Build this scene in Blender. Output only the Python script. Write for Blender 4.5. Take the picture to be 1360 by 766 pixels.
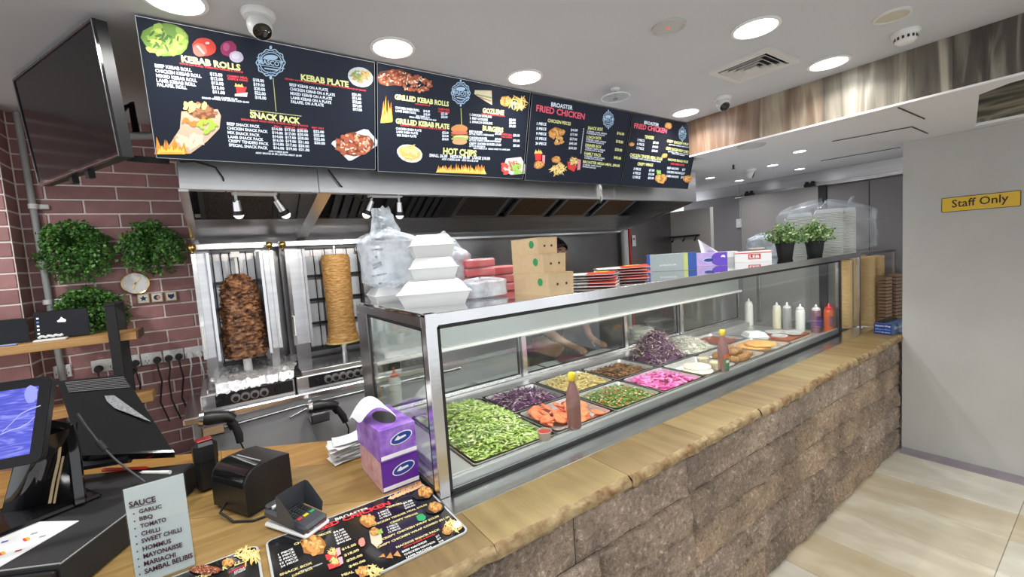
import bpy, math, random
from mathutils import Vector, Matrix, Euler, noise
for o in list(bpy.data.objects): bpy.data.objects.remove(o)
SC = bpy.context.scene
COL = SC.collection
rnd = random.Random(7)
PI = math.pi
V = Vector

# ------------------------------------------------------------------ camera
F = 569.89
RX = V((0.82038748, -0.56778646, -0.06769719))     # camera right
RY = V((-0.10033811, -0.02639069, -0.99460334))    # camera down
RZ = V((0.56293573, 0.82275274, -0.07862122))      # camera forward
CAM = V((0, 0, 1.7))
cd = bpy.data.cameras.new('camera'); cam = bpy.data.objects.new('camera', cd); COL.objects.link(cam)
cd.sensor_fit = 'HORIZONTAL'; cd.sensor_width = 36; cd.lens = F / 1360 * 36; cd.clip_start = .02
cam.matrix_world = Matrix(((RX.x, -RY.x, -RZ.x, 0), (RX.y, -RY.y, -RZ.y, 0), (RX.z, -RY.z, -RZ.z, 1.7), (0, 0, 0, 1)))
SC.camera = cam
def ray(x, y): return RX * ((x - 680) / F) + RY * ((y - 383) / F) + RZ
def on(ax, val, x, y):
    d = ray(x, y); return CAM + d * ((val - CAM[ax]) / d[ax])
def onplane(p0, n, x, y):
    d = ray(x, y); return CAM + d * ((p0 - CAM).dot(n) / d.dot(n))

# ------------------------------------------------------------------ world, exposure, lights
w = bpy.data.worlds.new('world'); SC.world = w; w.use_nodes = True
bgn = w.node_tree.nodes['Background']
bgn.inputs[0].default_value = (.92, .96, 1, 1); bgn.inputs[1].default_value = 1.25
SC.view_settings.view_transform = 'Standard'; SC.view_settings.look = 'None'
SC.view_settings.gamma = 1; SC.view_settings.use_curve_mapping = False
SC.view_settings.exposure = 0.0
LAMP_W = 4.5; CASE_W = 6.5

# levels of the place
YB = 3.15; ZC = 2.56; XB = 2.88; ZS = 2.316; XW = 4.2; XF = 5.0
CT = .90

# ------------------------------------------------------------------ materials
MATS = {}
def M(name, col=(.5, .5, .5), rough=.5, metal=0, var=0, vs=8, col2=None, bump=0, bs=40, stretch=None, emit=0, coat=0, spec=.5, trans=0, sss=0, alpha=1, vdet=4, ramp=None, ecol=None):
    if name in MATS: return MATS[name]
    m = bpy.data.materials.new(name); MATS[name] = m; m.use_nodes = True
    nt = m.node_tree; b = nt.nodes['Principled BSDF']
    I = b.inputs
    I['Base Color'].default_value = (*col, 1); I['Roughness'].default_value = rough; I['Metallic'].default_value = metal
    I['Specular IOR Level'].default_value = spec
    if coat: I['Coat Weight'].default_value = coat; I['Coat Roughness'].default_value = .08
    if trans: I['Transmission Weight'].default_value = trans; I['IOR'].default_value = 1.33
    if sss: I['Subsurface Weight'].default_value = sss; I['Subsurface Radius'].default_value = (.02, .01, .008)
    if alpha < 1: I['Alpha'].default_value = alpha
    if emit: I['Emission Color'].default_value = (*(ecol or col), 1); I['Emission Strength'].default_value = emit
    if var or col2 or bump:
        tc = nt.nodes.new('ShaderNodeTexCoord'); mp = nt.nodes.new('ShaderNodeMapping')
        nt.links.new(tc.outputs['Object'], mp.inputs[0])
        if stretch: mp.inputs['Scale'].default_value = stretch
    if var or col2:
        nz = nt.nodes.new('ShaderNodeTexNoise'); nz.inputs['Scale'].default_value = vs; nz.inputs['Detail'].default_value = vdet
        nt.links.new(mp.outputs[0], nz.inputs[0])
        r = nt.nodes.new('ShaderNodeValToRGB')
        c2 = col2 or tuple(min(1, c * (1 + var)) for c in col); c1 = col if col2 else tuple(c * (1 - var) for c in col)
        r.color_ramp.elements[0].position = .32; r.color_ramp.elements[1].position = .68
        r.color_ramp.elements[0].color = (*c1, 1); r.color_ramp.elements[1].color = (*c2, 1)
        if ramp:
            for pos, c in ramp:
                e = r.color_ramp.elements.new(pos); e.color = (*c, 1)
        nt.links.new(nz.outputs[0], r.inputs[0]); nt.links.new(r.outputs[0], I['Base Color'])
        if emit and not ecol: nt.links.new(r.outputs[0], I['Emission Color'])
    if bump:
        n2 = nt.nodes.new('ShaderNodeTexNoise'); n2.inputs['Scale'].default_value = bs; n2.inputs['Detail'].default_value = 6
        nt.links.new(mp.outputs[0], n2.inputs[0])
        bp = nt.nodes.new('ShaderNodeBump'); bp.inputs['Strength'].default_value = bump; bp.inputs['Distance'].default_value = .01
        nt.links.new(n2.outputs[0], bp.inputs['Height']); nt.links.new(bp.outputs[0], I['Normal'])
    return m
def glass(name, tint=(.96, .98, .97), rough=.01, ior=1.5, gl=1.0):
    if name in MATS: return MATS[name]
    m = bpy.data.materials.new(name); MATS[name] = m; m.use_nodes = True; nt = m.node_tree
    nt.nodes.remove(nt.nodes['Principled BSDF'])
    t = nt.nodes.new('ShaderNodeBsdfTransparent'); t.inputs[0].default_value = (*tint, 1)
    g = nt.nodes.new('ShaderNodeBsdfGlossy'); g.inputs['Roughness'].default_value = rough; g.inputs[0].default_value = (gl, gl, gl, 1)
    ge = nt.nodes.new('ShaderNodeNewGeometry'); dt = nt.nodes.new('ShaderNodeVectorMath'); dt.operation = 'DOT_PRODUCT'
    nt.links.new(ge.outputs['Normal'], dt.inputs[0]); nt.links.new(ge.outputs['Incoming'], dt.inputs[1])
    def mt(op, a, b=None):
        n_ = nt.nodes.new('ShaderNodeMath'); n_.operation = op
        for k_, q in enumerate((a, b)):
            if q is None: continue
            if isinstance(q, (int, float)): n_.inputs[k_].default_value = q
            else: nt.links.new(q, n_.inputs[k_])
        return n_.outputs[0]
    c_ = mt('ABSOLUTE', dt.outputs['Value']); s_ = mt('POWER', mt('SUBTRACT', 1.0, c_), 5.0)   # Schlick reflectance, same from both sides
    r0 = ((ior - 1) / (ior + 1)) ** 2
    fr = mt('ADD', mt('MULTIPLY', s_, 1 - r0), r0)
    mx = nt.nodes.new('ShaderNodeMixShader')
    nt.links.new(fr, mx.inputs[0]); nt.links.new(t.outputs[0], mx.inputs[1]); nt.links.new(g.outputs[0], mx.inputs[2])
    nt.links.new(mx.outputs[0], nt.nodes['Material Output'].inputs[0]); return m
def film(name, tint=(.93, .95, .97), op=.3, col=(.9, .93, .96)):
    """thin crinkled plastic film: part clear, part milky, with gloss"""
    if name in MATS: return MATS[name]
    m = bpy.data.materials.new(name); MATS[name] = m; m.use_nodes = True; nt = m.node_tree
    b = nt.nodes['Principled BSDF']; b.inputs['Base Color'].default_value = (*col, 1); b.inputs['Roughness'].default_value = .18
    t = nt.nodes.new('ShaderNodeBsdfTransparent'); t.inputs[0].default_value = (*tint, 1)
    mx = nt.nodes.new('ShaderNodeMixShader'); mx.inputs[0].default_value = op
    tc = nt.nodes.new('ShaderNodeTexCoord'); nz = nt.nodes.new('ShaderNodeTexNoise'); nz.inputs['Scale'].default_value = 11; nz.inputs['Detail'].default_value = 5
    nt.links.new(tc.outputs['Object'], nz.inputs[0])
    mr = nt.nodes.new('ShaderNodeMapRange'); mr.inputs[1].default_value = .35; mr.inputs[2].default_value = .7
    mr.inputs[3].default_value = op * .4; mr.inputs[4].default_value = min(1, op * 1.8)
    nt.links.new(nz.outputs[0], mr.inputs[0]); nt.links.new(mr.outputs[0], mx.inputs[0])
    bp = nt.nodes.new('ShaderNodeBump'); bp.inputs['Strength'].default_value = .7; bp.inputs['Distance'].default_value = .01
    nt.links.new(nz.outputs[0], bp.inputs['Height']); nt.links.new(bp.outputs[0], b.inputs['Normal'])
    nt.links.new(t.outputs[0], mx.inputs[1]); nt.links.new(b.outputs[0], mx.inputs[2])
    nt.links.new(mx.outputs[0], nt.nodes['Material Output'].inputs[0]); return m

# ------------------------------------------------------------------ geometry collector
class G:
    def __init__(s, m=None): s.v = []; s.f = []; s.m = m or Matrix()
    def add(s, vs, fs):
        n = len(s.v); s.v += [s.m @ V(p) for p in vs]; s.f += [tuple(i + n for i in f) for f in fs]; return s
    def bx(s, x0, x1, y0, y1, z0, z1, b=0):
        if b <= 0:
            return s.add([(x0, y0, z0), (x1, y0, z0), (x1, y1, z0), (x0, y1, z0), (x0, y0, z1), (x1, y0, z1), (x1, y1, z1), (x0, y1, z1)],
                         [(3, 2, 1, 0), (4, 5, 6, 7), (0, 1, 5, 4), (1, 2, 6, 5), (2, 3, 7, 6), (3, 0, 4, 7)])
        b = min(b, abs(x1 - x0) * .49, abs(y1 - y0) * .49, abs(z1 - z0) * .49)
        X = (x0, x1); Y = (y0, y1); Z = (z0, z1); vs = []; ix = {}
        for i in (0, 1):
            for j in (0, 1):
                for k in (0, 1):
                    sx, sy, sz = (1 - 2 * i) * b, (1 - 2 * j) * b, (1 - 2 * k) * b
                    for a, p in enumerate(((X[i], Y[j] + sy, Z[k] + sz), (X[i] + sx, Y[j], Z[k] + sz), (X[i] + sx, Y[j] + sy, Z[k]))):
                        ix[i, j, k, a] = len(vs); vs.append(p)
        fs = []
        for a in range(3):
            for e in (0, 1):
                q = []
                for (p, r) in ((0, 0), (1, 0), (1, 1), (0, 1)):
                    c = [0, 0, 0]; c[a] = e; c[(a + 1) % 3] = p; c[(a + 2) % 3] = r; q.append(ix[(*c, a)])
                fs.append(q)
        for a in range(3):
            b1, c1 = (a + 1) % 3, (a + 2) % 3
            for p in (0, 1):
                for r in (0, 1):
                    lo = [0, 0, 0]; lo[b1] = p; lo[c1] = r; hi = lo[:]; hi[a] = 1
                    fs.append([ix[(*lo, b1)], ix[(*hi, b1)], ix[(*hi, c1)], ix[(*lo, c1)]])
        for i in (0, 1):
            for j in (0, 1):
                for k in (0, 1): fs.append([ix[i, j, k, 0], ix[i, j, k, 1], ix[i, j, k, 2]])
        cc = V(((x0 + x1) / 2, (y0 + y1) / 2, (z0 + z1) / 2)); out = []
        for q in fs:
            p = [V(vs[i]) for i in q]; n_ = (p[1] - p[0]).cross(p[2] - p[0])
            out.append(tuple(q if n_.dot((p[0] + p[1] + p[2]) / 3 - cc) > 0 else q[::-1]))
        fs = out
        return s.add(vs, fs)
    def box(s, c, d, b=0, rot=None):
        om = s.m
        s.m = om @ Matrix.Translation(V(c)) @ (rot.to_matrix().to_4x4() if isinstance(rot, Euler) else (rot or Matrix()))
        s.bx(-d[0] / 2, d[0] / 2, -d[1] / 2, d[1] / 2, -d[2] / 2, d[2] / 2, b); s.m = om; return s
    def cyl(s, p0, p1, r0, r1=None, n=16, cap=True):
        r1 = r0 if r1 is None else r1
        p0 = V(p0); p1 = V(p1); d = (p1 - p0).normalized(); a = d.orthogonal().normalized(); c = d.cross(a)
        vs = [p0 + (a * math.cos(t) + c * math.sin(t)) * r0 for t in [2 * PI * i / n for i in range(n)]]
        vs += [p1 + (a * math.cos(t) + c * math.sin(t)) * r1 for t in [2 * PI * i / n for i in range(n)]]
        fs = [(i, (i + 1) % n, n + (i + 1) % n, n + i) for i in range(n)]
        if cap: fs += [tuple(range(n))[::-1], tuple(range(n, 2 * n))]
        return s.add(vs, fs)
    def tube(s, pts, r, n=8, cap=True):
        pts = [V(p) for p in pts]; k = len(pts); rr = r if isinstance(r, (list, tuple)) else [r] * k
        vs = []; fs = []; a = None
        for i, p in enumerate(pts):
            d = (pts[min(i + 1, k - 1)] - pts[max(i - 1, 0)]).normalized()
            a = d.orthogonal().normalized() if a is None else (a - d * a.dot(d)).normalized()
            c = d.cross(a)
            vs += [p + (a * math.cos(2 * PI * j / n) + c * math.sin(2 * PI * j / n)) * rr[i] for j in range(n)]
        for i in range(k - 1):
            fs += [(i * n + j, i * n + (j + 1) % n, (i + 1) * n + (j + 1) % n, (i + 1) * n + j) for j in range(n)]
        if cap: fs += [tuple(range(n))[::-1], tuple(range((k - 1) * n, k * n))]
        return s.add(vs, fs)
    def lathe(s, prof, c=(0, 0, 0), n=24, sx=1, sy=1, cap=True):
        vs = []; k = len(prof)
        for r, z in prof:
            vs += [(c[0] + sx * r * math.cos(2 * PI * j / n), c[1] + sy * r * math.sin(2 * PI * j / n), c[2] + z) for j in range(n)]
        fs = []
        for i in range(k - 1):
            fs += [(i * n + j, i * n + (j + 1) % n, (i + 1) * n + (j + 1) % n, (i + 1) * n + j) for j in range(n)]
        if cap and prof[0][0] > 0: fs.append(tuple(range(n))[::-1])
        if cap and prof[-1][0] > 0: fs.append(tuple(range((k - 1) * n, k * n)))
        return s.add(vs, fs)
    def prism(s, poly, z0, z1):
        n = len(poly)
        vs = [(x, y, z0) for x, y in poly] + [(x, y, z1) for x, y in poly]
        return s.add(vs, [tuple(range(n))[::-1], tuple(range(n, 2 * n))] + [(i, (i + 1) % n, n + (i + 1) % n, n + i) for i in range(n)])
    def ext(s, poly, off):
        """extrude a 3-D planar polygon by an offset vector"""
        n = len(poly); off = V(off); poly = [V(p) for p in poly]
        return s.add(poly + [p + off for p in poly], [tuple(range(n))[::-1], tuple(range(n, 2 * n))] + [(i, (i + 1) % n, n + (i + 1) % n, n + i) for i in range(n)])
    def ball(s, c, r, n=10, k=6):
        r = (r, r, r) if not isinstance(r, (tuple, list)) else r
        vs = [(c[0], c[1], c[2] - r[2])]; fs = []
        for i in range(1, k):
            t = PI * i / k
            vs += [(c[0] + r[0] * math.sin(t) * math.cos(2 * PI * j / n), c[1] + r[1] * math.sin(t) * math.sin(2 * PI * j / n), c[2] - r[2] * math.cos(t)) for j in range(n)]
        vs.append((c[0], c[1], c[2] + r[2]))
        for j in range(n):
            fs.append((0, 1 + (j + 1) % n, 1 + j)); fs.append((len(vs) - 1, 1 + (k - 2) * n + j, 1 + (k - 2) * n + (j + 1) % n))
            for i in range(k - 2):
                a = 1 + i * n; fs.append((a + j, a + (j + 1) % n, a + n + (j + 1) % n, a + n + j))
        return s.add(vs, fs)
    def grid(s, fn, nu, nv, wrapu=False):
        vs = [fn(i / nu, j / nv) for j in range(nv + 1) for i in range(nu + 1)]
        w_ = nu + 1
        return s.add(vs, [(j * w_ + i, j * w_ + i + 1, (j + 1) * w_ + i + 1, (j + 1) * w_ + i) for j in range(nv) for i in range(nu)])

def mesh_of(g, name, smooth=None):
    me = bpy.data.meshes.new(name); me.from_pydata([tuple(v) for v in g.v], [], g.f); me.update()
    if smooth is not None and len(me.polygons):
        me.polygons.foreach_set('use_smooth', [True] * len(me.polygons)); me.set_sharp_from_angle(angle=math.radians(smooth))
    return me
def tag(o, label=None, cat=None, group=None, kind=None):
    if label: o['label'] = label
    if cat: o['category'] = cat
    if group: o['group'] = group
    if kind: o['kind'] = kind
    return o
def obj(name, g, mat, parent=None, smooth=35, world=False, label=None, cat=None, group=None, kind=None, base=True):
    """g in parent's local frame (or world coordinates with world=True); top-level meshes get their origin at the base"""
    off = V((0, 0, 0))
    if parent is None:
        if base and g.v:
            xs = [v.x for v in g.v]; ys = [v.y for v in g.v]; zs = [v.z for v in g.v]
            off = V(((min(xs) + max(xs)) / 2, (min(ys) + max(ys)) / 2, min(zs)))
    elif world:
        p = parent
        while p: off = off + p.location; p = p.parent
    if off.length > 0: g.v = [v - off for v in g.v]
    o = bpy.data.objects.new(name, mesh_of(g, name, smooth)); COL.objects.link(o)
    o.data.materials.append(MATS[mat] if isinstance(mat, str) else mat)
    if parent is None: o.location = off
    else: o.parent = parent
    return tag(o, label, cat, group, kind)
def multi(name, parts, **k):
    """one mesh from several (geometry, material) layers"""
    g = G(); idx = []
    for i, (q, m_) in enumerate(parts): g.add(q.v, q.f); idx += [i] * len(q.f)
    o = obj(name, g, parts[0][1], **k)
    for q, m_ in parts[1:]: o.data.materials.append(MATS[m_] if isinstance(m_, str) else m_)
    o.data.polygons.foreach_set('material_index', idx); return o
def thing(name, label, cat, loc=(0, 0, 0), rz=0, group=None, kind=None):
    o = bpy.data.objects.new(name, None); COL.objects.link(o); o.location = loc; o.rotation_euler = (0, 0, rz); o.empty_display_size = .05
    return tag(o, label, cat, group, kind)
def struct(name, g, mat, parent=None, smooth=35, **k):
    return obj(name, g, mat, parent, smooth, base=False, kind='structure' if parent is None else None, **k)
def dup(o, loc=None, rz=None, label=None, parent=None, group=None):
    c = o.copy(); COL.objects.link(c)
    if parent: c.parent = parent
    if loc is not None: c.location = loc
    if rz is not None: c.rotation_euler = (0, 0, rz)
    if label: c['label'] = label
    if group: c['group'] = group
    for ch in o.children: dup(ch, parent=c)
    return c
def fbm(p, s=1, o=4): return noise.fractal(V(p) * s, 1.0, 2.0, o)

# text as flat print -------------------------------------------------
TXT = {}
def text_geo(s, bold=0.0, align=None):
    key = (s, bold)
    if key in TXT: return TXT[key]
    c = bpy.data.curves.new('t', 'FONT'); c.body = s; c.offset = bold; c.resolution_u = 2; c.size = 1
    o = bpy.data.objects.new('t', c)
    COL.objects.link(o); dg = bpy.context.evaluated_depsgraph_get(); dg.update()
    me = o.evaluated_get(dg).to_mesh()
    vs = [(v.co.x, v.co.y) for v in me.vertices]; fs = [tuple(p.vertices) for p in me.polygons]
    o.to_mesh_clear(); bpy.data.objects.remove(o); bpy.data.curves.remove(c)
    x0 = min(v[0] for v in vs); x1 = max(v[0] for v in vs)
    TXT[key] = ([((x - x0) / (x1 - x0), y / .70) for x, y in vs], fs, (x1 - x0) / .70); return TXT[key]
class Panel:
    """a flat printed surface: P(u,v) with u,v in 0..1 from the top left"""
    def __init__(s, tl, tr, bl):
        s.o = V(tl); s.u = V(tr) - s.o; s.v = V(bl) - s.o; s.n = s.v.cross(s.u).normalized()
    def P(s, u, v, h=0): return s.o + s.u * u + s.v * v + s.n * h
    def uv(s, x, y):
        p = onplane(s.o, s.n, x, y) - s.o; return (p.dot(s.u) / s.u.length_squared, p.dot(s.v) / s.v.length_squared)
    def text(s, g, st, u, v, w, h, bold=0.02, lift=.0012):
        """baseline-left (u,v), fitted to width w and cap height h (fractions of the panel)"""
        vs, fs, asp = text_geo(st, bold)
        return g.add([s.P(u + a * w, v - b * h, lift) for a, b in vs], fs)
    def tpx(s, g, st, p0, p1, hpx, bold=.02, lift=.0012):
        """text with the baseline from photo pixel p0 to p1 and cap height hpx"""
        a = V(s.uv(*p0)); b = V(s.uv(*p1)); c = V(s.uv(p0[0], p0[1] - hpx)); h = a.y - c.y
        vs, fs, asp = text_geo(st, bold)
        sk = b - a
        return g.add([s.P(a.x + x * sk.x, a.y + x * sk.y - y * h, lift) for x, y in vs], fs)
    def poly(s, g, pts, lift=.001, px=True):
        q = [s.uv(*p) if px else p for p in pts]
        return g.add([s.P(u, v, lift) for u, v in q], [tuple(range(len(q)))])
    def blob(s, g, cx, cy, rx, ry, n=14, lift=.001, px=True, wob=0, rot=0, seed=0):
        r = random.Random(seed * 77 + int(cx * 31 + cy * 17)); pts = []
        for i in range(n):
            t = 2 * PI * i / n; k = 1 + wob * r.uniform(-1, 1)
            dx, dy = rx * k * math.cos(t), ry * k * math.sin(t)
            pts.append((cx + dx * math.cos(rot) - dy * math.sin(rot), cy + dx * math.sin(rot) + dy * math.cos(rot)))
        q = [s.uv(*p) if px else p for p in pts]; c = s.uv(cx, cy) if px else (cx, cy)
        vs = [s.P(*c, lift)] + [s.P(u, v, lift) for u, v in q]
        return g.add(vs, [(0, 1 + (i + 1) % n, 1 + i) for i in range(n)])

# shared materials
M('ceil_paint', (.565, .58, .61), .6, var=.02, vs=3)
M('steel', (.74, .74, .75), .30, 1, var=.08, vs=3, stretch=(1, 1, 14), bump=.04, bs=60)
M('steel_bright', (.78, .78, .79), .22, 1, var=.06, vs=4, bump=.03, bs=50)
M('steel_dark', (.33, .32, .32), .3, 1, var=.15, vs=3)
M('steel_mirror', (.80, .80, .80), .08, 1, var=.04, vs=3)
M('steel_satin', (.50, .50, .51), .42, .75, var=.06, vs=3, stretch=(1, 1, 8))
M('black', (.012, .012, .013), .35)
M('black_gloss', (.008, .008, .009), .08, coat=.5)
M('black_matte', (.016, .016, .017), .65)
M('rubber', (.02, .02, .02), .6)
M('white_plastic', (.80, .80, .78), .35)
M('white', (.82, .82, .82), .5)
M('grey_metal', (.42, .44, .45), .4, .3)
M('brass', (.75, .52, .16), .2, 1)
glass('clear_glass')
# ================================================================== the setting
M('grout', (.34, .30, .24), .9)
def trav(i, c1, c2): return M('travertine_%d' % i, c1, .32, col2=c2, vs=5, stretch=(1.2, .5, 1), vdet=8, bump=.06, bs=30, ramp=[(.5, tuple((a + b) / 2 * .93 for a, b in zip(c1, c2)))])
TR = [trav(0, (.54, .47, .33), (.76, .71, .57)), trav(1, (.50, .41, .26), (.70, .61, .44)), trav(2, (.58, .54, .43), (.78, .75, .65)), trav(3, (.54, .45, .30), (.74, .67, .52))]
fl = struct('floor', G().bx(-3, 5.2, -3.5, 3.3, -.05, -.004), 'grout')
xs = [2.317 + .343 * k for k in range(-4, 7)]
for i in range(len(xs) - 1):
    for j, (y0, y1) in enumerate(((.345, 1.03), (-.34, .345), (-1.02, -.34))):
        obj('floor_tile', G().bx(xs[i] + .0015, min(xs[i + 1] - .0015, 4.27), y0 + .0015, y1 - .0015, -.01, rnd.uniform(-.0008, .0008), .0015), TR[(i * 3 + j * 2 + (i // 3)) % 4], fl, smooth=None)
struct('ceiling', G().bx(-3, XB, -3.5, YB + .15, ZC, ZC + .06).bx(XB, 3.08, 1.84, YB + .15, ZC, ZC + .06).bx(3.08, 3.1, 1.84, YB + .15, ZS + .06, ZC + .06), 'ceil_paint')
# lower ceiling behind the timber bulkhead, with a coffer near the wall
M('soffit_paint', (.70, .69, .71), .6)
so = G().bx(XB + .012, XF + .2, .6, 1.84, ZS, ZS + .06).bx(3.08, XF + .2, 1.84, YB + .15, ZS, ZS + .06)
so.prism([(XB + .012, .6), (4.08, .6), (3.12, .45), (3.02, .34), (2.97, .15), (2.95, -1.5), (XB + .012, -1.5)], ZS, ZS + .06)
so.bx(4.08, XF + .2, -1.5, .6, ZS, ZS + .06).bx(XB, 4.3, -1.5, .75, ZC + .05, ZC + .09)
so.ext([(4.08, .6, ZS + .06), (3.12, .45, ZS + .06), (3.12, .45, ZC + .06), (4.08, .6, ZC + .06)], (0, .03, 0))
so.bx(XB + .012, XB + .03, -1.5, 1.84, ZC - .01, ZC + .09)
struct('ceiling_lower', so, 'soffit_paint')
# marbled face inside the coffer
m = M('marble_print', (.03, .035, .03), .35, col2=(.50, .52, .46), vs=2.2, stretch=(1, .7, 3.2), vdet=7, ramp=[(.45, (.10, .09, .06)), (.56, (.30, .27, .19)), (.62, (.12, .13, .11))])
m.node_tree.nodes['Noise Texture'].inputs['Distortion'].default_value = 1.6
struct('wall_coffer', G().bx(4.055, 4.078, -1.5, .598, ZS + .001, ZC + .05), m)
struct('trim_1', G().bx(4.047, 4.055, -1.5, .6, ZS - .004, ZS + .012), 'white')
# timber laminate bulkhead, in sheets
def lam(i, c1, c2, c3):
    m = M('laminate_%d' % i, c1, .38, col2=c3, vs=3.0, stretch=(1, 4.5, .45), vdet=6, ramp=[(.5, c2)])
    m.node_tree.nodes['Noise Texture'].inputs['Distortion'].default_value = 1.1; return m
LM = [lam(0, (.17, .095, .062), (.25, .155, .105), (.38, .27, .20)), lam(1, (.15, .10, .07), (.25, .19, .14), (.42, .36, .27)), lam(2, (.12, .10, .08), (.22, .20, .155), (.44, .41, .33)), lam(4, (.075, .062, .05), (.14, .125, .10), (.40, .37, .30)), lam(3, (.04, .033, .026), (.075, .064, .05), (.27, .25, .20))]
bh = struct('wall_bulkhead', G().bx(XB + .008, XB + .03, -1.5, 1.84, ZS, ZC), 'soffit_paint')
for i, (y0, y1) in enumerate(((1.42, 1.84), (1.02, 1.42), (.66, 1.02), (.50, .66), (-1.5, .50))):
    obj('laminate_sheet', G().bx(XB, XB + .012, y0 + .0004, y1 - .0004, ZS + .001, ZC - .001), LM[i], bh, smooth=None)
struct('trim_2', G().bx(XB - .004, XB + .008, -1.5, 1.84, ZS - .006, ZS + .004), 'white')
# right wall with the yellow sign
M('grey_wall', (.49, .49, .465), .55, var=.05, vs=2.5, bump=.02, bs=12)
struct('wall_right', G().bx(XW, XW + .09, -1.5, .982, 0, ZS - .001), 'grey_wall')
M('skirt', (.26, .23, .25), .6, var=.15, vs=6)
struct('baseboard_right', G().ext([(XW, -1.5, 0), (XW - .075, -1.5, 0), (XW - .07, -1.5, .008), (XW, -1.5, .03)], (0, 2.48, 0)), 'skirt')
# far kitchen wall with header, rail and sliding doors
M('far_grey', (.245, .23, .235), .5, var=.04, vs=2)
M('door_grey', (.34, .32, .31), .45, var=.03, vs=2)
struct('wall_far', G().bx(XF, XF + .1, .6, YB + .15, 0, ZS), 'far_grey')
hd = struct('trim_3', G().bx(XF - .02, XF, 1.0, YB, 2.2, ZS - .002), 'steel')
obj('rail', G().bx(XF - .05, XF - .02, 1.0, 2.62, 2.165, 2.2, .004), 'steel_bright', hd)
for y in (2.45, 1.86):
    obj('door_hanger', G().bx(XF - .07, XF - .045, y - .05, y + .05, 2.17, 2.2, .004).cyl((XF - .06, y - .025, 2.205), (XF - .05, y - .025, 2.205), .02, n=12).cyl((XF - .06, y + .025, 2.205), (XF - .05, y + .025, 2.205), .02, n=12), 'black', hd)
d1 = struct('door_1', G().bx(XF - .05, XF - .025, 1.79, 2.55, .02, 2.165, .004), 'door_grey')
obj('dark_gap_strip', G().bx(XF - .052, XF - .02, 1.725, 1.79, .02, 2.165), 'black_matte', d1)  # black strip colours in the shaded gap beside the door
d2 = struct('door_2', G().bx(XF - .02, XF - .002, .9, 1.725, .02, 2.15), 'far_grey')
obj('door_seam', G().bx(XF - .023, XF - .019, 1.395, 1.40, .02, 2.15), 'black_matte', d2)
# pale partition beside the cooking hood
M('part_wall', (.47, .45, .42), .5, var=.03, vs=2)
struct('wall_partition', G().bx(4.5, 4.56, 2.65, YB + .1, 0, 2.07, .003), 'part_wall')
# back wall: steel splashback with brick to its left
struct('wall_back', G().bx(-.02, 4.5, YB, YB + .12, 0, ZC), 'steel_dark')
M('mortar', (.85, .78, .74), .9, var=.1, vs=30)
BR = [M('brick_%d' % i, c, .62, var=.16, vs=9, bump=.15, bs=60) for i, c in enumerate(((.35, .175, .17), (.40, .20, .195), (.31, .15, .147), (.37, .19, .183)))]
PZ = .0735; Z0 = 2.2125 - .0735 * 26
wb = struct('wall_brick', G().bx(-2.4, -.02, YB + .005, YB + .12, 0, ZC).bx(-2.4, -.772, 3.005, YB + .01, 0, ZC), 'mortar')
shared = {}
def brick(x0, x1, y, z, mi, L=None):
    k = (round(x1 - x0, 3), mi)
    if k not in shared:
        shared[k] = mesh_of(G().bx(-(x1 - x0) / 2 + .004, (x1 - x0) / 2 - .004, -.0, .02, .004, PZ - .004, .0025), 'brick'); shared[k].materials.append(BR[mi])
    o = bpy.data.objects.new('brick', shared[k]); COL.objects.link(o); o.parent = wb; o.location = ((x0 + x1) / 2, y, z); return o
for r in range(-4, 31):
    z = Z0 + r * PZ
    if z + PZ > ZC + .02: break
    off = -.263 if (25 - r) % 2 == 1 else -.415 + .0
    off = -.263 if r % 2 == 0 else -.4
    x = off - .272 * 2
    while x < -.03:
        a, b_ = max(x, -.77), min(x + .272, -.02)
        if b_ - a > .03: brick(a, b_, YB + rnd.uniform(-.001, .001), z, rnd.randrange(4))
        x += .272
    x = -.772 - (.272 if r % 2 else .136)
    brick(x, -.772, 3.0, z, rnd.randrange(4))
    for k in range(4 if z > 1.0 else 2): brick(x - .272 * (k + 1), x - .272 * k, 3.0, z, rnd.randrange(4))
    o = brick(0, .146, 3.0, z, rnd.randrange(3)); o.rotation_euler = (0, 0, PI / 2); o.location = (-.77, 3.077, z)
struct('trim_4', G().bx(-.075, -.03, YB - .012, YB + .01, .9, 2.1), M('cream_strip', (.55, .50, .36), .5))
# downlights ------------------------------------------------------
M('lamp_disc', (1, 1, 1), .5, emit=14, ecol=(1, .985, .96))
M('lamp_disc_small', (1, 1, 1), .5, emit=9, ecol=(.97, .97, 1))
def downlight(x, y, z, r, watts, label, group, small=False):
    t = thing('downlight', label, 'light', (x, y, z), group=group)
    obj('trim_ring', G().lathe([(r * 1.18, -.001), (r * 1.18, -.006), (r * 1.02, -.008), (r, -.002), (r, .0)], n=32), 'white', t, smooth=60)
    obj('diffuser', G().lathe([(r, -.003), (r * .99, -.0045)], n=32), 'lamp_disc_small' if small else 'lamp_disc', t)
    l = bpy.data.lights.new('downlight_lamp', 'AREA'); l.shape = 'DISK'; l.size = r * 1.9; l.energy = watts; l.color = (1, .985, .96) if not small else (.96, .97, 1); l.spread = math.radians(140)
    o = bpy.data.objects.new('lamp', l); COL.objects.link(o); o.parent = t; o.location = (0, 0, -.012)
    return t
for i, x in enumerate((-.02, .674, 1.333, 2.66)):
    downlight(x, 1.715, ZC, .075, LAMP_W, ('round white downlight above the hanging black screen', 'round white downlight above the gap between the first two menu boards', 'round white downlight above the second menu board, beside the wire ring', 'round white downlight beside the last menu board and the bulkhead')[i], 'ceiling downlights')
for x, lb in ((1.92, 'round white downlight beside the square ceiling air vent'), (2.66, 'round white downlight between the air vent and the timber bulkhead')):
    downlight(x, .91, ZC, .078, LAMP_W, lb, 'ceiling downlights')
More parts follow.
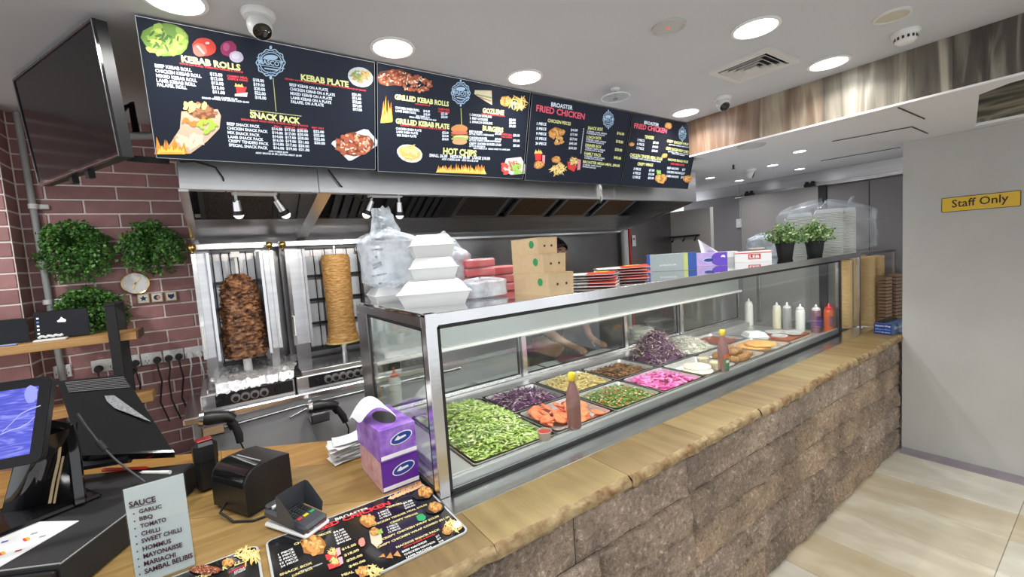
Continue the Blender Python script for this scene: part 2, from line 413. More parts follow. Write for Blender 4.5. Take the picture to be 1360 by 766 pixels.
for x, y, lb in ((-1.05, 2.3, 'round white downlight over the brick pier and shelf'), (-1.0, .6, 'round white downlight on the till side, farthest from the glass case'), (-.1, .6, 'round white downlight on the till side over the cash drawer'), (.9, .6, 'round white downlight in front of the display case'),
                 (-.6, -.7, 'round white downlight over the customer floor before the till'), (.6, -.7, 'round white downlight over the customer floor before the display case'), (1.8, -.7, 'round white downlight over the customer floor before the stone counter'), (2.55, -.3, 'round white downlight over the customer floor nearest the grey wall')):
    downlight(x, y, ZC, .078, LAMP_W * (2.3 if x == -1.05 else 1.5 if x in (2.55, 1.8) else 1), lb, 'ceiling downlights')  # downlights out of view, added to brighten bricks, till side and customer floor
for p, lb in zip([(943, 235.5), (982, 239), (1026, 218.5), (1062, 200), (1062, 223.5)],
                 ('small downlight in the lower ceiling beside the last menu board', 'small downlight in the lower ceiling below the dome camera', 'small downlight in the lower ceiling near the middle of the sliding door', 'small downlight in the lower ceiling nearest the timber bulkhead', 'small downlight in the lower ceiling beside the sliding door rail')):
    q = on(2, ZS, *p); downlight(q.x, q.y, ZS, .04, 1.8, lb, 'small lower ceiling downlights', True)
# ================================================================== stone counter front
def stone_mat(i, c1, c2, c3):
    m = M('split_stone_%d' % i, c1, .8, col2=c3, vs=48, vdet=12, ramp=[(.45, c2), (.55, tuple(x * 1.25 for x in c2))], bump=1.0, bs=130)
    nt = m.node_tree; nz = nt.nodes['Noise Texture']; nz.inputs['Roughness'].default_value = .75; nz.inputs['Distortion'].default_value = .6
    n2 = nt.nodes.new('ShaderNodeTexNoise'); n2.inputs['Scale'].default_value = 4.5; n2.inputs['Detail'].default_value = 5
    nt.links.new(nt.nodes['Mapping'].outputs[0], n2.inputs[0])
    r2 = nt.nodes.new('ShaderNodeValToRGB'); r2.color_ramp.elements[0].position = .35; r2.color_ramp.elements[1].position = .66
    r2.color_ramp.elements[0].color = (.62, .58, .54, 1); r2.color_ramp.elements[1].color = (1.15, 1.08, 1.0, 1)
    mx = nt.nodes.new('ShaderNodeMix'); mx.data_type = 'RGBA'; mx.blend_type = 'MULTIPLY'; mx.inputs['Factor'].default_value = 1
    cr = nt.nodes['Color Ramp']; nt.links.new(n2.outputs[0], r2.inputs[0]); nt.links.new(cr.outputs[0], mx.inputs['A']); nt.links.new(r2.outputs[0], mx.inputs['B']); nt.links.new(mx.outputs['Result'], nt.nodes['Principled BSDF'].inputs['Base Color'])
    return m
SM = [stone_mat(0, (.10, .078, .062), (.31, .25, .205), (.80, .74, .66)), stone_mat(1, (.12, .096, .08), (.34, .28, .235), (.84, .79, .72)),
      stone_mat(2, (.09, .07, .056), (.28, .225, .18), (.76, .68, .60)), stone_mat(3, (.11, .084, .064), (.35, .27, .20), (.82, .73, .61))]
sw = struct('wall_counter', G().bx(-1.3, 4.3, 1.03, 1.29, 0, .85), M('dark_core', (.05, .042, .036), .9))
zr = [0, .165, .335, .505, .675, .852]
for r in range(5):
    x = -.4 - rnd.uniform(0, .5)
    while x < 4.24:
        L = rnd.uniform(.5, .95); x1 = min(x + L, 4.27)
        if 4.27 - x1 < .15: x1 = 4.27
        nu = max(6, int((x1 - x) / .016)); nv = 11; sd = rnd.uniform(0, 50); dep = rnd.uniform(.0, .012)
        def fn(u, v, x0=x, x1=x1, z0=zr[r], z1=zr[r + 1], sd=sd, dep=dep):
            eu = min(u, 1 - u); ev = min(v, 1 - v); X = x0 + .0012 + (x1 - x0 - .0024) * u; Z = z0 + .0012 + (z1 - z0 - .0024) * v
            if eu == 0 or ev == 0: return (X, 1.016, Z)
            d = .006 + dep * .7 + .012 * fbm((X + sd, Z * 1.3, sd), 9) + .012 * abs(fbm((X * .7 + sd, Z, sd), 24))
            return (X, 1.014 - d, Z)
        o = obj('stone', G().grid(fn, nu, nv), SM[rnd.randrange(4)], sw, smooth=50)
        x = x1
SA = [M('sandstone_%d' % i, c1, .5, col2=c2, vs=3, stretch=(7, .9, 4), vdet=7, bump=.12, bs=40) for i, (c1, c2) in enumerate((((.165, .10, .034), (.27, .185, .072)), ((.20, .13, .044), (.30, .212, .085)), ((.15, .092, .032), (.26, .175, .068)), ((.21, .145, .05), (.32, .232, .095))))]
SE = M('sandstone_edge', (.20, .10, .036), .8, col2=(.46, .34, .18), vs=22, vdet=8, ramp=[(.5, (.34, .24, .12))], bump=.8, bs=50)
cs = [-1.3, -.55, -.02, .56, 1.12, 1.58, 2.03, 2.62, 3.28, 3.8, 4.29]
for i in range(len(cs) - 1):
    x0, x1 = cs[i] + .001, cs[i + 1] - .001; st = rnd.uniform(-.006, .006)
    lip = {}
    def front(X): return .985 + st + .009 * fbm((X, 3.1, i), 9)
    n = max(4, int((x1 - x0) / .03))
    X = [x0 + (x1 - x0) * k / n for k in range(n + 1)]
    fr = [front(a) for a in X]
    g = G(); vs = []; fs = []
    for a, f_ in zip(X, fr): vs += [(a, 1.19, CT), (a, f_ + .006 + .006 * fbm((a, 9, 2), 14), CT)]
    for k in range(n): fs.append((2 * k, 2 * k + 1, 2 * k + 3, 2 * k + 2))
    vs += [(x0, 1.19, .856), (x0, 1.0, .856), (x1, 1.19, .856), (x1, 1.0, .856)]
    b_ = 2 * n + 2; fs += [(0, b_, b_ + 1, 1), (2 * n, 2 * n + 1, b_ + 3, b_ + 2)]
    slab = obj('coping_slab', g.add(vs, fs), SA[i % 4], sw, smooth=30)
    def fe(u, v):
        a = x0 + (x1 - x0) * u; k = u * n; k0 = min(int(k), n - 1); f_ = fr[k0] + (fr[k0 + 1] - fr[k0]) * (k - k0)
        top = (a, f_ + .006 + .006 * fbm((a, 9, 2), 14), CT)
        if v == 0: return top
        return (a, f_ - .010 * math.sin(PI * min(1, v * .9)) + .009 * fbm((a, v * .3, i), 18), CT - .045 * v - (.006 * fbm((a, 1, 5), 12) if v == 1 else 0))
    obj('rough_edge', G().grid(fe, n, 5), SE, slab, smooth=60)
# ================================================================== timber counter top by the till
def wood(name, c1, c2, st=(1, 14, 8), rot=0):
    m = M(name, c1, .38, col2=c2, vs=2.0, stretch=st, vdet=7, ramp=[(.5, tuple((a + b) / 2 * .95 for a, b in zip(c1, c2)))])
    m.node_tree.nodes['Mapping'].inputs['Rotation'].default_value = (0, 0, rot)
    m.node_tree.nodes['Noise Texture'].inputs['Distortion'].default_value = .8
    return m
wood('oak_back', (.37, .185, .045), (.49, .27, .08), rot=.5); wood('oak_mid', (.25, .15, .045), (.38, .245, .09), rot=.38); wood('oak_front', (.28, .17, .055), (.42, .275, .105), rot=.3)
ct = thing('timber_counter', 'light timber counter top in wide boards carrying the till and tissue boxes', 'counter', (-.3, 1.7, CT - .045))
def board(pts, mat, top=CT): return obj('counter_board', G().prism(pts, CT - .045, top), mat, ct, world=True, smooth=None)
bd = V((.88, -.52)).normalized(); pb = V((.52, 2.0))          # back edge line
def bl(t, off): p = pb + bd * t + V((-bd.y, bd.x)) * -off; return (p.x, p.y)
def xat(xv, off):
    p0 = pb + V((bd.y, -bd.x)) * off; t = (xv - p0.x) / bd.x; return (xv, p0.y + bd.y * t)
board([xat(.535, .0), xat(-.06, .0), xat(-.06, .24), xat(.535, .24)][::-1], 'oak_back')
board([xat(-.062, .0), xat(-.95, .0), xat(-.95, .24), xat(-.062, .24)][::-1], 'oak_back')
board([xat(.535, .2415), xat(-.95, .2415), xat(-.95, .55), xat(.535, .55)][::-1], 'oak_mid')
board([xat(.535, .5515), xat(-.95, .5515), (-.95, 1.192), (.535, 1.192)][::-1], 'oak_front')
obj('counter_panel', G().prism([xat(.53, .03), xat(-.95, .03), (-.95, 1.3), (.53, 1.3)][::-1], 0, CT - .045), 'dark_core', ct, world=True)
# ================================================================== glass salad display case
CX0, CX1, CX2, CY0, CY1, CZ1 = .54, 4.0, 4.42, 1.297, 2.13, 1.525
M('gasket', (.008, .008, .008), .5)
M('mirror_top', (.74, .75, .75), .055, 1, var=.02, vs=2)
M('deck_steel', (.62, .62, .62), .3, .7, var=.08, vs=5)
M('case_panel', (.40, .43, .42), .2, .35)
M('apron_steel', (.66, .66, .66), .25, 1, var=.12, vs=7, stretch=(1, 6, 1))
cz = thing('display_case', 'long stainless steel and glass salad display case on the stone counter', 'display case', (2.2, 1.7, 0))
def cp(name, g, mat, par=None, smooth=35, lab=None): return obj(name, g, mat, par or cz, world=True, smooth=smooth, label=lab)
cp('base_cabinet', G().bx(CX0 + .01, CX1, CY0 + .02, CY1 - .02, 0, .9), 'steel')
cp('apron', G().bx(CX0 + .0, CX2, 1.192, CY0 + .03, .87, CT - .001, .002), 'apron_steel')
cp('top', G().bx(CX0, CX2, CY0 + .002, CY1, CZ1 - .012, CZ1, .003), 'mirror_top', lab='mirror polished steel top')
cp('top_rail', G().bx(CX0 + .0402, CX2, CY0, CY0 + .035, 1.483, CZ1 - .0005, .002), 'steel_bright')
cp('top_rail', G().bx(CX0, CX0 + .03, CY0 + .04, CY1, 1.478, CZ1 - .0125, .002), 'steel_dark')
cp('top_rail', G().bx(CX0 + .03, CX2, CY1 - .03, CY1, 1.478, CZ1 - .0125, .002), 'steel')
cp('corner_cap', G().ext([(CX0, CY0 - .0005, 1.479), (CX0 + .04, CY0 - .0005, 1.479), (CX0 + .058, CY0 - .0005, 1.505), (CX0 + .04, CY0 - .0005, CZ1), (CX0, CY0 - .0005, CZ1)], (0, .038, 0)), 'steel_bright')
cp('post', G().bx(CX0, CX0 + .04, CY0, CY0 + .04, CT, 1.481, .002), 'steel_bright')
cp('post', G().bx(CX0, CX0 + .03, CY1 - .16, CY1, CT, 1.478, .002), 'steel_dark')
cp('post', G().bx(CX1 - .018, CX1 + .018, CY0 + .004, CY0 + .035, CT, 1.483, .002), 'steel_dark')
cp('post', G().bx(CX2 - .035, CX2, CY0, CY0 + .035, .87, 1.483, .002), 'steel_bright')
cp('post_foot', G().cyl((CX2 - .018, CY0 + .015, CT - .002), (CX2 - .018, CY0 + .015, CT + .006), .035, n=18), 'steel_bright')
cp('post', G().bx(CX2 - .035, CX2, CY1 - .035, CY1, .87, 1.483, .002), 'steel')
e0 = V((4.9, 1.205, 1.5))
END_FRAME = ('frame', G().tube([(CX2, CY0 + .012, 1.508), (e0.x, e0.y, 1.508)], .014, 4).tube([(e0.x, e0.y, 1.515), (e0.x, e0.y, 1.12)], .014, 4).tube([(e0.x, e0.y, 1.508), (4.9, 1.9, 1.508)], .014, 4).tube([(4.9, 1.9, 1.508), (CX2, 1.95, 1.508)], .014, 4), 'steel_dark')
gs = G()
for (x0, x1, z0, z1) in ((CX0 + .04, CX1 - .018, 1.472, 1.484), (CX0 + .04, CX1 - .018, .9, .912), (CX0 + .04, CX0 + .049, .905, 1.478), (CX1 - .026, CX1 - .018, .905, 1.478)): gs.bx(x0, x1, CY0 + .0, CY0 + .012, z0, z1)
cp('front_gasket', gs, 'gasket')
gs = G()
for (y0, y1, z0, z1) in ((CY0 + .04, CY1 - .16, 1.466, 1.479), (CY0 + .04, CY1 - .16, .9, .912), (CY0 + .04, CY0 + .052, .905, 1.474), (CY1 - .172, CY1 - .16, .905, 1.474)): gs.bx(CX0 + .002, CX0 + .014, y0, y1, z0, z1)
cp('side_gasket', gs, 'gasket')
cp('front_glass', G().bx(CX0 + .045, CX1 - .02, CY0 + .004, CY0 + .010, .908, 1.476), 'clear_glass', smooth=None)
cp('side_glass', G().bx(CX0 + .005, CX0 + .011, CY0 + .045, CY1 - .165, .908, 1.472), 'clear_glass', smooth=None)
cp('end_glass', G().bx(CX1 - .004, CX1 + .004, CY0 + .035, CY1 - .04, .91, 1.478), 'clear_glass', smooth=None)
cp('deck', G().bx(CX0 + .03, CX1 - .01, CY0 + .013, CY1 - .03, .9, .913, .002), 'deck_steel')
cp('deck_rail', G().bx(CX0 + .05, CX1 - .02, CY0 + .0135, CY0 + .033, .913, .951, .003), 'deck_steel')
cp('deck_ledge', G().bx(CX0 + .05, CX1 - .02, 1.962, CY1 - .061, .913, .95, .003), 'deck_steel')
cp('deck_ledge', G().bx(CX0 + .05, .692, CY0 + .034, 1.96, .913, .95, .003), 'deck_steel')
cp('rear_panel', G().bx(CX0 + .03, CX1, CY1 - .03, CY1 - .012, 1.225, 1.479), 'case_panel')
cp('rear_track', G().bx(CX0 + .03, CX1, CY1 - .062, CY1 - .0, 1.211, 1.229, .002), 'white_plastic')
cp('rear_sill', G().bx(CX0 + .03, CX1, CY1 - .06, CY1, .928, .962, .003), 'steel_bright')
xd = [.57, 1.47, 2.40, 3.07, 3.97]
for i in range(4):
    y = CY1 - (.045 if i % 2 else .025)
    d = cp('sliding_door', G().bx(xd[i], xd[i] + .035, y, y + .014, .96, 1.213, .002).bx(xd[i + 1] - .01, xd[i + 1] + .02, y, y + .014, .96, 1.213, .002).bx(xd[i] + .035, xd[i + 1] - .01, y, y + .014, .96, .972).bx(xd[i] + .035, xd[i + 1] - .01, y, y + .014, 1.2, 1.213), 'steel_bright')
    cp('door_pane', G().bx(xd[i] + .035, xd[i + 1] - .01, y + .005, y + .009, .972, 1.2), 'clear_glass', d, smooth=None)
    cp('door_gasket', G().bx(xd[i + 1] - .018, xd[i + 1] - .01, y + .001, y + .013, .972, 1.2).bx(xd[i] + .035, xd[i + 1] - .01, y + .001, y + .013, .972, .978), 'gasket', d)
# ================================================================== cooking hood over the back bench
HX0, HX1, HY0, HY1 = -.083, 3.446, 2.15, 3.05
M('filter_mesh', (.035, .032, .03), .5, .7, col2=(.16, .13, .11), vs=160, stretch=(1, 1, 1))
M('filter_amber', (.05, .03, .02), .4, .8, col2=(.42, .26, .14), vs=120, stretch=(1, 3, 3))
M('baffle', (.15, .15, .155), .35, .9)
hd_ = thing('cooking_hood', 'long stainless steel cooking hood running behind the menu boards', 'hood', (1.7, 2.6, 1.85))
def hp(name, g, mat, par=None, smooth=35, lab=None): return obj(name, g, mat, par or hd_, world=True, smooth=smooth, label=lab)
M('fascia_steel', (.80, .80, .81), .3, .95, var=.1, vs=4, bump=.04, bs=40)
hp('front_fascia', G().bx(HX0, .43, HY0, HY0 + .02, 2.046, 2.29, .002), 'fascia_steel')
hp('front_fascia', G().bx(.432, 2.42, HY0, HY0 + .02, 2.046, 2.29, .002), 'fascia_steel')
hp('front_fascia', G().bx(2.422, HX1, HY0, HY0 + .02, 2.046, 2.29, .002), 'fascia_steel')
hp('front_lip', G().bx(HX0, HX1, HY0 + .02, HY0 + .05, 2.046, 2.056), 'steel_bright')
hp('roof', G().bx(HX0, HX1, HY0 + .02, HY1, 2.28, 2.295), 'steel_dark')
for x in (HX0, HX1 - .02):
    hp('end_panel', G().ext([(x, HY0 + .02, 2.046), (x, HY1, 1.85), (x, HY1, 2.28), (x, HY0 + .02, 2.28)], (.02, 0, 0)), 'steel', smooth=None)
    hp('end_rim', G().ext([(x - .006, HY0 + .02, 2.04), (x - .006, HY1, 1.843), (x - .006, HY1, 1.853), (x - .006, HY0 + .02, 2.05)], (.032, 0, 0)), 'steel_bright', smooth=None)
hp('divider', G().ext([(.43, HY0 + .02, 2.048), (.43, HY1 - .02, 1.87), (.43, HY1 - .02, 1.97), (.43, HY0 + .02, 2.28)], (.06, 0, 0)), 'steel', smooth=None)
FA, FB = V((0, 2.86, 2.005)), V((0, 2.32, 2.28))             # slope of the filter bank
fd = (FB - FA).normalized()
def fpan(x0, x1, t0, t1, off, th):
    n = V((0, -fd.z, fd.y)) * -1
    a = FA + fd * t0 + n * off; b = FA + fd * t1 + n * off
    return [V((x0, a.y, a.z)), V((x1, a.y, a.z)), V((x1, b.y, b.z)), V((x0, b.y, b.z))], n * th
def fp(name, x0, x1, mat, off=0, th=.012, t0=0, t1=.6, par=None):
    p, e = fpan(x0, x1, t0, t1, off, th); return hp(name, G().ext(p, e), mat, par, smooth=None)
fp('filter_backing', HX0 + .02, HX1 - .02, 'black_matte', .03, .01)
f_ = fp('mesh_filter', -.01, .30, 'filter_mesh', 0, .01); fp('filter_frame', -.035, -.012, 'baffle', -.004, .02, par=f_); fp('filter_frame', .302, .325, 'baffle', -.004, .02, par=f_)
fp('blank_panel', .33, .425, 'steel_dark')
def px2x(x, y=275): q = on(1, 2.72, x, y); return q.x
bs = [(436, 446), (449, 460), (462, 472), (474, 484), (506.5, 519.5), (538, 545), (547, 555), (558, 566), (568, 576), (578, 587)]
for a, b_ in bs: fp('baffle_slat', px2x(a) + .03, px2x(b_) + .025, 'baffle', -.006, .014)
for a, b_ in ((589, 609),): fp('blank_panel', px2x(a) + .02, px2x(b_), 'steel_dark')
for a, b_, m_ in ((614, 667, 'filter_mesh'), (686, 731, 'filter_amber'), (747, 786, 'filter_amber'), (800, 833, 'filter_amber')):
    f_ = fp('mesh_filter', px2x(a), px2x(b_), m_, 0, .01)
    fp('filter_frame', px2x(a) - .03, px2x(a), 'steel', -.005, .02, par=f_); fp('filter_frame', px2x(b_), px2x(b_) + .03, 'steel', -.005, .02, par=f_)
    fp('filter_frame', px2x(a), px2x(b_), 'steel', -.005, .02, -.01, .012, par=f_)
hp('lower_panel', G().ext([(HX0 + .02, 2.86, 2.0), (HX1 - .02, 2.86, 2.0), (HX1 - .02, 3.04, 1.865), (HX0 + .02, 3.04, 1.865)], (0, .01, .012)), 'steel', smooth=None)
hp('gutter', G().bx(HX0 + .02, HX1 - .02, 3.0, 3.05, 1.845, 1.868, .004), 'steel_bright')
hp('drain_pipe', G().tube([on(1, 2.14, 797, 244), on(1, 2.14, 799, 262), on(1, 2.2, 797, 268)], .014, 8), 'steel_bright', smooth=60)
hp('maker_plate', G().bx(1.9, 2.35, HY0 - .002, HY0 + .001, 2.052, 2.058), 'white')
# spotlights on two white bars under the hood lip
def lampbar(pl, pr, heads, label):
    Y = 2.27; a = on(1, Y, *pl); b_ = on(1, Y, *pr); t = thing('spotlight_bar', label, 'light', ((a.x + b_.x) / 2, Y, a.z), group='spotlight bars under the hood')
    obj('bar', G().bx(a.x, b_.x, Y - .025, Y + .025, a.z - .022, a.z + .012, .004), 'white_plastic', t, world=True)
    obj('bracket', G().bx(a.x + .02, b_.x - .02, Y - .06, Y + .02, a.z + .012, a.z + .016).bx(a.x + .02, b_.x - .02, HY0 + .019, Y - .05, a.z + .012, a.z + .04), 'steel', t, world=True)
    for p, q in heads:
        A = on(1, Y, *p); B = on(1, Y + .02, *q); d = (B - A)
        hdn = obj('lamp_head', G().cyl(A + d * .1, A + d * .62, .016, .019, 14), 'steel_bright', t, world=True, smooth=50)
        obj('swivel', G().tube([V((A.x, Y, a.z - .02)), A + d * .15], .006, 6), 'white_plastic', hdn, world=True)
        obj('collar', G().cyl(A + d * .6, A + d * .8, .022, .022, 14), 'black', hdn, world=True)
        bb = obj('bulb', G().lathe([(.0, .0), (.012, .004), (.021, .016), (.02, .022)], n=14), M('bulb_added_glow', (.9, .88, .8), .4, emit=1.6, ecol=(1, .95, .85)), hdn)  # bulb glow and the spot beam below are added to brighten the grills
        l_ = bpy.data.lights.new('added_spot_beam', 'SPOT'); l_.energy = 5; l_.spot_size = 1.9; l_.spot_blend = .6; l_.shadow_soft_size = .02; l_.color = (1, .95, .88); lo = bpy.data.objects.new('added_spot_light', l_); COL.objects.link(lo); lo.parent = hdn; lo.location = (A + d * 1.12) - t.location; lo.rotation_euler = V((d.x * .4, .10, d.z)).to_track_quat('-Z', 'Y').to_euler()
        bb.location = (A + d * 1.0) - t.location - hdn.location
        bb.rotation_euler = (-d).to_track_quat('Z', 'Y').to_euler() if False else d.to_track_quat('-Z', 'Y').to_euler()
    return t
lampbar((307, 252), (368, 260), (((313, 263), (318, 291)), ((365, 263), (383, 290))), 'white bar with two spotlights under the hood above the dark meat cone')
lampbar((489, 256), (533, 262), (((494, 264), (485, 290)), ((530, 266), (531, 291))), 'white bar with two spotlights under the hood above the white plastic bag')
for pts, lb in (([(233, 206), (240, 215), (258, 214), (286, 222), (296, 236), (301, 262), (312, 268)], 'thin black cable looping down the hood to the spotlights over the dark meat'),
                ([(436, 225), (452, 246), (466, 259), (480, 266), (494, 262)], 'thin black cable drooping down the hood beside the divider')):
    tag(obj('cable', G().tube([on(1, 2.135 if p[1] < 255 else 2.24, *p) for p in pts], .0035, 6), 'rubber', smooth=60), lb, 'cable')

# ================================================================== back bench and kebab machines
bn = thing('kebab_bench', 'stainless steel bench under the two vertical kebab grills', 'bench', (.35, 2.8, 0))
def np_(name, g, mat, par=None, **k): return obj(name, g, mat, par or bn, world=True, **k)
np_('bench_top', G().bx(-.2, 1.9, 2.56, 3.1, .985, 1.02, .006), 'steel_bright')
np_('front_panel', G().bx(-.17, 1.88, 2.6, 2.63, .08, .985, .004), M('bench_front', (.62, .62, .63), .45, .5, var=.05, vs=4))
np_('end_panel', G().bx(-.17, -.15, 2.63, 3.08, .08, .985), 'steel')
np_('pipe', G().tube([(-.1, 2.585, .93), (.35, 2.585, .955), (1.3, 2.585, .96)], .008, 8), 'steel_bright')
np_('pipe', G().tube([(.25, 2.59, .90), (.4, 2.59, .945), (1.3, 2.59, .95)], .004, 6), 'steel_bright')
np_('leg', G().bx(-.17, -.13, 2.62, 2.66, 0, .08).bx(1.84, 1.88, 2.62, 2.66, 0, .08).bx(-.17, -.13, 3.0, 3.04, 0, .08), 'black')
M('burner_white', (.74, .79, .86), .6)
M('knob_grey', (.30, .29, .29), .4, .5)
M('meat_dark', (.07, .022, .009), .42, col2=(.46, .22, .095), vs=30, vdet=8, ramp=[(.45, (.13, .05, .018)), (.56, (.28, .12, .045))], bump=1.0, bs=60, coat=.35)
M('meat_chicken', (.38, .165, .036), .5, col2=(.62, .39, .145), vs=26, vdet=7, stretch=(1, 1, 4.5), ramp=[(.5, (.49, .265, .08))], bump=.8, bs=45, coat=.15)
M('meat_plate', (.72, .55, .22), .35, .3)
def cone(prof, c, seed, amp, hs, n=56, k=70):
    def fn(u, v):
        t = 2 * PI * u; z = prof[0][1] + (prof[-1][1] - prof[0][1]) * v
        for (r0, z0), (r1, z1) in zip(prof, prof[1:]):
            if z0 <= z <= z1 + 1e-6: r = r0 + (r1 - r0) * (z - z0) / (z1 - z0 + 1e-9); break
        d = amp * fbm((math.cos(t) * 1.1 + seed, math.sin(t) * 1.1, z * hs), 4) + amp * .6 * fbm((math.cos(t) * 1.5, math.sin(t) * 1.5 + seed, z * hs * 2.3), 8)
        if v in (0, 1): d = -r if v == 1 else 0
        r = max(.001, r + d)
        return (c[0] + r * math.cos(t), c[1] + r * math.sin(t), c[2] + z)
    return G().grid(fn, n, k)
def grill(x0, x1, wl, wr, label, knobs, cx, wingL=True):
    """x0..x1: the fire opening; wl, wr: outer edges of the hinged side wings"""
    t = thing('kebab_grill', label, 'grill', ((x0 + x1) / 2, 2.85, 1.02), group='vertical kebab grills')
    P = lambda name, g, mat, par=None, **k: obj(name, g, mat, par or t, world=True, **k)
    P('base', G().bx(wl - .03, wr + .02, 2.60, 3.05, 1.02, 1.105, .004), 'steel')
    P('control_strip', G().bx(wl + .03, wr + .01, 2.592, 2.6, 1.038, 1.1), 'black')
    for kx, big in knobs:
        k_ = P('knob', G().cyl((kx, 2.592, 1.068), (kx, 2.572, 1.068), .023 if big else .018, .02 if big else .015, 18), 'knob_grey' if big else 'black', smooth=50)
        P('knob_grip', G().cyl((kx, 2.572, 1.068), (kx, 2.563, 1.068), .013, .011, 14).bx(kx - .003, kx + .003, 2.556, 2.566, 1.056, 1.08), 'black', k_)
    P('drip_tray', G().bx(wl - .0, wr, 2.615, 2.95, 1.105, 1.13, .004), 'steel_bright')
    P('back_plate', G().bx(wl, wr, 3.0, 3.03, 1.105, 1.84), 'steel_dark')
    n = 3; w_ = (x1 - x0) / n
    for i in range(n):
        for j in range(4):
            P('burner', G().bx(x0 + i * w_ + .008, x0 + (i + 1) * w_ - .008, 2.985, 3.0, 1.2 + j * .15, 1.2 + j * .15 + .125), 'burner_white', smooth=None)
    gr = G()
    for i in range(6): xx = x0 + .01 + (x1 - x0 - .02) * i / 5; gr.cyl((xx, 2.96, 1.17), (xx, 2.96, 1.83), .003, n=5)
    for z in (1.18, 1.35, 1.5, 1.65, 1.83): gr.bx(x0, x1, 2.955, 2.967, z - .008, z + .008)
    P('guard_grid', gr, 'black')
    P('top_bar', G().bx(wl - .01, wr + .01, 2.93, 2.97, 1.84, 1.875, .004), 'steel_bright')
    for side, (xi, xo) in enumerate(((x0, wl), (x1, wr))):
        s_ = 1 if side else -1
        q = [(xi - s_ * .004, 2.90), (xi + s_ * .004, 2.78), (xi + s_ * .018, 2.76), (xi + s_ * .024, 2.79), (xo - s_ * .02, 2.79), (xo - s_ * .018, 2.765), (xo, 2.76), (xo + s_ * .0, 2.80), (xo - s_ * .012, 2.90)]
        wg = P('side_wing', G().ext([(a, b_, 1.26) for a, b_ in q], (0, 0, .555)), 'steel', smooth=None)
        P('wing_edge', G().bx(min(xi + s_ * .002, xi + s_ * .016), max(xi + s_ * .002, xi + s_ * .016), 2.752, 2.76, 1.24, 1.815), 'steel_bright', wg)
        P('wing_handle', G().tube([(xo - s_ * .01, 2.76, 1.43), (xo - s_ * .01, 2.735, 1.43), (xo - s_ * .01, 2.735, 1.32), (xo - s_ * .01, 2.76, 1.32)], .005, 6), 'white_plastic', wg)
        P('wing_bracket', G().bx(min(xi, xo) + .01, max(xi, xo) - .02, 2.775, 2.80, 1.13, 1.26), 'steel_dark', wg)
        fo = obj('finial', G().lathe([(.008, 0), (.012, .004), (.006, .012), (.008, .02), (.017, .03), (.02, .042), (.016, .054), (.0, .06)], n=14), 'brass', t, smooth=60)
        fo.location = V((xo - s_ * .005, 2.86, 1.812)) - t.location
    fo = None
    return t
c1x = .098
for ch in (): pass
t1 = grill(-.018, .205, -.095, .275, 'vertical kebab grill with a dark meat cone beside the brick wall', [(-.045 + .0, False)] + [(.02 + .042 * i, True) for i in range(4)] + [(.212, False)], c1x)
t2 = grill(.44, .80, .335, .88, 'vertical kebab grill with a pale chicken cone beside the hanging plastic bag', [(.415, False)] + [(.465 + .04 * i, True) for i in range(8)], .6)
def fin(g): return g
sp = thing('kebab_cone', 'tall cone of dark roasted sliced meat on the left grill', 'meat', (c1x, 2.84, 1.13))
obj('meat', cone([(.088, .0), (.098, .02), (.1, .12), (.094, .25), (.086, .36), (.07, .43), (.03, .465), (.01, .47)], (0, 0, .1), 3.3, .018, 14, 72, 100), 'meat_dark', sp, smooth=80)
obj('spindle', G().cyl((0, 0, 0), (0, 0, .12), .022, n=14), 'white_plastic', sp); obj('skewer_top', G().cyl((0, 0, .55), (0, 0, .67), .008, n=8).bx(-.02, .02, -.02, .02, .66, .69), 'white_plastic', sp)
sp = thing('kebab_cone', 'tall smooth cone of golden stacked chicken meat on the right grill', 'meat', (.622, 2.84, 1.13))
obj('meat', cone([(.098, .0), (.096, .015), (.083, .06), (.08, .12), (.079, .25), (.082, .4), (.084, .52), (.075, .545), (.01, .55)], (0, 0, .1), 8.1, .0035, 30, 64, 110), 'meat_chicken', sp, smooth=80)
obj('base_plate', G().lathe([(.02, .092), (.104, .094), (.106, .1), (.1, .103)], n=32), 'meat_plate', sp)
obj('spindle', G().cyl((0, 0, 0), (0, 0, .095), .022, n=14), 'steel_bright', sp); obj('skewer_top', G().cyl((0, 0, .63), (0, 0, .7), .008, n=8), 'steel_bright', sp)
M('foil', (.92, .92, .93), .3, .75, bump=.8, bs=45)
A = [on(2, 1.148, 275, 495), on(2, 1.148, 396, 472), on(1, 2.575, 391, 505), on(1, 2.575, 287, 529)]
def ff(u, v):
    p = (A[0] * (1 - u) + A[1] * u) * (1 - v) + (A[3] * (1 - u) + A[2] * u) * v
    if p.y > 2.592: p.z = max(p.z, 1.136)
    e = min(u, 1 - u, v, 1 - v)
    j = .018 if e == 0 else .004
    return p + V((j * fbm((u * 9, v * 9, 1)), j * fbm((u * 9, v * 9, 4)), .012 + .016 * abs(fbm((u * 7, v * 7, 2.5)))+ .006 * noise.cell(V((u * 31, v * 31, 0)))))
tag(obj('foil_sheet', G().grid(ff, 46, 26), 'foil', smooth=25), 'crumpled aluminium foil sheet laid over the tray under the dark meat cone', 'foil')
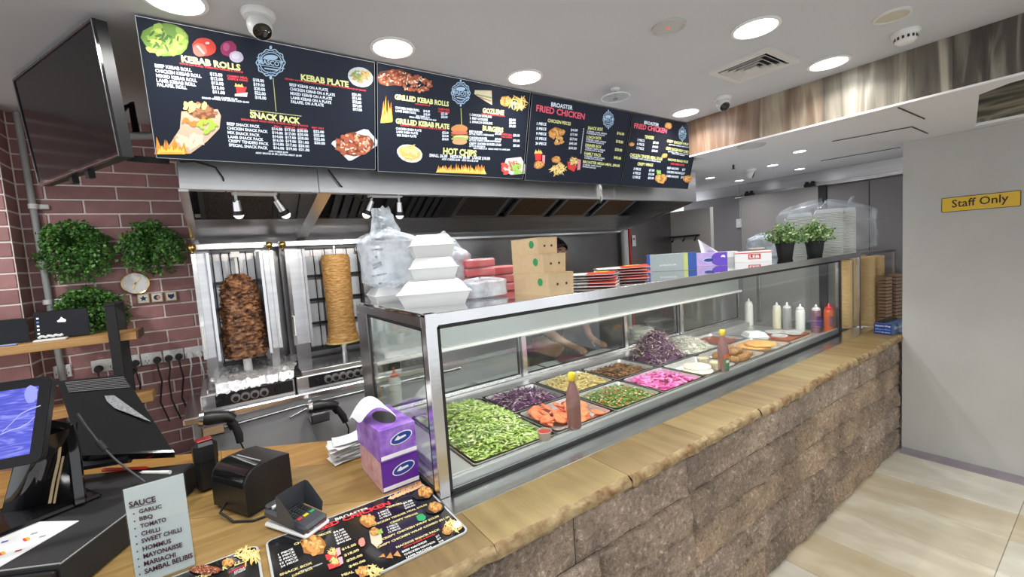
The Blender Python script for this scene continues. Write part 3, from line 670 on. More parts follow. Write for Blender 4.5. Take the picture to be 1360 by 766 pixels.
# electric kebab slicers resting in steel holders on the bench front
def slicer(pd, pb, ph, label):
    D = on(1, 2.5, *pd); B = on(1, 2.5, *pb); H = on(1, 2.5, *ph); ax = (B - D).normalized()
    t = thing('kebab_slicer', label, 'slicer', (B.x, 2.5, H.z), group='electric kebab slicers')
    P = lambda name, g, mat, par=None, **k: obj(name, g, mat, par or t, world=True, **k)
    P('blade_guard', G().cyl(D - ax * .012, D + ax * .006, .035, .042, 22), 'steel_bright', smooth=50)
    P('body', G().tube([D + ax * .005, D + ax * .03, B, B + (H - B) * .12 + ax * .02], [.03, .034, .028, .022], 14), 'black', smooth=60)
    P('grip', G().tube([B + ax * -.005, B + (H - B) * .3 + ax * .012, B + (H - B) * .7 + ax * .01, H], [.02, .017, .019, .016], 12), 'black_matte', smooth=60)
    P('trigger', G().tube([B + (H - B) * .25 - ax * .012, B + (H - B) * .5 - ax * .01], .007, 6), 'black')
    P('cord', G().tube([H, H + V((.012, .0, -.04)), H + V((.014, .03, -.09)), H + V((.0, .06, -.2))], .004, 6), 'rubber')
    P('holder', G().bx(D.x - .005, B.x - .02, 2.47, 2.53, D.z - .085, D.z - .08).bx(D.x - .005, B.x - .02, 2.47, 2.474, D.z - .085, D.z - .04).bx(D.x - .005, D.x - .001, 2.47, 2.6, D.z - .085, D.z - .04).bx(D.x - .005, B.x - .02, 2.53, 2.6, D.z - .085, D.z - .08), 'steel')
slicer((268, 556), (302, 553), (319, 587), 'electric kebab slicer holstered on the bench below the foil sheet')
slicer((412, 541), (440, 537), (459, 560), 'electric kebab slicer holstered on the bench below the chicken cone')
# ================================================================== menu boards
M('menu_navy', (.006, .008, .014), .3, spec=.22, emit=1.0, ecol=(.010, .013, .022))
def ink(name, c, e=.3): return M(name, c, .4, emit=e)
ink('ink_white', (.72, .80, .92)); ink('ink_yellow', (.74, .78, .32)); ink('ink_red', (.72, .06, .07)); ink('ink_blue', (.42, .60, .80)); ink('ink_pink', (.78, .10, .16))
M('frame_silver', (.55, .56, .58), .18, 1)
PAL = {}
def pal(c, e=.4):
    n = 'print_%02x%02x%02x_%d' % (*[int(min(255, q * 255)) for q in c], int(e * 10))
    return M(n, c, .45, emit=e)
def art(pn, parent, items, lab=None, name='food_picture', e=.2):
    """items: (kind, colour, args): each colour one printed layer, all layers one picture part with sub-parts"""
    root = None; lift = .0012
    for it in items:
        g = G()
        if it[0] == 'poly':
            for pts in it[2]: pn.poly(g, pts, lift)
        elif it[0] == 'blob':
            for a in it[2]: pn.blob(g, *a[:4], lift=lift, wob=a[4] if len(a) > 4 else .06, rot=a[5] if len(a) > 5 else 0, n=16)
        elif it[0] == 'spray':
            cx, cy, rx, ry, n, s0, s1, seed = it[2][:8]; el = it[2][8] if len(it[2]) > 8 else 1.6
            r = random.Random(seed)
            for _ in range(n):
                t = r.uniform(0, 2 * PI); q = math.sqrt(r.random()); s_ = r.uniform(s0, s1)
                pn.blob(g, cx + rx * q * math.cos(t), cy + ry * q * math.sin(t), s_ * el, s_, n=7, lift=lift + .00004 * r.random(), wob=.2, rot=r.uniform(0, PI), seed=seed)
        elif it[0] == 'flame':
            x0, y0, x1, y1, h, n, seed = it[2]; r = random.Random(seed)
            for i in range(n):
                u = (i + .5) / n; x = x0 + (x1 - x0) * u; y = y0 + (y1 - y0) * u; hh = h * r.uniform(.45, 1); w_ = abs(x1 - x0) / n * r.uniform(.7, 1.2) + .5; b_ = r.uniform(-.5, .5) * w_
                pn.poly(g, [(x - w_, y), (x - w_ * .5, y - hh * .4), (x + b_, y - hh), (x + w_ * .6, y - hh * .4), (x + w_, y)], lift)
        o = obj(name if root is None else 'print_layer', g, pal(it[1], e), root or parent, world=True, smooth=None)
        if root is None:
            root = o
            if lab: o['label'] = lab
        lift += .00035
    return root
def chicken(cx, cy, r, seed): return [('blob', (.42, .17, .04), [(cx, cy, r, r * .8, .15)]), ('spray', (.66, .33, .09), (cx, cy, r * .85, r * .7, 14, r * .14, r * .22, seed)), ('spray', (.80, .50, .18), (cx, cy - r * .1, r * .7, r * .55, 9, r * .08, r * .13, seed + 1))]
def fries(cx, cy, r, seed): return [('spray', (.72, .50, .13), (cx, cy, r, r * .75, 26, r * .07, r * .1, seed, 5)), ('spray', (.90, .74, .32), (cx, cy, r * .9, r * .65, 22, r * .05, r * .08, seed + 1, 6))]
def meat(cx, cy, rx, ry, seed): return [('blob', (.16, .045, .02), [(cx, cy, rx, ry, .1)]), ('spray', (.40, .10, .045), (cx, cy, rx * .9, ry * .9, 40, ry * .12, ry * .2, seed)), ('spray', (.70, .33, .20), (cx, cy, rx * .9, ry * .9, 24, ry * .07, ry * .12, seed + 1)), ('spray', (.86, .76, .68), (cx, cy, rx * .85, ry * .85, 14, ry * .04, ry * .07, seed + 2, 3))]
def logo(pn, parent, cx, cy, r, ry=None, words=True):
    g = G(); ry = ry or r
    def ringp(r0, r1, n=40, sc=0):
        for i in range(n):
            t0, t1 = 2 * PI * i / n, 2 * PI * (i + 1) / n
            k0 = 1 + sc * math.cos(10 * t0); k1 = 1 + sc * math.cos(10 * t1)
            pn.poly(g, [(cx + r * r0 * k0 * math.cos(t0), cy + ry * r0 * k0 * math.sin(t0)), (cx + r * r1 * k0 * math.cos(t0), cy + ry * r1 * k0 * math.sin(t0)), (cx + r * r1 * k1 * math.cos(t1), cy + ry * r1 * k1 * math.sin(t1)), (cx + r * r0 * k1 * math.cos(t1), cy + ry * r0 * k1 * math.sin(t1))])
    ringp(.93, 1.0, sc=.06); ringp(.86, .90, sc=-.05); ringp(.72, .78)
    pn.blob(g, cx, cy - ry * .38, r * .5, ry * .2); pn.blob(g, cx, cy - ry * 1.12, r * .1, ry * .14); pn.blob(g, cx, cy + ry * 1.1, r * .1, ry * .14)
    sl = .16
    for y0, y1 in ((-.2, -.25), (.26, .31)): pn.poly(g, [(cx - r * .98, cy + ry * (y0 - sl)), (cx + r * .98, cy + ry * (y0 + sl)), (cx + r * .98, cy + ry * (y1 + sl)), (cx - r * .98, cy + ry * (y1 - sl))])
    pn.tpx(g, 'MASCOT', (cx - r * .86, cy + ry * (.18 - sl * .8)), (cx + r * .86, cy + ry * (.18 + sl * .8)), ry * .34, .03)
    pn.poly(g, [(cx - r * .45, cy + ry * .36), (cx + r * .5, cy + ry * .5), (cx + r * .48, cy + ry * .6), (cx - r * .43, cy + ry * .46)])
    pn.tpx(g, '* * *', (cx - r * .25, cy + ry * .74), (cx + r * .25, cy + ry * .8), ry * .12, .02)
    return obj('emblem', g, 'ink_blue', parent, world=True, smooth=None)
YT, YL = 1.86, 1.975
def menu_board(x0, x1, zt, zb, label):
    tl, tr, bl_ = V((x0, YT, zt)), V((x1, YT, zt)), V((x0, YL, zb))
    pn = Panel(tl, tr, bl_)
    t = thing('menu_board', label, 'menu board', ((x0 + x1) / 2, YL, zb), group='menu boards over the counter')
    P = pn.P
    def slab(u0, u1, v0, v1, h0, h1): return G().ext([P(u0, v0, h0), P(u1, v0, h0), P(u1, v1, h0), P(u0, v1, h0)], pn.n * (h1 - h0))
    obj('back_case', slab(-.004, 1.004, -.006, 1.006, -.05, -.004), 'black', t, world=True, smooth=None)
    obj('screen', slab(0, 1, 0, 1, -.004, 0), 'menu_navy', t, world=True, smooth=None)
    fr = G(); e = .004; e2 = e * 1.78
    for a in ((-e, 1 + e, -e2, .0), (-e, 1 + e, 1.0, 1 + e2), (-e, 0, 0, 1), (1, 1 + e, 0, 1)): 
        q = slab(*a, -.01, .004); fr.add(q.v, q.f)
    obj('frame', fr, 'black_gloss', t, world=True, smooth=None)
    fr = G()
    for a in ((-e, 1 + e, -e2, -e2 * .45), (-e, 1 + e, 1 + e2 * .3, 1 + e2 * .7), (-e, -e * .5, 0, 1), (1 + e * .5, 1 + e, 0, 1)):
        q = slab(*a, .004, .0055); fr.add(q.v, q.f)
    obj('edge_strip', fr, 'frame_silver', t, world=True, smooth=None)
    obj('hanger', G().ext([P(.3, .0, -.05), P(.33, 0, -.05), P(.33, .5, -.05), P(.3, .5, -.05)], (0, .03, 0)).ext([P(.7, .0, -.05), P(.73, 0, -.05), P(.73, .5, -.05), P(.7, .5, -.05)], (0, .03, 0)).bx(x0 + .3 * (x1 - x0), x0 + .33 * (x1 - x0), YT + .04, YT + .06, zt - .05, ZC).bx(x0 + .7 * (x1 - x0), x0 + .73 * (x1 - x0), YT + .04, YT + .06, zt - .05, ZC), 'black', t, world=True, smooth=None)
    return t, pn
def lines(t, pn, fr, rows, mat, bold=.03, name='menu_text'):
    """rows: (string, (x0,y0), (x1,y1), cap height) in a zoomed frame fr -> photo pixels"""
    sc = fr(1, 0)[0] - fr(0, 0)[0]
    for st, a, b_, h in rows: obj(name, pn.tpx(G(), st, fr(*a), fr(*b_), h * sc, bold), mat, t, world=True, smooth=None)
def bar(t, pn, pts, mat, name='dotted_rule'):
    g = G(); (x0, y0), (x1, y1) = pts; n = int(math.hypot(x1 - x0, y1 - y0) / 1.8)
    for i in range(n):
        u = (i + .5) / n; pn.blob(g, x0 + (x1 - x0) * u, y0 + (y1 - y0) * u, .65, .65, n=6)
    return obj(name, g, mat, t, world=True, smooth=None)
ZT, ZB2 = 2.551, 2.122
b1, p1 = menu_board(-.128, .640, ZT - .002, 2.128, 'black menu board headed KEBAB ROLLS, KEBAB PLATE and SNACK PACK')
b2, p2 = menu_board(.656, 1.470, ZT, 2.122, 'black menu board headed GRILLED KEBAB ROLLS, GOZLEME and HOT CHIPS')
b3, p3 = menu_board(1.488, 2.284, ZT, 2.116, 'black menu board headed FRIED CHICKEN with chicken pieces and snack boxes')
b4, p4 = menu_board(2.300, 3.045, ZT - .003, 2.113, 'black menu board headed FRIED CHICKEN with tenders, wings and wraps')
F1 = lambda x, y: (180 + x / 3.482, 10 + y / 3.482)
F2 = lambda x, y: (490 + x / 3.022, 70 + y / 3.022)
F3 = lambda x, y: (695 + x / 5.673, 115 + y / 5.673)
F4 = lambda x, y: (825 + x / 6.964, 145 + y / 6.964)
def sz(fr, *pts): return [fr(*p) for p in pts]
# board 1
lines(b1, p1, F1, [('KEBAB ROLLS', (213, 250), (487, 292), 29), ('KEBAB PLATE', (765, 335), (985, 368), 27), ('SNACK PACK', (530, 508), (762, 538), 28)], 'ink_yellow', .045, 'heading')
lines(b1, p1, F1, [('WITH LETTUCE, TOMATO, ONION & SAUCE', (203, 262), (497, 303), 8), ('SERVED WITH SALAD & BREAD OR RICE WITH YOUR CHOICE OF SAUCE', (690, 332), (1065, 388), 7), ('KEBAB MEAT WITH CHIPS, CHEESE ON TOP & SAUCE', (488, 520), (798, 552), 8),
                   ('COMBO MEAL', (424, 321), (520, 331), 10), ('CHIPS & DRINK', (426, 333), (522, 343), 9), ('SMALL', (640, 552), (675, 556), 8), ('REGULAR', (690, 556), (738, 560), 8), ('LARGE', (752, 562), (792, 566), 8), ('MEAT ONLY', (815, 558), (872, 564), 8)], 'ink_red', .03, 'subheading')
L = [('BEEF KEBAB ROLL', (90, 275), (260, 297), 15), ('CHICKEN KEBAB ROLL', (92, 298), (305, 325), 15), ('MIXED KEBAB ROLL', (96, 321), (285, 345), 15), ('LAMB KEBAB ROLL', (98, 343), (280, 364), 15), ('FALAFEL ROLL', (101, 363), (238, 378), 15),
     ('BEEF KEBAB ON A PLATE', (712, 362), (890, 388), 13), ('CHICKEN KEBAB ON A PLATE', (714, 382), (922, 411), 13), ('MIXED KEBAB ON A PLATE', (716, 402), (908, 428), 13), ('LAMB KEBAB ON A PLATE', (718, 422), (905, 446), 13), ('FALAFEL ON A PLATE', (719, 441), (870, 458), 13),
     ('BEEF SNACK PACK', (423, 543), (575, 557), 13), ('CHICKEN SNACK PACK', (424, 563), (612, 580), 13), ('MIX SNACK PACK', (426, 583), (575, 597), 13), ('LAMB SNACK PACK', (428, 603), (592, 617), 13), ('CRISPY TENDERS PACK', (430, 622), (616, 637), 13), ('SPECIAL SNACK PACK', (432, 641), (612, 656), 13),
     ('ADD CHEESE $1.00', (362, 418), (472, 428), 8), ('BREAD UPSIZE TO LARGE ADD $2.00', (308, 421), (525, 442), 8), ('ADD CHEESE $2.00', (615, 667), (705, 673), 7), ('ADD SAUCE $1.00 | EXTRA MEAT $3.00', (555, 675), (768, 689), 8)]
for i, s_ in enumerate(('$12.00', '$12.00', '$13.00', '$13.00', '$11.00')): L.append((s_, (345 + 3 * i, 313 + 20.5 * i), (402 + 3 * i, 320 + 20.5 * i), 14))
for i, s_ in enumerate(('$18.00', '$19.00', '$20.00', '$22.00', '$18.00')): L.append((s_, (543 + 2.5 * i, 340 + 20 * i), (595 + 2.5 * i, 347 + 20 * i), 14))
for i, s_ in enumerate(('$21.00', '$21.00', '$22.00', '$24.00', '$17.00')): L.append((s_, (1000 + 1.2 * i, 406 + 17 * i), (1042 + 1.2 * i, 412 + 17 * i), 12))
for c_, (xx, ps) in enumerate(((630, (14, 14, 14, 16, 14, 16)), (689, (17, 17, 17, 19, 17, 19)), (747, (20, 20, 20, 21, 20, 21)), (822, (22, 22, 22, 20)))):
    for i, v_ in enumerate(ps): L.append(('$%d.00' % v_, (xx + 1.5 * i, 565 + 4 * c_ + 17.5 * i), (xx + 50 + 1.5 * i, 570 + 4 * c_ + 17.5 * i), 12))
lines(b1, p1, F1, L, 'ink_white', .035)
bar(b1, p1, [F1(636, 325), F1(650, 480)], 'ink_yellow'); bar(b1, p1, [F1(528, 474), F1(768, 502)], 'ink_yellow')
logo(p1, b1, *F1(625, 255), 19, 18)
x, y = F1(135, 150)
art(p1, b1, [('blob', (.16, .30, .05), [(x, y, 31, 22, .08, .1)]), ('spray', (.30, .48, .08), (x, y, 27, 18, 26, 3, 5.5, 3)), ('spray', (.55, .62, .12), (x, y + 3, 26, 17, 18, 1.8, 3.6, 4)), ('spray', (.08, .17, .04), (x - 3, y, 22, 14, 16, 1, 2, 5, 3))], 'green lettuce picture')
x, y = F1(318, 182)
art(p1, b1, [('blob', (.62, .05, .03), [(x, y, 16, 12, .03, .2)]), ('blob', (.72, .16, .12), [(x - 6, y + 4, 10, 8.5, .04, .6)]), ('poly', (.86, .55, .42), [[(x - 11, y - 1), (x - 8, y - 2), (x + 1, y + 9), (x - 1, y + 10)]]), ('blob', (.80, .55, .50), [(x + 4, y - 5, 3, 1.6)])], 'red tomato picture')
x, y = F1(430, 190)
art(p1, b1, [('blob', (.33, .03, .12), [(x, y, 11, 10.5, .04)]), ('blob', (.52, .10, .24), [(x - 3, y - 2, 4.5, 5.5)]), ('blob', (.62, .58, .76), [(x + 10.5, y + 11, 9.5, 7.5, .03, .3)]), ('blob', (.78, .74, .88), [(x + 9.5, y + 10, 5.5, 4, .03, .3)])], 'red onion picture')
A_ = sz(F1, (212, 480), (205, 560), (140, 660), (185, 678), (255, 675), (330, 620), (388, 560), (395, 500), (380, 470))
art(p1, b1, [('poly', (.56, .42, .30), [A_[::-1]]), ('spray', (.72, .60, .46), (*F1(250, 610), 15, 12, 14, 2, 4, 12, 2.5)), ('blob', (.20, .07, .03), [(*F1(305, 480), 20, 10, .12, .2)]), ('spray', (.36, .16, .08), (*F1(310, 475), 19, 9, 26, 1.6, 3, 8)), ('spray', (.80, .22, .05), (*F1(275, 525), 16, 5, 10, 2, 3.5, 9)), ('spray', (.35, .55, .06), (*F1(330, 545), 16, 8, 16, 2, 3.4, 10)), ('spray', (.80, .80, .22), (*F1(270, 450), 14, 6, 10, 2, 3.6, 11)), ('flame', (.85, .28, .03), (*F1(98, 678), *F1(230, 676), 24, 9, 2)), ('flame', (.95, .62, .12), (*F1(105, 678), *F1(225, 678), 15, 9, 3))], 'kebab wrap picture with flames')
x, y = F1(487, 382); art(p1, b1, [('poly', (.66, .04, .04), [[(x - 7, y - 6), (x - 5, y + 6), (x + 4, y + 8), (x + 8, y - 4)]]), ('flame', (.85, .66, .2), (x - 7, y - 5, x + 2, y - 4, 5, 6, 2)), ('poly', (.80, .72, .66), [[(x - 8, y + 5), (x - 8, y + 8), (x + 8, y + 9), (x + 9, y + 3)]])])
x, y = F1(1040, 322); art(p1, b1, [('blob', (.55, .60, .62), [(x, y, 17, 13, .02, .3)]), ('spray', (.40, .30, .10), (x, y - 2, 13, 8, 26, 1.3, 2.4, 14)), ('spray', (.22, .30, .08), (x - 4, y - 3, 9, 6, 12, 1.2, 2, 15)), ('spray', (.75, .42, .14), (x + 6, y - 3, 7, 5, 10, 1, 2, 16))])
x, y = F1(1012, 632)
art(p1, b1, [('poly', (.62, .66, .70), [sz(F1, (905, 630), (985, 708), (1000, 706), (1115, 640), (1118, 615), (1075, 565), (1055, 562), (912, 618))]), *meat(x, y, 26, 15, 20)], 'tray of saucy meat picture')
# board 2
lines(b2, p2, F2, [('GRILLED KEBAB ROLLS', (103, 186), (320, 215), 20), ('GRILLED KEBAB PLATE', (107, 283), (322, 306), 20), ('GOZLEME', (455, 240), (541, 250), 19), ('BURGERS', (455, 311), (538, 320), 19), ('HOT CHIPS', (297, 406), (431, 416), 25)], 'ink_yellow', .045, 'heading')
lines(b2, p2, F2, [('WITH SALAD & SAUCE', (185, 208), (245, 215), 6), ('SERVED WITH SALAD, CHIPS & SAUCE', (125, 293), (308, 312), 6), ('SPINACH OR POTATO', (450, 248), (545, 257), 5), ('COMBO MEAL', (277, 229), (324, 234), 8), ('CHIPS & DRINK', (277, 238), (324, 243), 6), ('COMBO MEAL', (530, 330), (574, 335), 8), ('CHIPS & DRINK', (530, 339), (574, 343), 5)], 'ink_red', .03, 'subheading')
L = [('CHICKEN SHISH ROLL', (105, 224), (203, 236), 9), ('LAMB SHISH ROLL', (107, 237), (190, 246), 9), ('ADD CHEESE $1.00', (188, 256), (243, 263), 6), ('BREAD UPSIZE TO LARGE ADD $2.00', (162, 260), (270, 274), 6), ('CHICKEN SHISH PLATE', (108, 308), (210, 317), 9), ('LAMB SHISH PLATE', (110, 321), (196, 328), 9), ('MIX SHISH PLATE', (112, 335), (190, 340), 9),
     ('1. CHICKEN GOZLEME', (404, 252), (492, 262), 9), ('2. BEEF GOZLEME', (404, 266), (476, 274), 9), ('3. SPINACH GOZLEME', (404, 281), (495, 288), 9), ('BEEF BURGER', (402, 320), (456, 324), 9), ('LETTUCE, TOMATO, CHEESE & SAUCE', (402, 329), (500, 335), 7), ('CHICKEN BURGER', (402, 345), (474, 349), 9), ('LETTUCE, TOMATO, CHEESE & MAYONNAISE', (402, 354), (528, 360), 7), ('CRISPY CHICKEN BURGER $15.00', (402, 368), (530, 374), 9), ('LETTUCE AND MAYO', (402, 377), (466, 381), 7), ('ADD CHEESE $1.00   BREAD UPSIZE TO LARGE $2.00', (418, 386), (565, 392), 6),
     ('SMALL $6.00   MEDIUM $8.00   LARGE $10.00', (242, 417), (485, 430), 12), ('ADD CHEESE $2.00   ADD SAUCE $1.00', (292, 430), (438, 438), 8)]
for st, xx, yy in (('$14.00', 218, 238), ('$15.00', 219, 251), ('$21.00', 289, 248), ('$22.00', 289, 261), ('$22.00', 293, 324), ('$23.00', 293, 337), ('$24.00', 293, 350), ('$9.00', 562, 273), ('$9.00', 562, 285), ('$9.00', 562, 298), ('$15.00', 505, 328), ('$15.00', 505, 350), ('$21.00', 578, 335), ('$21.00', 578, 356), ('$21.00', 578, 376)): L.append((st, (xx, yy), (xx + 26, yy + 2), 9))
lines(b2, p2, F2, L, 'ink_white', .035)
logo(p2, b2, *F2(368, 162), 12.5, 14.5); bar(b2, p2, [F2(369, 222), F2(372, 295)], 'ink_yellow')
art(p2, b2, meat(*F2(100, 100), 24, 11, 31) + meat(*F2(190, 125), 22, 12, 41)[1:], 'grilled meat picture')
art(p2, b2, [('flame', (.85, .25, .03), (*F2(52, 280), *F2(92, 275), 36, 5, 5)), ('flame', (.95, .6, .12), (*F2(52, 282), *F2(88, 278), 22, 5, 6)), ('flame', (.90, .30, .04), (*F2(274, 478), *F2(464, 487), 14, 24, 7)), ('flame', (.98, .68, .16), (*F2(274, 480), *F2(464, 487), 9, 24, 8))], 'flames picture')
art(p2, b2, [('poly', (.66, .60, .42), [sz(F2, (422, 165), (425, 150), (492, 152), (494, 210), (462, 192))]), ('poly', (.25, .34, .10), [sz(F2, (428, 165), (492, 178), (492, 184), (430, 170))]), ('poly', (.42, .22, .12), [sz(F2, (440, 175), (490, 192), (490, 198), (445, 180))])])
art(p2, b2, chicken(*F2(550, 195), 8, 51) + fries(*F2(600, 202), 11, 52), 'fried chicken and chips picture')
x, y = F2(363, 330); art(p2, b2, [('blob', (.60, .27, .09), [(x, y - 8, 11, 6, .04)]), ('blob', (.22, .09, .04), [(x, y, 11.5, 4)]), ('blob', (.75, .16, .09), [(x, y - 3, 11, 2.2)]), ('blob', (.82, .74, .34), [(x + 2, y + 2.5, 10, 2.2)]), ('blob', (.35, .52, .12), [(x, y + 5, 11.5, 2.4)]), ('blob', (.68, .36, .18), [(x, y + 9, 10, 4, .04)])], 'burger picture')
x, y = F2(163, 404); art(p2, b2, [('blob', (.72, .72, .68), [(x, y, 17.5, 11.5, .02, .3)]), ('blob', (.72, .52, .18), [(x, y - 1, 15, 9, .05, .3)]), *fries(x, y - 1, 12, 55)], 'bowl of chips picture')
x, y = F2(580, 452); art(p2, b2, [('poly', (.66, .62, .58), [sz(F2, (535, 470), (550, 425), (610, 418), (626, 450), (624, 485), (570, 490))]), *meat(x, y, 10, 7, 57)[1:], ('spray', (.30, .58, .10), (x + 6, y + 5, 10, 7, 12, 1.2, 2.4, 58)), ('spray', (.75, .08, .06), (x - 11, y + 4, 4, 6, 8, 1.4, 2.6, 59))])
# board 3
lines(b3, p3, F3, [('FRIED CHICKEN', (95, 183), (460, 248), 48)], 'ink_pink', .03, 'heading')
lines(b3, p3, F3, [('BROASTER', (208, 148), (370, 175), 32)] + [('%d PIECE' % n_, (100 - 2.5 * i, 288 + 37 * i), (172 - 0 * i, 293 + 37 * i), 20) for i, n_ in enumerate((1, 5, 9, 15, 24))] + [(s_, (356 - 4 * i, 333 + 34 * i), (408 - 2 * i, 338 + 34 * i), 18) for i, s_ in enumerate(('$4.00', '$17.00', '$27.00', '$45.00', '$60.00'))]
      + [(a_, (478 - 6 * i, 341 + 62 * i), (628 - 6 * i, 362 + 62 * i), 11) for i, a_ in enumerate(('2 PIECES, CHIPS, BREAD', '3 PIECES, CHIPS, BREAD', '4 PIECES, CHIPS & DRINK', '9 PIECES, LARGE CHIPS'))] + [(a_, (476 - 6 * i, 354 + 62 * i), (612 - 6 * i, 374 + 62 * i), 10) for i, a_ in enumerate(('COLESLAW & SAUCE', 'COLESLAW & SAUCE', 'COLESLAW & SAUCE', 'COLESLAW & SAUCES'))] + [('15 PIECES, CHIPS, SALAD', (448, 593), (585, 607), 11), ('DRINKS & SAUCES', (446, 606), (545, 619), 10)], 'ink_white', .03)
lines(b3, p3, F3, [('CHICKEN PIECES', (182, 265), (356, 292), 24), ('SNACK BOX', (484, 322), (598, 334), 24), ('LUNCH BOX', (474, 388), (586, 400), 22), ('DINNER BOX', (466, 450), (586, 464), 22), ('FAMILY PACK', (458, 512), (586, 528), 22), ('BROASTER MEGA MEAL $90.00', (448, 574), (724, 606), 20)] + [(s_, (704 - 8 * i, 358 + 61 * i), (758 - 8 * i, 368 + 61 * i), 20) for i, s_ in enumerate(('$16.00', '$18.00', '$20.00', '$45.00'))], 'ink_yellow', .03)
logo(p3, b3, *F3(640, 248), 7.3, 10.5); bar(b3, p3, [F3(455, 312), F3(432, 505)], 'ink_white')
art(p3, b3, chicken(*F3(240, 350), 9, 61) + chicken(*F3(265, 405), 9, 62)[1:] + chicken(*F3(285, 345), 5, 66), 'chicken pieces picture')
def cup(cx, cy, r): return [('poly', (.70, .04, .04), [[(cx - r, cy - r), (cx - r * .8, cy + r), (cx + r * .8, cy + r), (cx + r, cy - r)]]), ('flame', (.88, .68, .2), (cx - r, cy - r, cx + r, cy - r, r * 1.6, 8, 3)), ('poly', (.75, .30, .34), [[(cx + r * 1.2, cy - r * .6), (cx + r * 1.1, cy + r * 1.9), (cx + r * 1.9, cy + r * 1.9), (cx + r * 2, cy - r * .5)]])]
art(p3, b3, cup(*F3(112, 530), 4.5) + chicken(*F3(115, 590), 7, 63) + fries(*F3(255, 620), 10, 64) + chicken(*F3(245, 550), 6, 65), 'chicken and chips meals picture')
x, y = F3(370, 590); art(p3, b3, [('poly', (.72, .05, .05), [[(x - 7, y - 5), (x - 6, y + 5), (x + 2, y + 9), (x + 6, y + 1)]]), *fries(x + 2, y - 5, 6, 67), ('poly', (.75, .30, .34), [[(x + 7, y - 8), (x + 6, y + 7), (x + 10, y + 6), (x + 11, y - 7)]])])
# board 4
lines(b4, p4, F4, [('FRIED CHICKEN', (116, 172), (418, 222), 46)], 'ink_pink', .03, 'heading')
lines(b4, p4, F4, [('BROASTER', (210, 135), (345, 160), 30)] + [('%d PIECE' % n_, (148 - 4 * i, 292 + 37 * i), (214 - 3 * i, 304 + 37 * i), 22) for i, n_ in enumerate((3, 6, 12))] + [(s_, (292 - 6 * i, 315 + 38 * i), (342 - 4 * i, 322 + 38 * i), 20) for i, s_ in enumerate(('$9.00', '$16.00', '$30.00'))]
      + [('%d PIECE' % n_, (112 - 4 * i, 560 + 38 * i), (180 - 3 * i, 566 + 38 * i), 22) for i, n_ in enumerate((3, 6, 12))] + [(s_, (255 - 5 * i, 572 + 36 * i), (305 - 3 * i, 576 + 36 * i), 20) for i, s_ in enumerate(('$7.00', '$12.00', '$22.00'))] + [('2 TENDERS, CHIPS, COLESLAW, BREAD, SAUCE', (84, 452), (364, 492), 13), ('LETTUCE, CHEESE, MAYO & SAUCE', (440, 330), (650, 362), 11), ('LETTUCE, CHEESE, MAYO & SAUCE', (432, 395), (620, 425), 11), ('WITH CHIPS & DRINK', (468, 414), (585, 434), 11), ('BEEF NACHOS', (424, 552), (528, 562), 20), ('CHICKEN NACHOS', (420, 588), (552, 600), 20), ('LAMB NACHOS', (415, 625), (528, 636), 20), ('$17', (562, 566), (590, 570), 20), ('$17', (556, 602), (584, 606), 20), ('$18', (550, 638), (578, 640), 20)], 'ink_white', .03)
lines(b4, p4, F4, [('TENDERS', (214, 268), (300, 280), 30), ('CHICKEN TENDER MEAL $16.00', (78, 435), (378, 474), 30), ('CRISPY WINGS', (148, 518), (292, 530), 28), ('CRISPY CHICKEN WRAP $15.00', (420, 303), (672, 346), 24), ('CRISPY CHICKEN WRAP COMBO $21.00', (412, 372), (662, 415), 26), ('NACHOS SNACK PACK', (430, 474), (618, 498), 22)], 'ink_yellow', .03)
lines(b4, p4, F4, [('WITH CHEESE & SAUCE', (455, 512), (582, 525), 18)], 'ink_red', .03)
logo(p4, b4, *F4(565, 228), 5, 8.5)
art(p4, b4, chicken(*F4(95, 325), 3.6, 71) + chicken(*F4(435, 150), 5, 72) + chicken(*F4(398, 430), 4, 73) + chicken(*F4(358, 640), 8, 74) + chicken(*F4(610, 645), 6, 75) + [('spray', (.25, .5, .1), (*F4(345, 582), 3, 2, 6, 1, 1.6, 76))], 'crispy chicken pictures')
# ================================================================== hanging black screen
TVc = [V((-.595, 2.61, 2.545)), V((-.239, 1.9, 2.538)), V((-.217, 1.9, 2.108)), V((-.566, 2.61, 2.118))]
tvn = (TVc[1] - TVc[0]).cross(TVc[3] - TVc[0]).normalized()
if tvn.dot(CAM - TVc[0]) < 0: tvn = -tvn
tv = thing('television', 'black flat television hung on a steel arm by the brick wall', 'television', tuple((TVc[2] + TVc[3]) / 2))
def quad(a, b, u0, u1, v0, v1, h0, h1, C=TVc, n=None):
    n = n or tvn
    P_ = lambda u, v: (C[0] * (1 - u) + C[1] * u) * (1 - v) + (C[3] * (1 - u) + C[2] * u) * v
    return a.ext([P_(u0, v0) + n * h0, P_(u1, v0) + n * h0, P_(u1, v1) + n * h0, P_(u0, v1) + n * h0], n * (h1 - h0))
obj('case', quad(G(), 0, .0, 1, 0, 1, -.035, -.004), 'black', tv, world=True, smooth=None)
obj('back_hump', quad(G(), 0, .2, .85, .3, .97, -.06, -.035), 'black', tv, world=True, smooth=None)
obj('panel', quad(G(), 0, .012, .988, .02, .965, -.004, .001), M('tv_panel', (.006, .006, .007), .15, spec=.25), tv, world=True, smooth=None)
bz = G(); [quad(bz, 0, *q, -.004, .004) for q in ((0, 1, 0, .02), (0, 1, .965, 1), (0, .012, .02, .965), (.988, 1, .02, .965))]
obj('bezel', bz, 'black_gloss', tv, world=True, smooth=None)
bz = G(); [quad(bz, 0, *q, .004, .0055) for q in ((0, 1, 0, .006), (0, 1, .985, .995), (0, .005, 0, 1), (.995, 1, 0, 1))]
obj('edge_strip', bz, 'frame_silver', tv, world=True, smooth=None)
c_ = (TVc[0] + TVc[1] + TVc[2] + TVc[3]) / 4 - tvn * .06
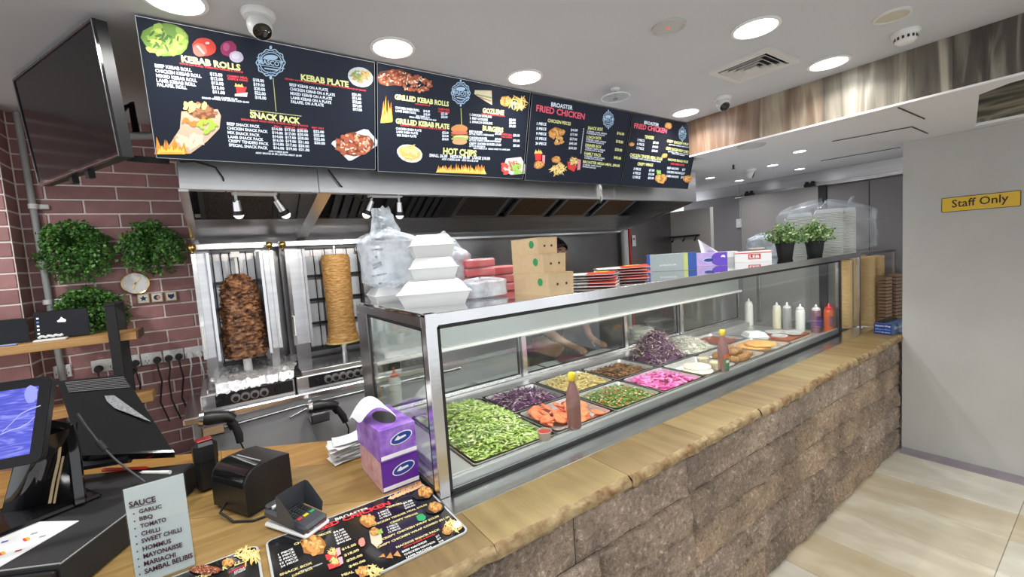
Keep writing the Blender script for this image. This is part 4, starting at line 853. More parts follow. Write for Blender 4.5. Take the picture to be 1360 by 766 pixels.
for u_ in (.36, .56): obj('foot_stub', quad(G(), 0, u_, u_ + .04, 1.0, 1.06, -.03, -.01), 'black', tv, world=True, smooth=None)
m0 = on(1, 2.12, 168, 130); m1 = on(1, 2.12, 176, 178); m2 = on(1, 2.12, 160, 150); m3 = on(1, 2.12, 166, 180)
obj('mount_arm', G().tube([on(1, 2.1, 161, 147), on(1, 2.12, 174, 136), on(1, 2.14, 181, 176), on(1, 2.12, 168, 182)], .011, 4).tube([c_, on(1, 2.1, 161, 147)], .012, 6).tube([c_ + V((0, 0, -.05)), on(1, 2.12, 168, 182)], .012, 6), 'black', tv, world=True, smooth=None)
obj('mount_pole', G().tube([on(1, 2.13, 168, 181), on(1, 2.13, 206, 180)], .014, 10).tube([on(1, 2.3, 206, 180), on(1, 2.3, 206, 150), V((-.12, 2.3, ZC))], .016, 10).tube([on(1, 2.13, 200, 181), on(1, 2.3, 206, 180)], .012, 8), 'grey_metal', tv, world=True, smooth=60)
obj('mount_beam', G().tube([on(1, 2.16, 168, 210), on(1, 2.16, 225, 214)], .014, 4), 'black', tv, world=True, smooth=None)

# ================================================================== things on the brick wall
pp = thing('conduit_pipe', 'grey plastic conduit pipe running down the brick wall', 'pipe', (-.712, 3.1, 1.2))
obj('tube', G().cyl((-.721, 3.128, ZC - .002), (-.698, 3.128, .9), .014, n=14), M('conduit', (.36, .38, .38), .45), pp, world=True, smooth=50)
for z in (2.1, 1.62): obj('clip', G().bx(-.735, -.66, 3.135, 3.15, z - .012, z + .012, .003).cyl((-.714, 3.128, z - .012), (-.714, 3.128, z + .012), .019, n=14), 'white_plastic', pp, world=True, smooth=50)
M('fern', (.018, .075, .014), .5, col2=(.10, .26, .045), vs=30)
M('fern_light', (.05, .17, .03), .5, col2=(.16, .36, .07), vs=30)
def wall_plant(c, w_, hu, hd, label, seed):
    r = random.Random(seed); t = thing('wall_plant', label, 'plant', c, group='leafy wall plants')
    g1, g2, st = G(), G(), G()
    for i in range(190):
        a = r.uniform(-1, 1); ang = PI / 2 + a * 3.1 + r.uniform(-.15, .15); L = r.uniform(.55, 1)
        ex = math.cos(ang) * w_ * L; ez = math.sin(ang) * (hu if math.sin(ang) > 0 else hd) * L - .02 * abs(a)
        ey = -r.uniform(.02, .12)
        pts = []
        for k in range(7):
            u = k / 6; pts.append(V((ex * u * (1.1 - .1 * u), ey * math.sin(u * 2.2) - .012, ez * u + .04 * math.sin(u * PI) - .05 * u * u * abs(a))))
        st.tube(pts, .0013, 3, cap=False)
        for k in range(1, 7):
            for s_ in range(4):
                p = pts[k] + V((r.uniform(-.013, .013), r.uniform(-.012, .008), r.uniform(-.013, .013))); d = V((r.uniform(-1, 1), r.uniform(-1, .2), r.uniform(-1.1, .5))).normalized(); n_ = d.orthogonal().normalized(); n_.rotate(Matrix.Rotation(r.uniform(0, 6), 3, d)); l_ = r.uniform(.014, .023); ww = l_ * .36
                p.y = min(p.y, -.004)
                (g1 if r.random() < .6 else g2).add([p, p + d * l_ * .5 + n_ * ww, p + d * l_, p + d * l_ * .5 - n_ * ww], [(0, 1, 2, 3)])
    obj('stems', st, 'fern', t, smooth=None, kind='stuff'); obj('leaves', g1, 'fern', t, smooth=None, kind='stuff'); obj('young_leaves', g2, 'fern_light', t, smooth=None, kind='stuff')
    obj('hook_plate', G().cyl((0, .0, 0), (0, -.02, 0), .025, n=12), 'black', t)
wall_plant((-.578, 3.148, 1.885), .158, .14, .11, 'bushy artificial green plant on the bricks beside the conduit pipe', 5)
wall_plant((-.272, 3.148, 1.89), .150, .135, .10, 'bushy artificial green plant on the bricks above the wall clock', 6)
wall_plant((-.55, 3.148, 1.57), .155, .11, .09, 'bushy artificial green plant on the bricks above the small tablet', 8)
ck = thing('wall_clock', 'round white wall clock with brass rim and thin hands', 'clock', (-.369, 3.148, 1.683))
rot = Matrix.Rotation(PI / 2, 4, 'X')
obj('rim', G(rot).lathe([(.054, 0), (.062, .0), (.063, .012), (.060, .02), (.056, .018), (.054, .0)], n=40, cap=False), 'brass', ck, smooth=50)
obj('face', G(rot).lathe([(.0, .014), (.057, .0142)], n=40), M('clock_face', (.78, .77, .75), .4), ck)
for a, L, w_ in ((38, .042, .0022), (205, .036, .003), (300, .02, .001)):
    d = V((math.sin(math.radians(a)), 0, math.cos(math.radians(a)))); n_ = V((d.z, 0, -d.x)) * w_; y = V((0, -.016, 0))
    obj('hand', G().ext([y - d * .008 + n_, y - d * .008 - n_, y + d * L - n_ * .5, y + d * L + n_ * .5], (0, -.0015, 0)), 'brass', ck, smooth=None)
tk = G()
for i in range(12):
    a = i * PI / 6; tk.box((.047 * math.sin(a), -.0148, .047 * math.cos(a)), (.0016, .001, .006), rot=Euler((0, a, 0)))
obj('hour_marks', tk, M('grey_mark', (.35, .34, .32), .5), ck)
M('pale_wood', (.55, .40, .22), .5, var=.12, vs=20); M('navy_ink', (.02, .025, .05), .6); M('card_white', (.72, .70, .66), .6)
def tilepic(x, label, kind):
    t = thing('picture_tile', label, 'picture', (x, 3.148, 1.595 - .027), group='small picture tiles')
    obj('frame', G().bx(-.026, .026, -.012, 0, 0, .054, .002), 'pale_wood', t); obj('card', G().bx(-.021, .021, -.0135, -.011, .005, .049), 'card_white', t)
    g = G(); y = -.0142
    if kind == 0: g.ext([((.017 if i % 2 == 0 else .008) * math.sin(i * PI / 5), y, .027 + (.017 if i % 2 == 0 else .008) * math.cos(i * PI / 5)) for i in range(10)], (0, .001, 0))
    elif kind == 1: g.ext([(.015 * math.sin(a), y, .027 + .014 * math.cos(a)) for a in [i * PI / 8 for i in range(16)]], (0, .001, 0))
    else: g.ext([(-.014, y, .042), (-.006, y, .038), (.006, y, .038), (.014, y, .042), (.014, y, .024), (0, y, .010), (-.014, y, .024)], (0, .001, 0))
    obj('emblem', g, 'navy_ink', t, smooth=None)
    if kind == 1: obj('emblem_patch', G().ext([(.013 * math.sin(a) * .6 + .005, y - .001, .026 + .013 * math.cos(a) * .8) for a in [i * PI / 6 for i in range(12)]], (0, .001, 0)), M('salmon_ink', (.62, .28, .18), .6), t)
tilepic(-.345, 'small square picture tile with a dark star below the clock', 0); tilepic(-.286, 'small square picture tile with a dark and salmon round motif', 1); tilepic(-.223, 'small square picture tile with a dark shield motif', 2)
# power points
M('gpo', (.74, .75, .74), .35)
def gpo(x0, x1, plugs, label, lead=None):
    t = thing('power_outlet', label, 'outlet', ((x0 + x1) / 2, 3.148, 1.222), group='power outlets in a row on the bricks'); w_ = (x1 - x0) / 2 - .0015
    obj('plate', G().bx(-w_, w_, -.011, 0, 0, .066, .003), 'gpo', t)
    for s_ in (-1, 1):
        obj('switch', G().bx(s_ * w_ * .45 - .008, s_ * w_ * .45 + .008, -.014, -.011, .046, .056, .001), 'white', t)
        if s_ not in plugs and -s_ * 10 not in plugs: obj('socket', G().bx(s_ * w_ * .45 - .009, s_ * w_ * .45 - .006, -.0125, -.0105, .018, .028).bx(s_ * w_ * .45 + .006, s_ * w_ * .45 + .009, -.0125, -.0105, .018, .028).bx(s_ * w_ * .45 - .0015, s_ * w_ * .45 + .0015, -.0125, -.0105, .006, .015), 'black', t)
    for s_ in plugs:
        m_ = 'rubber' if lead is None else lead
        p_ = obj('plug', G().cyl((s_ * w_ * .5, -.011, .02), (s_ * w_ * .5, -.045, .018), .019, .014, 14), m_, t, smooth=50)
        obj('lead', G().tube([(s_ * w_ * .5, -.04, .015), (s_ * w_ * .5 + .004, -.055, -.03), (s_ * w_ * .5 + .01 * s_, -.03, -.10), (s_ * w_ * .5 - .01, -.02, -.22), (s_ * w_ * .5 + .02, -.03, -.34)], .0045, 6), m_, p_, smooth=60)
gpo(-.737, -.667, (), 'white power outlet on the bricks right beside the conduit pipe')
gpo(-.595, -.478, (-1,), 'white power outlet with a single black plug under the shelf')
gpo(-.476, -.394, (1,), 'white power outlet with a black plug behind the black steel frame')
gpo(-.392, -.297, (1,), 'white power outlet with one black plug between two plugged outlets')
gpo(-.295, -.199, (-1, 1), 'white power outlet with two black plugs side by side')
gpo(-.197, -.100, (-1, 1), 'white power outlet with two white plugs nearest the kebab grill', 'white_plastic')
# timber wall shelf with tablets
M('shelf_oak', (.40, .20, .06), .45, col2=(.56, .33, .13), vs=3, stretch=(1, 10, 10), vdet=6); M('shelf_end', (.09, .055, .03), .6)
sh = thing('wall_shelf', 'thick timber wall shelf carrying two small tablets', 'shelf', (-.8, 2.9, 1.409))
obj('plank', G().bx(-1.4, -.352, 2.8, 2.996, 1.409, 1.447, .002), 'shelf_oak', sh, world=True); obj('end_cap', G().bx(-.352, -.345, 2.8, 2.996, 1.409, 1.447), 'shelf_end', sh, world=True)
obj('support', G().bx(-1.3, -1.27, 2.82, 2.998, 1.3, 1.409), 'black', sh, world=True)
sh = thing('lower_shelf', 'short end of a timber shelf low on the brick wall', 'shelf', (-.5, 2.95, 1.07))
obj('plank', G().bx(-.9, -.33, 2.85, 2.998, 1.075, 1.118, .002), 'shelf_oak', sh, world=True); obj('bracket', G().bx(-.75, -.72, 2.9, 3.0, 1.0, 1.075).bx(-.4, -.37, 2.9, 3.145, 1.06, 1.075), 'black', sh, world=True)
fr_ = thing('steel_frame', 'black flat steel frame gripping the end of the timber shelf', 'bracket', (-.43, 2.9, 1.2))
obj('upright', G().bx(-.452, -.412, 2.775, 2.79, 1.06, 1.585, .002), 'black_matte', fr_, world=True); obj('upright', G().bx(-.452, -.412, 3.0, 3.015, 1.06, 1.585, .002), 'black_matte', fr_, world=True)
obj('top_bar', G().bx(-.452, -.412, 2.775, 3.015, 1.585, 1.597, .002), 'black_matte', fr_, world=True)
obj('wall_arm', G().bx(-.452, -.412, 3.015, 3.146, 1.2, 1.215), 'black_matte', fr_, world=True)
M('screen_dark', (.008, .009, .014), .15, coat=.5, emit=.02); M('screen_mark', (.75, .78, .82), .4, emit=.6); M('screen_blue', (.10, .22, .55), .4, emit=.5)
def tablet(x0, x1, z1, label, y=2.9):
    t = thing('tablet', label, 'tablet', ((x0 + x1) / 2, y, 1.447), group='tablets on the wall shelf'); w_ = (x1 - x0) / 2; h = z1 - 1.447
    tilt = Matrix.Rotation(-.18, 4, 'X')
    obj('body', G(tilt).bx(-w_, w_, 0, .01, 0.003, h, .002), 'black_gloss', t); obj('screen', G(tilt).bx(-w_ + .004, w_ - .004, -.001, 0.001, .012, h - .004), 'screen_dark', t)
    obj('logo_mark', G(tilt).ext([(-.013, -.0016, h * .58), (0.013, -.0016, h * .56), (.016, -.0016, h * .64), (.006, -.0016, h * .70), (0, -.0016, h * .76), (-.006, -.0016, h * .68), (-.016, -.0016, h * .62)], (0, .0006, 0)), 'screen_mark', t, smooth=None)
    for k in range(5): obj('icon', G(tilt).bx(-w_ + .010, -w_ + .018, -.0016, -.001, h * (.22 + .13 * k), h * (.22 + .13 * k) + .008), 'screen_blue' if k == 3 else 'screen_mark', t)
    obj('stand', G().bx(-w_ * .5, w_ * .5, .012, .06, 0, .006).ext([(-.02, .058, 0), (.02, .058, 0), (.02, .03, h * .6), (-.02, .03, h * .6)], (0, .005, 0)), 'black', t)
tablet(-.722, -.536, 1.585, 'small black tablet with a white logo between the conduit pipe and steel frame')
tablet(-.95, -.74, 1.562, 'small black tablet with a blue strip before it on the shelf')
tr_ = thing('white_tray', 'white plastic charging tray lying on the shelf before the tablet', 'tray', (-.655, 2.835, 1.447))
obj('tray_base', G().bx(-.055, .055, -.018, .02, 0, .012, .004), 'white_plastic', tr_); obj('tray_cable', G().tube([(-.04 + .008 * i, .005, .018 + .008 * abs(math.sin(i * 1.1))) for i in range(11)], .006, 7), 'white_plastic', tr_, smooth=60)
tag(obj('blue_ruler', G().bx(-.92, -.76, 2.825, 2.845, 1.4475, 1.455, .002), M('pale_blue', (.28, .34, .62), .4)), 'pale blue strip lying on the shelf before the tablet', 'strip')

# ================================================================== till corner
ang = math.atan2(.48, .877)           # everything by the till is turned like the slanted counter
TX = Matrix.Rotation(ang, 4, 'Z')
dr = thing('cash_drawer', 'wide flat black cash drawer under the till', 'cash drawer', (-.394, 1.526, CT), rz=ang)
# local x runs back along the right side, local y to the left
dr.rotation_euler = (0, 0, math.atan2(.877, .48))
obj('case', G().bx(0, .54, 0, .46, .004, .1, .006), 'black_matte', dr); obj('front_tray', G().bx(-.012, 0, .012, .45, .012, .085, .004), 'black', dr)
obj('edge_line', G().bx(-.004, .30, -.001, .002, .0985, .1008).bx(-.002, .001, 0, .46, .0985, .1008), 'grey_metal', dr); obj('foot', G().bx(.02, .05, .02, .05, 0, .004).bx(.5, .53, .02, .05, 0, .004).bx(.02, .05, .4, .43, 0, .004), 'rubber', dr)
M('paper', (.80, .80, .80), .6)
_a = on(2, 1.0015, 105, 692); _d1 = V((-.625, -.78, 0)).normalized(); _d2 = V((-.78, .625, 0)).normalized()
sq = [_a, _a + _d1 * .2, _a + _d1 * .2 + _d2 * .29, _a + _d2 * .29]
sheet = thing('card_sheet', 'white laminated sheet of payment card logos on the cash drawer', 'paper', (-.55, 1.7, 1.001))
obj('sheet', G().ext(sq, (0, 0, .002)), 'paper', sheet, world=True, smooth=None)
sp_ = Panel(sq[3] + V((0, 0, .0021)), sq[0] + V((0, 0, .0021)), sq[2] + V((0, 0, .0021)))
if sp_.n.z < 0: sp_.n = -sp_.n
for (x, y), c1_, c2_ in (((35, 716), (.75, .06, .04), (.85, .45, .05)), ((2, 735), (.75, .06, .04), (.85, .45, .05))):
    g = G(); sp_.blob(g, x - 1.8, y + .6, 3.2, 2.2, lift=.0006); obj('card_logo', g, M('logo_red', c1_, .5), sheet, world=True, smooth=None); g = G(); sp_.blob(g, x + 2.2, y - .6, 3.2, 2.2, lift=.0009); obj('card_logo', g, M('logo_orange', c2_, .5), sheet, world=True, smooth=None)
for (x, y), c_ in (((6, 719), (.05, .10, .40)), ((24, 731), (.30, .04, .08)), ((56, 712), (.35, .35, .36)), ((45, 708), (.35, .35, .36))):
    g = G(); sp_.poly(g, [(x - 5, y + 2.6), (x + 4, y + .2), (x + 6, y - 2), (x - 3, y)], .0006); obj('card_logo', g, M('logo_%d' % int(x), c_, .5), sheet, world=True, smooth=None)
sp_b = Panel(sp_.o, sp_.o + sp_.u, sp_.o + sp_.v)
# till screen and its stand
ti = thing('till_terminal', 'black touch screen till with a purple wave wallpaper and glossy stand', 'till', (-.52, 1.86, 1.0))
SR = [on(1, 1.80, 70, 498), on(1, 1.72, 55, 612)]; sw_ = V((-.40, .05, -.002))
SC4 = [SR[0] + sw_, SR[0], SR[1], SR[1] + sw_]
sn = (SC4[1] - SC4[0]).cross(SC4[3] - SC4[0]).normalized(); sn = sn if sn.dot(CAM - SC4[0]) > 0 else -sn
def rpoly(C, e, rr, n=4):
    """rounded quad, inset e (fraction units along each edge in metres)"""
    U = (C[1] - C[0]); W = (C[3] - C[0]); lu, lw = U.length, W.length; U = U.normalized(); W = W.normalized(); out = []
    for (cx, cy, a0) in ((lu - e - rr, e + rr, -PI / 2), (lu - e - rr, lw - e - rr, 0), (e + rr, lw - e - rr, PI / 2), (e + rr, e + rr, PI)):
        for k in range(n + 1): a = a0 + PI / 2 * k / n; out.append(C[0] + U * (cx + rr * math.cos(a)) + W * (cy + rr * math.sin(a)))
    return out
obj('screen_case', G().ext([p - sn * .028 for p in rpoly(SC4, 0, .018)], sn * .026), 'black', ti, world=True, smooth=40)
obj('bezel', G().ext([p - sn * .002 for p in rpoly(SC4, .001, .017)], sn * .003), 'black_gloss', ti, world=True, smooth=40)
wv = M('wave_wallpaper', (.05, .06, .42), .3, emit=.5, col2=(.20, .22, .66), vs=5, stretch=(2, 2, 14), vdet=1, ramp=[(.5, (.08, .09, .50))])
wv.node_tree.nodes['Noise Texture'].inputs['Distortion'].default_value = 2.5
DI = rpoly(SC4, .026, .001, 1)
obj('display', G().ext([p + sn * .001 for p in DI], sn * .0006), wv, ti, world=True, smooth=None)
spn = Panel(SC4[0] + sn * .0018, SC4[1] + sn * .0018, SC4[3] + sn * .0018); spn.n = sn
g = G()
for a, b_, r_ in ((28, 0, 0), ):
    pass
pts = [(10, 585), (20, 575), (32, 562), (45, 556), (58, 552)]
for q0, q1 in zip(pts, pts[1:]): spn.poly(g, [q0, q1, (q1[0], q1[1] + 1.2), (q0[0], q0[1] + 1.2)], .0004)
pts = [(8, 588), (20, 583), (34, 580), (46, 573), (52, 566)]
for q0, q1 in zip(pts, pts[1:]): spn.poly(g, [q0, q1, (q1[0], q1[1] + 1.2), (q0[0], q0[1] + 1.2)], .0004)
obj('wallpaper_lines', g, M('wave_line', (.40, .42, .85), .4, emit=.5), ti, world=True, smooth=None)
g = G(); spn.blob(g, 43, 537, 9, 12, wob=.1, lift=.0003); obj('wallpaper_shell', g, M('wave_shell', (.24, .26, .70), .4, emit=.5), ti, world=True, smooth=None)
Cb = on(2, 1.0, 58, 676)
obj('stand_foot', G(Matrix.Translation(Cb) @ TX).bx(-.13, .11, -.10, .12, 0, .014, .012), 'black_gloss', ti, world=True)
sc_ = (SC4[0] + SC4[1] + SC4[2] + SC4[3]) / 4 - sn * .03
nk = on(1, 1.93, 62, 640)
def neck(u, v):
    a = Cb + V((-.02, .03, .012)); b_ = on(1, 1.9, 62, 575); p = a * (1 - v) + b_ * v; w_ = .085 - .03 * v
    return p + V((w_ * (u - .5) * 2 * .9, -.035 * math.sin(u * PI) - .01 * math.sin(v * PI), 0))
obj('stand_neck', G().grid(neck, 12, 10), 'black_gloss', ti, world=True, smooth=80)
obj('stand_back', G().ext([Cb + V((-.10, .04, .012)), Cb + V((.06, .06, .012)), on(1, 1.95, 100, 562), on(1, 1.95, 30, 570)], (0, .03, 0)), 'black', ti, world=True, smooth=None)
obj('stand_bar', G().tube([on(1, 1.88, 108, 668), on(1, 1.9, 100, 600), on(1, 1.92, 93, 566), on(1, 1.92, 62, 562)], .016, 4), 'black_gloss', ti, world=True, smooth=None)
M('cable_tan', (.30, .22, .12), .5)
obj('cable_bundle', G().tube([on(1, 1.87, 66, 668), on(1, 1.88, 71, 640), on(1, 1.88, 78, 610), on(1, 1.9, 80, 590)], .004, 6).tube([on(1, 1.87, 72, 668), on(1, 1.88, 77, 640), on(1, 1.88, 84, 606)], .003, 6), 'cable_tan', ti, world=True, smooth=60)
# back of the second screen
mo = thing('customer_monitor', 'black back of a second till screen with a vent grille and grey label', 'monitor', (-.35, 2.15, 1.0))
MC = [on(1, 2.30, 76, 506), on(1, 2.30, 165, 497), on(1, 2.03, 231, 601), on(1, 2.05, 108, 606)]
mn = (MC[1] - MC[0]).cross(MC[3] - MC[0]).normalized(); mn = mn if mn.dot(CAM - MC[0]) > 0 else -mn
obj('case', quad(G(), 0, 0, 1, 0, 1, -.03, 0, MC, mn), M('monitor_black', (.005, .005, .0055), .6, spec=.15), mo, world=True, smooth=None)
vg = G(); [quad(vg, 0, .1 + .2 * 0, .97, .03 + .022 * k, .04 + .022 * k, .0, .002, MC, mn) for k in range(7)]
obj('vent_grille', vg, M('grille_grey', (.10, .10, .10), .5), mo, world=True, smooth=None)
mp_ = Panel(MC[0], MC[1], MC[3]); mp_.n = mn; g = G(); mp_.poly(g, [(126, 520), (139, 517), (167, 552), (163, 551), (130, 538), (125, 528)], .0015); obj('rating_label', g, M('label_grey', (.22, .23, .24), .5, var=.3, vs=120), mo, world=True, smooth=None)
obj('mount', G().tube([(MC[2] + MC[3]) / 2 + mn * -.02, Cb + V((.02, .18, .06)), Cb + V((.0, .16, .0))], .02, 8), 'black', mo, world=True)
obj('bottom_lip', quad(G(), 0, .0, 1, .985, 1.01, -.03, .012, MC, mn), 'black_gloss', mo, world=True, smooth=None)
cb_ = thing('adapter_cable', 'grey cable with a ferrite bead hanging from the second till screen', 'cable', tuple(on(2, 1.01, 190, 641)))
cpts = [(103, 549), (116, 568), (130, 586), (141, 598), (152, 609), (167, 621), (182, 632), (193, 640)]
cw = [on(1, 2.0 - .012 * i, *p) for i, p in enumerate(cpts)]
obj('cord', G().tube(cw, .0035, 8), M('cord_grey', (.07, .07, .072), .4), cb_, world=True, smooth=60); obj('ferrite_bead', G().cyl(cw[2], cw[3] + (cw[3] - cw[2]) * -.1, .010, n=12), 'rubber', cb_, world=True, smooth=50)
def pen(a, b_, mat, label, capm):
    A_, B_ = on(2, 1.006, *a), on(2, 1.006, *b_); d = B_ - A_; t = thing('pen', label, 'pen', tuple((A_ + B_) / 2 - V((0, 0, .006))), group='pens by the till')
    obj('barrel', G().cyl(A_, A_ + d * .9, .006, n=10), mat, t, world=True, smooth=50); obj('tip', G().cyl(A_ + d * .9, B_, .005, .001, 10), capm, t, world=True, smooth=50)
    obj('clip', G().bx(-.001, .001, -.001, .001, 0, .001), capm, t) if False else obj('cap', G().cyl(A_ - d * .002, A_ + d * .3, .0068, n=10), capm, t, world=True, smooth=50)
M('red_plastic', (.66, .03, .025), .35)
pen((137, 624), (200, 621), 'red_plastic', 'red plastic pen lying behind the sauce sign', 'red_plastic'); pen((226, 627), (185, 627), 'white_plastic', 'white pen lying beside the red pen', 'white_plastic')
# sauce list stand
ss = thing('sauce_sign', 'upright acrylic stand listing sauces from garlic to sambal', 'sign', (-.19, 1.46, CT))
Sq = [on(1, 1.456, 165, 653), on(1, 1.456, 243, 630.5), on(1, 1.456, 260, 752)]; Sq.append(V((Sq[0].x - .004, 1.456, Sq[2].z)))
sgn = Panel(V((-.2505, 1.456, 1.168)), V((-.1275, 1.456, 1.168)), V((-.2505, 1.456, .906)))
obj('card', G().bx(-.2505, -.1275, 1.456, 1.458, .906, 1.168), M('sign_card', (.74, .77, .80), .35), ss, world=True, smooth=None)
obj('acrylic', G().bx(-.2525, -.1255, 1.4535, 1.4545, .904, 1.17).bx(-.2525, -.1255, 1.459, 1.4605, .904, 1.17), 'clear_glass', ss, world=True, smooth=None)
obj('acrylic_foot', G().bx(-.2525, -.1255, 1.43, 1.52, CT, .904), 'clear_glass', ss, world=True, smooth=None)
M('ink_plum', (.06, .015, .03), .6)
FS = lambda x, y: (x / 4.614, 600 + y / 4.614)
sgn.o = V((-.2505, 1.4532, 1.168)); 
for st, a, b_, h in [('SAUCE', (792, 342), (955, 302), 34), ('GARLIC', (852, 377), (992, 343), 24), ('BBQ', (856, 422), (938, 402), 24), ('TOMATO', (862, 468), (1020, 424), 26), ('CHILLI', (866, 514), (982, 484), 26), ('SWEET CHILLI', (868, 560), (1114, 486), 27), ('HOMMUS', (876, 608), (1050, 556), 28), ('MAYONAISSE', (880, 654), (1118, 580), 29), ('MARIACHI', (884, 700), (1078, 640), 29), ('SAMBAL BELIBIS', (888, 748), (1182, 644), 30)]:
    s_ = 1 / 4.614; obj('lettering', sgn.tpx(G(), st, FS(*a), FS(*b_), h * s_, .028, .0004), 'ink_plum', ss, world=True, smooth=None)
g = G()
for x, y in ((820, 380), (825, 425), (828, 470), (833, 517), (838, 564), (842, 610), (848, 656), (852, 703), (857, 750)): sgn.blob(g, *FS(x, y), 1.1, 1.1, n=8, lift=.0004)
sgn.poly(g, [FS(792, 348), FS(955, 308), FS(955, 311), FS(792, 351)], .0004); obj('bullets', g, 'ink_plum', ss, world=True, smooth=None)
# receipt printer
pr = thing('receipt_printer', 'black receipt printer with a rounded lid on the timber counter', 'printer', (.007, 1.616, CT), rz=ang)
prof = [(0, .012), (.163, .012), (.163, .15), (.12, .157), (.06, .157)] + [(.055 - .055 * math.sin(a), .1 + .057 * math.cos(a)) for a in [PI / 2 * k / 6 for k in range(1, 7)]]
obj('case', G().ext([(x, 0, z) for x, z in prof], (0, .19, 0)), 'black', pr, smooth=40)
obj('lid', G().ext([(x - .002, .012, z + .002) for x, z in [(.07, .157)] + prof[5:]] + [(.004, .012, .098), (.07, .012, .15)], (0, .166, 0)), 'black_gloss', pr, smooth=50)
obj('paper_slot', G().bx(.075, .08, .03, .16, .156, .159), 'grey_metal', pr); obj('badge', G().bx(.163, .1645, .03, .06, .03, .036), 'frame_silver', pr); obj('foot', G().bx(.01, .15, .01, .18, 0, .012), 'rubber', pr)
obj('power_lead', G().tube([(-.0, .12, .03), (-.03, .10, .02), (-.03, .03, .006), (.0, -.03, .005), (.06, -.06, .005)], .004, 6), 'rubber', pr, smooth=60)
hh = thing('handheld_scanner', 'small black handheld scanner with a red top standing behind the printer', 'scanner', (-.1, 1.96, CT), rz=.2)
obj('body', G().bx(-.036, .036, -.025, .025, .0, .13, .012).bx(-.038, .038, -.03, .03, .1, .19, .016), 'black', hh); obj('red_window', G().bx(-.025, .025, -.02, .022, .187, .194, .003), M('dark_red', (.25, .01, .015), .3), hh)
# card terminal
ef = thing('card_terminal', 'grey card payment terminal with a privacy shield on the counter', 'card terminal', (.128, 1.47, CT), rz=math.radians(30))
M('slate', (.055, .06, .07), .4); 
wdg = Matrix.Rotation(math.radians(7), 4, 'X')
obj('dock', G(Matrix.Translation((0, 0, .004))).bx(-.045, .045, -.10, .09, 0, .016, .006), 'white_plastic', ef)
obj('body', G(Matrix.Translation((0, 0, .02)) @ wdg).bx(-.042, .042, -.095, .095, 0, .032, .008), 'slate', ef)
kb = Matrix.Translation((0, 0, .02)) @ wdg
obj('display', G(kb).bx(-.032, .032, .02, .065, .032, .0335), M('lcd', (.03, .035, .04), .2, coat=.4), ef); obj('printer_cover', G(kb).bx(-.038, .038, .068, .094, .032, .044, .006), 'slate', ef)
obj('paper_stub', G(kb).bx(-.03, .03, .06, .07, .033, .04), 'paper', ef)
for r_ in range(4):
    for c2 in range(3): obj('key', G(kb).bx(-.03 + c2 * .021, -.014 + c2 * .021, -.035 + r_ * .012, -.026 + r_ * .012, .032, .036, .001), 'black', ef)
for c2, (nm, cl) in enumerate((('key_red', (.6, .04, .04)), ('key_yellow', (.7, .55, .04)), ('key_green', (.03, .32, .12)))): obj('key', G(kb).bx(-.03 + c2 * .021, -.014 + c2 * .021, -.052, -.042, .032, .036, .001), M(nm, cl, .4), ef)
def shield(u, v):
    a = -PI * .5 + 2.9 * (u - .5) * 1.0; 
    x = .048 * (-1 if u < .25 else 1 if u > .75 else (u - .5) * 4); y = .0
    if u < .25: y = -.06 + .08 * u / .25
    elif u > .75: y = -.06 + .08 * (1 - u) / .25
    else: y = .02 + .004 * math.sin((u - .25) * 2 * PI)
    top = .05 * (min(1, u * 5, (1 - u) * 5)) + .03
    return kb @ V((x * (1 + .08 * v), y, .01 + top * v + .012))
obj('privacy_shield', G().grid(shield, 24, 4), 'slate', ef, smooth=50); obj('card_slot', G(kb).bx(-.03, .03, -.097, -.094, .012, .016), 'frame_silver', ef)
# laminated menus on the counter
M('placard_black', (.010, .010, .011), .16, coat=.7); M('acrylic_edge', (.55, .58, .58), .1, coat=.5)
def placard(x0, x1, y0, y1, label, seed):
    t = thing('counter_menu', label, 'menu', ((x0 + x1) / 2, (y0 + y1) / 2, CT), group='laminated menus on the counter')
    z = CT + .001; C_ = [V((x0, y1, z)), V((x1, y1, z)), V((x1, y0, z)), V((x0, y0, z))]
    obj('acrylic_sheet', G().ext(rpoly(C_, 0, .02), (0, 0, .004)), 'acrylic_edge', t, world=True, smooth=40)
    obj('print_sheet', G().ext([p + V((0, 0, .004)) for p in rpoly(C_, .006, .014)], (0, 0, .0006)), 'placard_black', t, world=True, smooth=40)
    pn = Panel(C_[0] + V((0, 0, .0048)), C_[1] + V((0, 0, .0048)), C_[3] + V((0, 0, .0048))); pn.n = V((0, 0, 1)); return t, pn
ink('flat_white', (.78, .78, .76), 0.0001); ink('flat_yellow', (.72, .62, .28), .0001); ink('flat_red', (.72, .04, .05), .0001)
pa, qa = placard(.04, .534, 1.085, 1.44, 'laminated black fried chicken menu lying in front of the tissue boxes', 1)
FP = lambda x, y: (335 + x / 4.69, 635 + y / 4.69)
lines(pa, qa, FP, [('BROASTER', (520, 266), (730, 192), 16)], 'flat_white', .03, 'heading')
lines(pa, qa, FP, [('FRIED CHICKEN', (352, 352), (864, 162), 26)], 'flat_red', .04, 'heading')
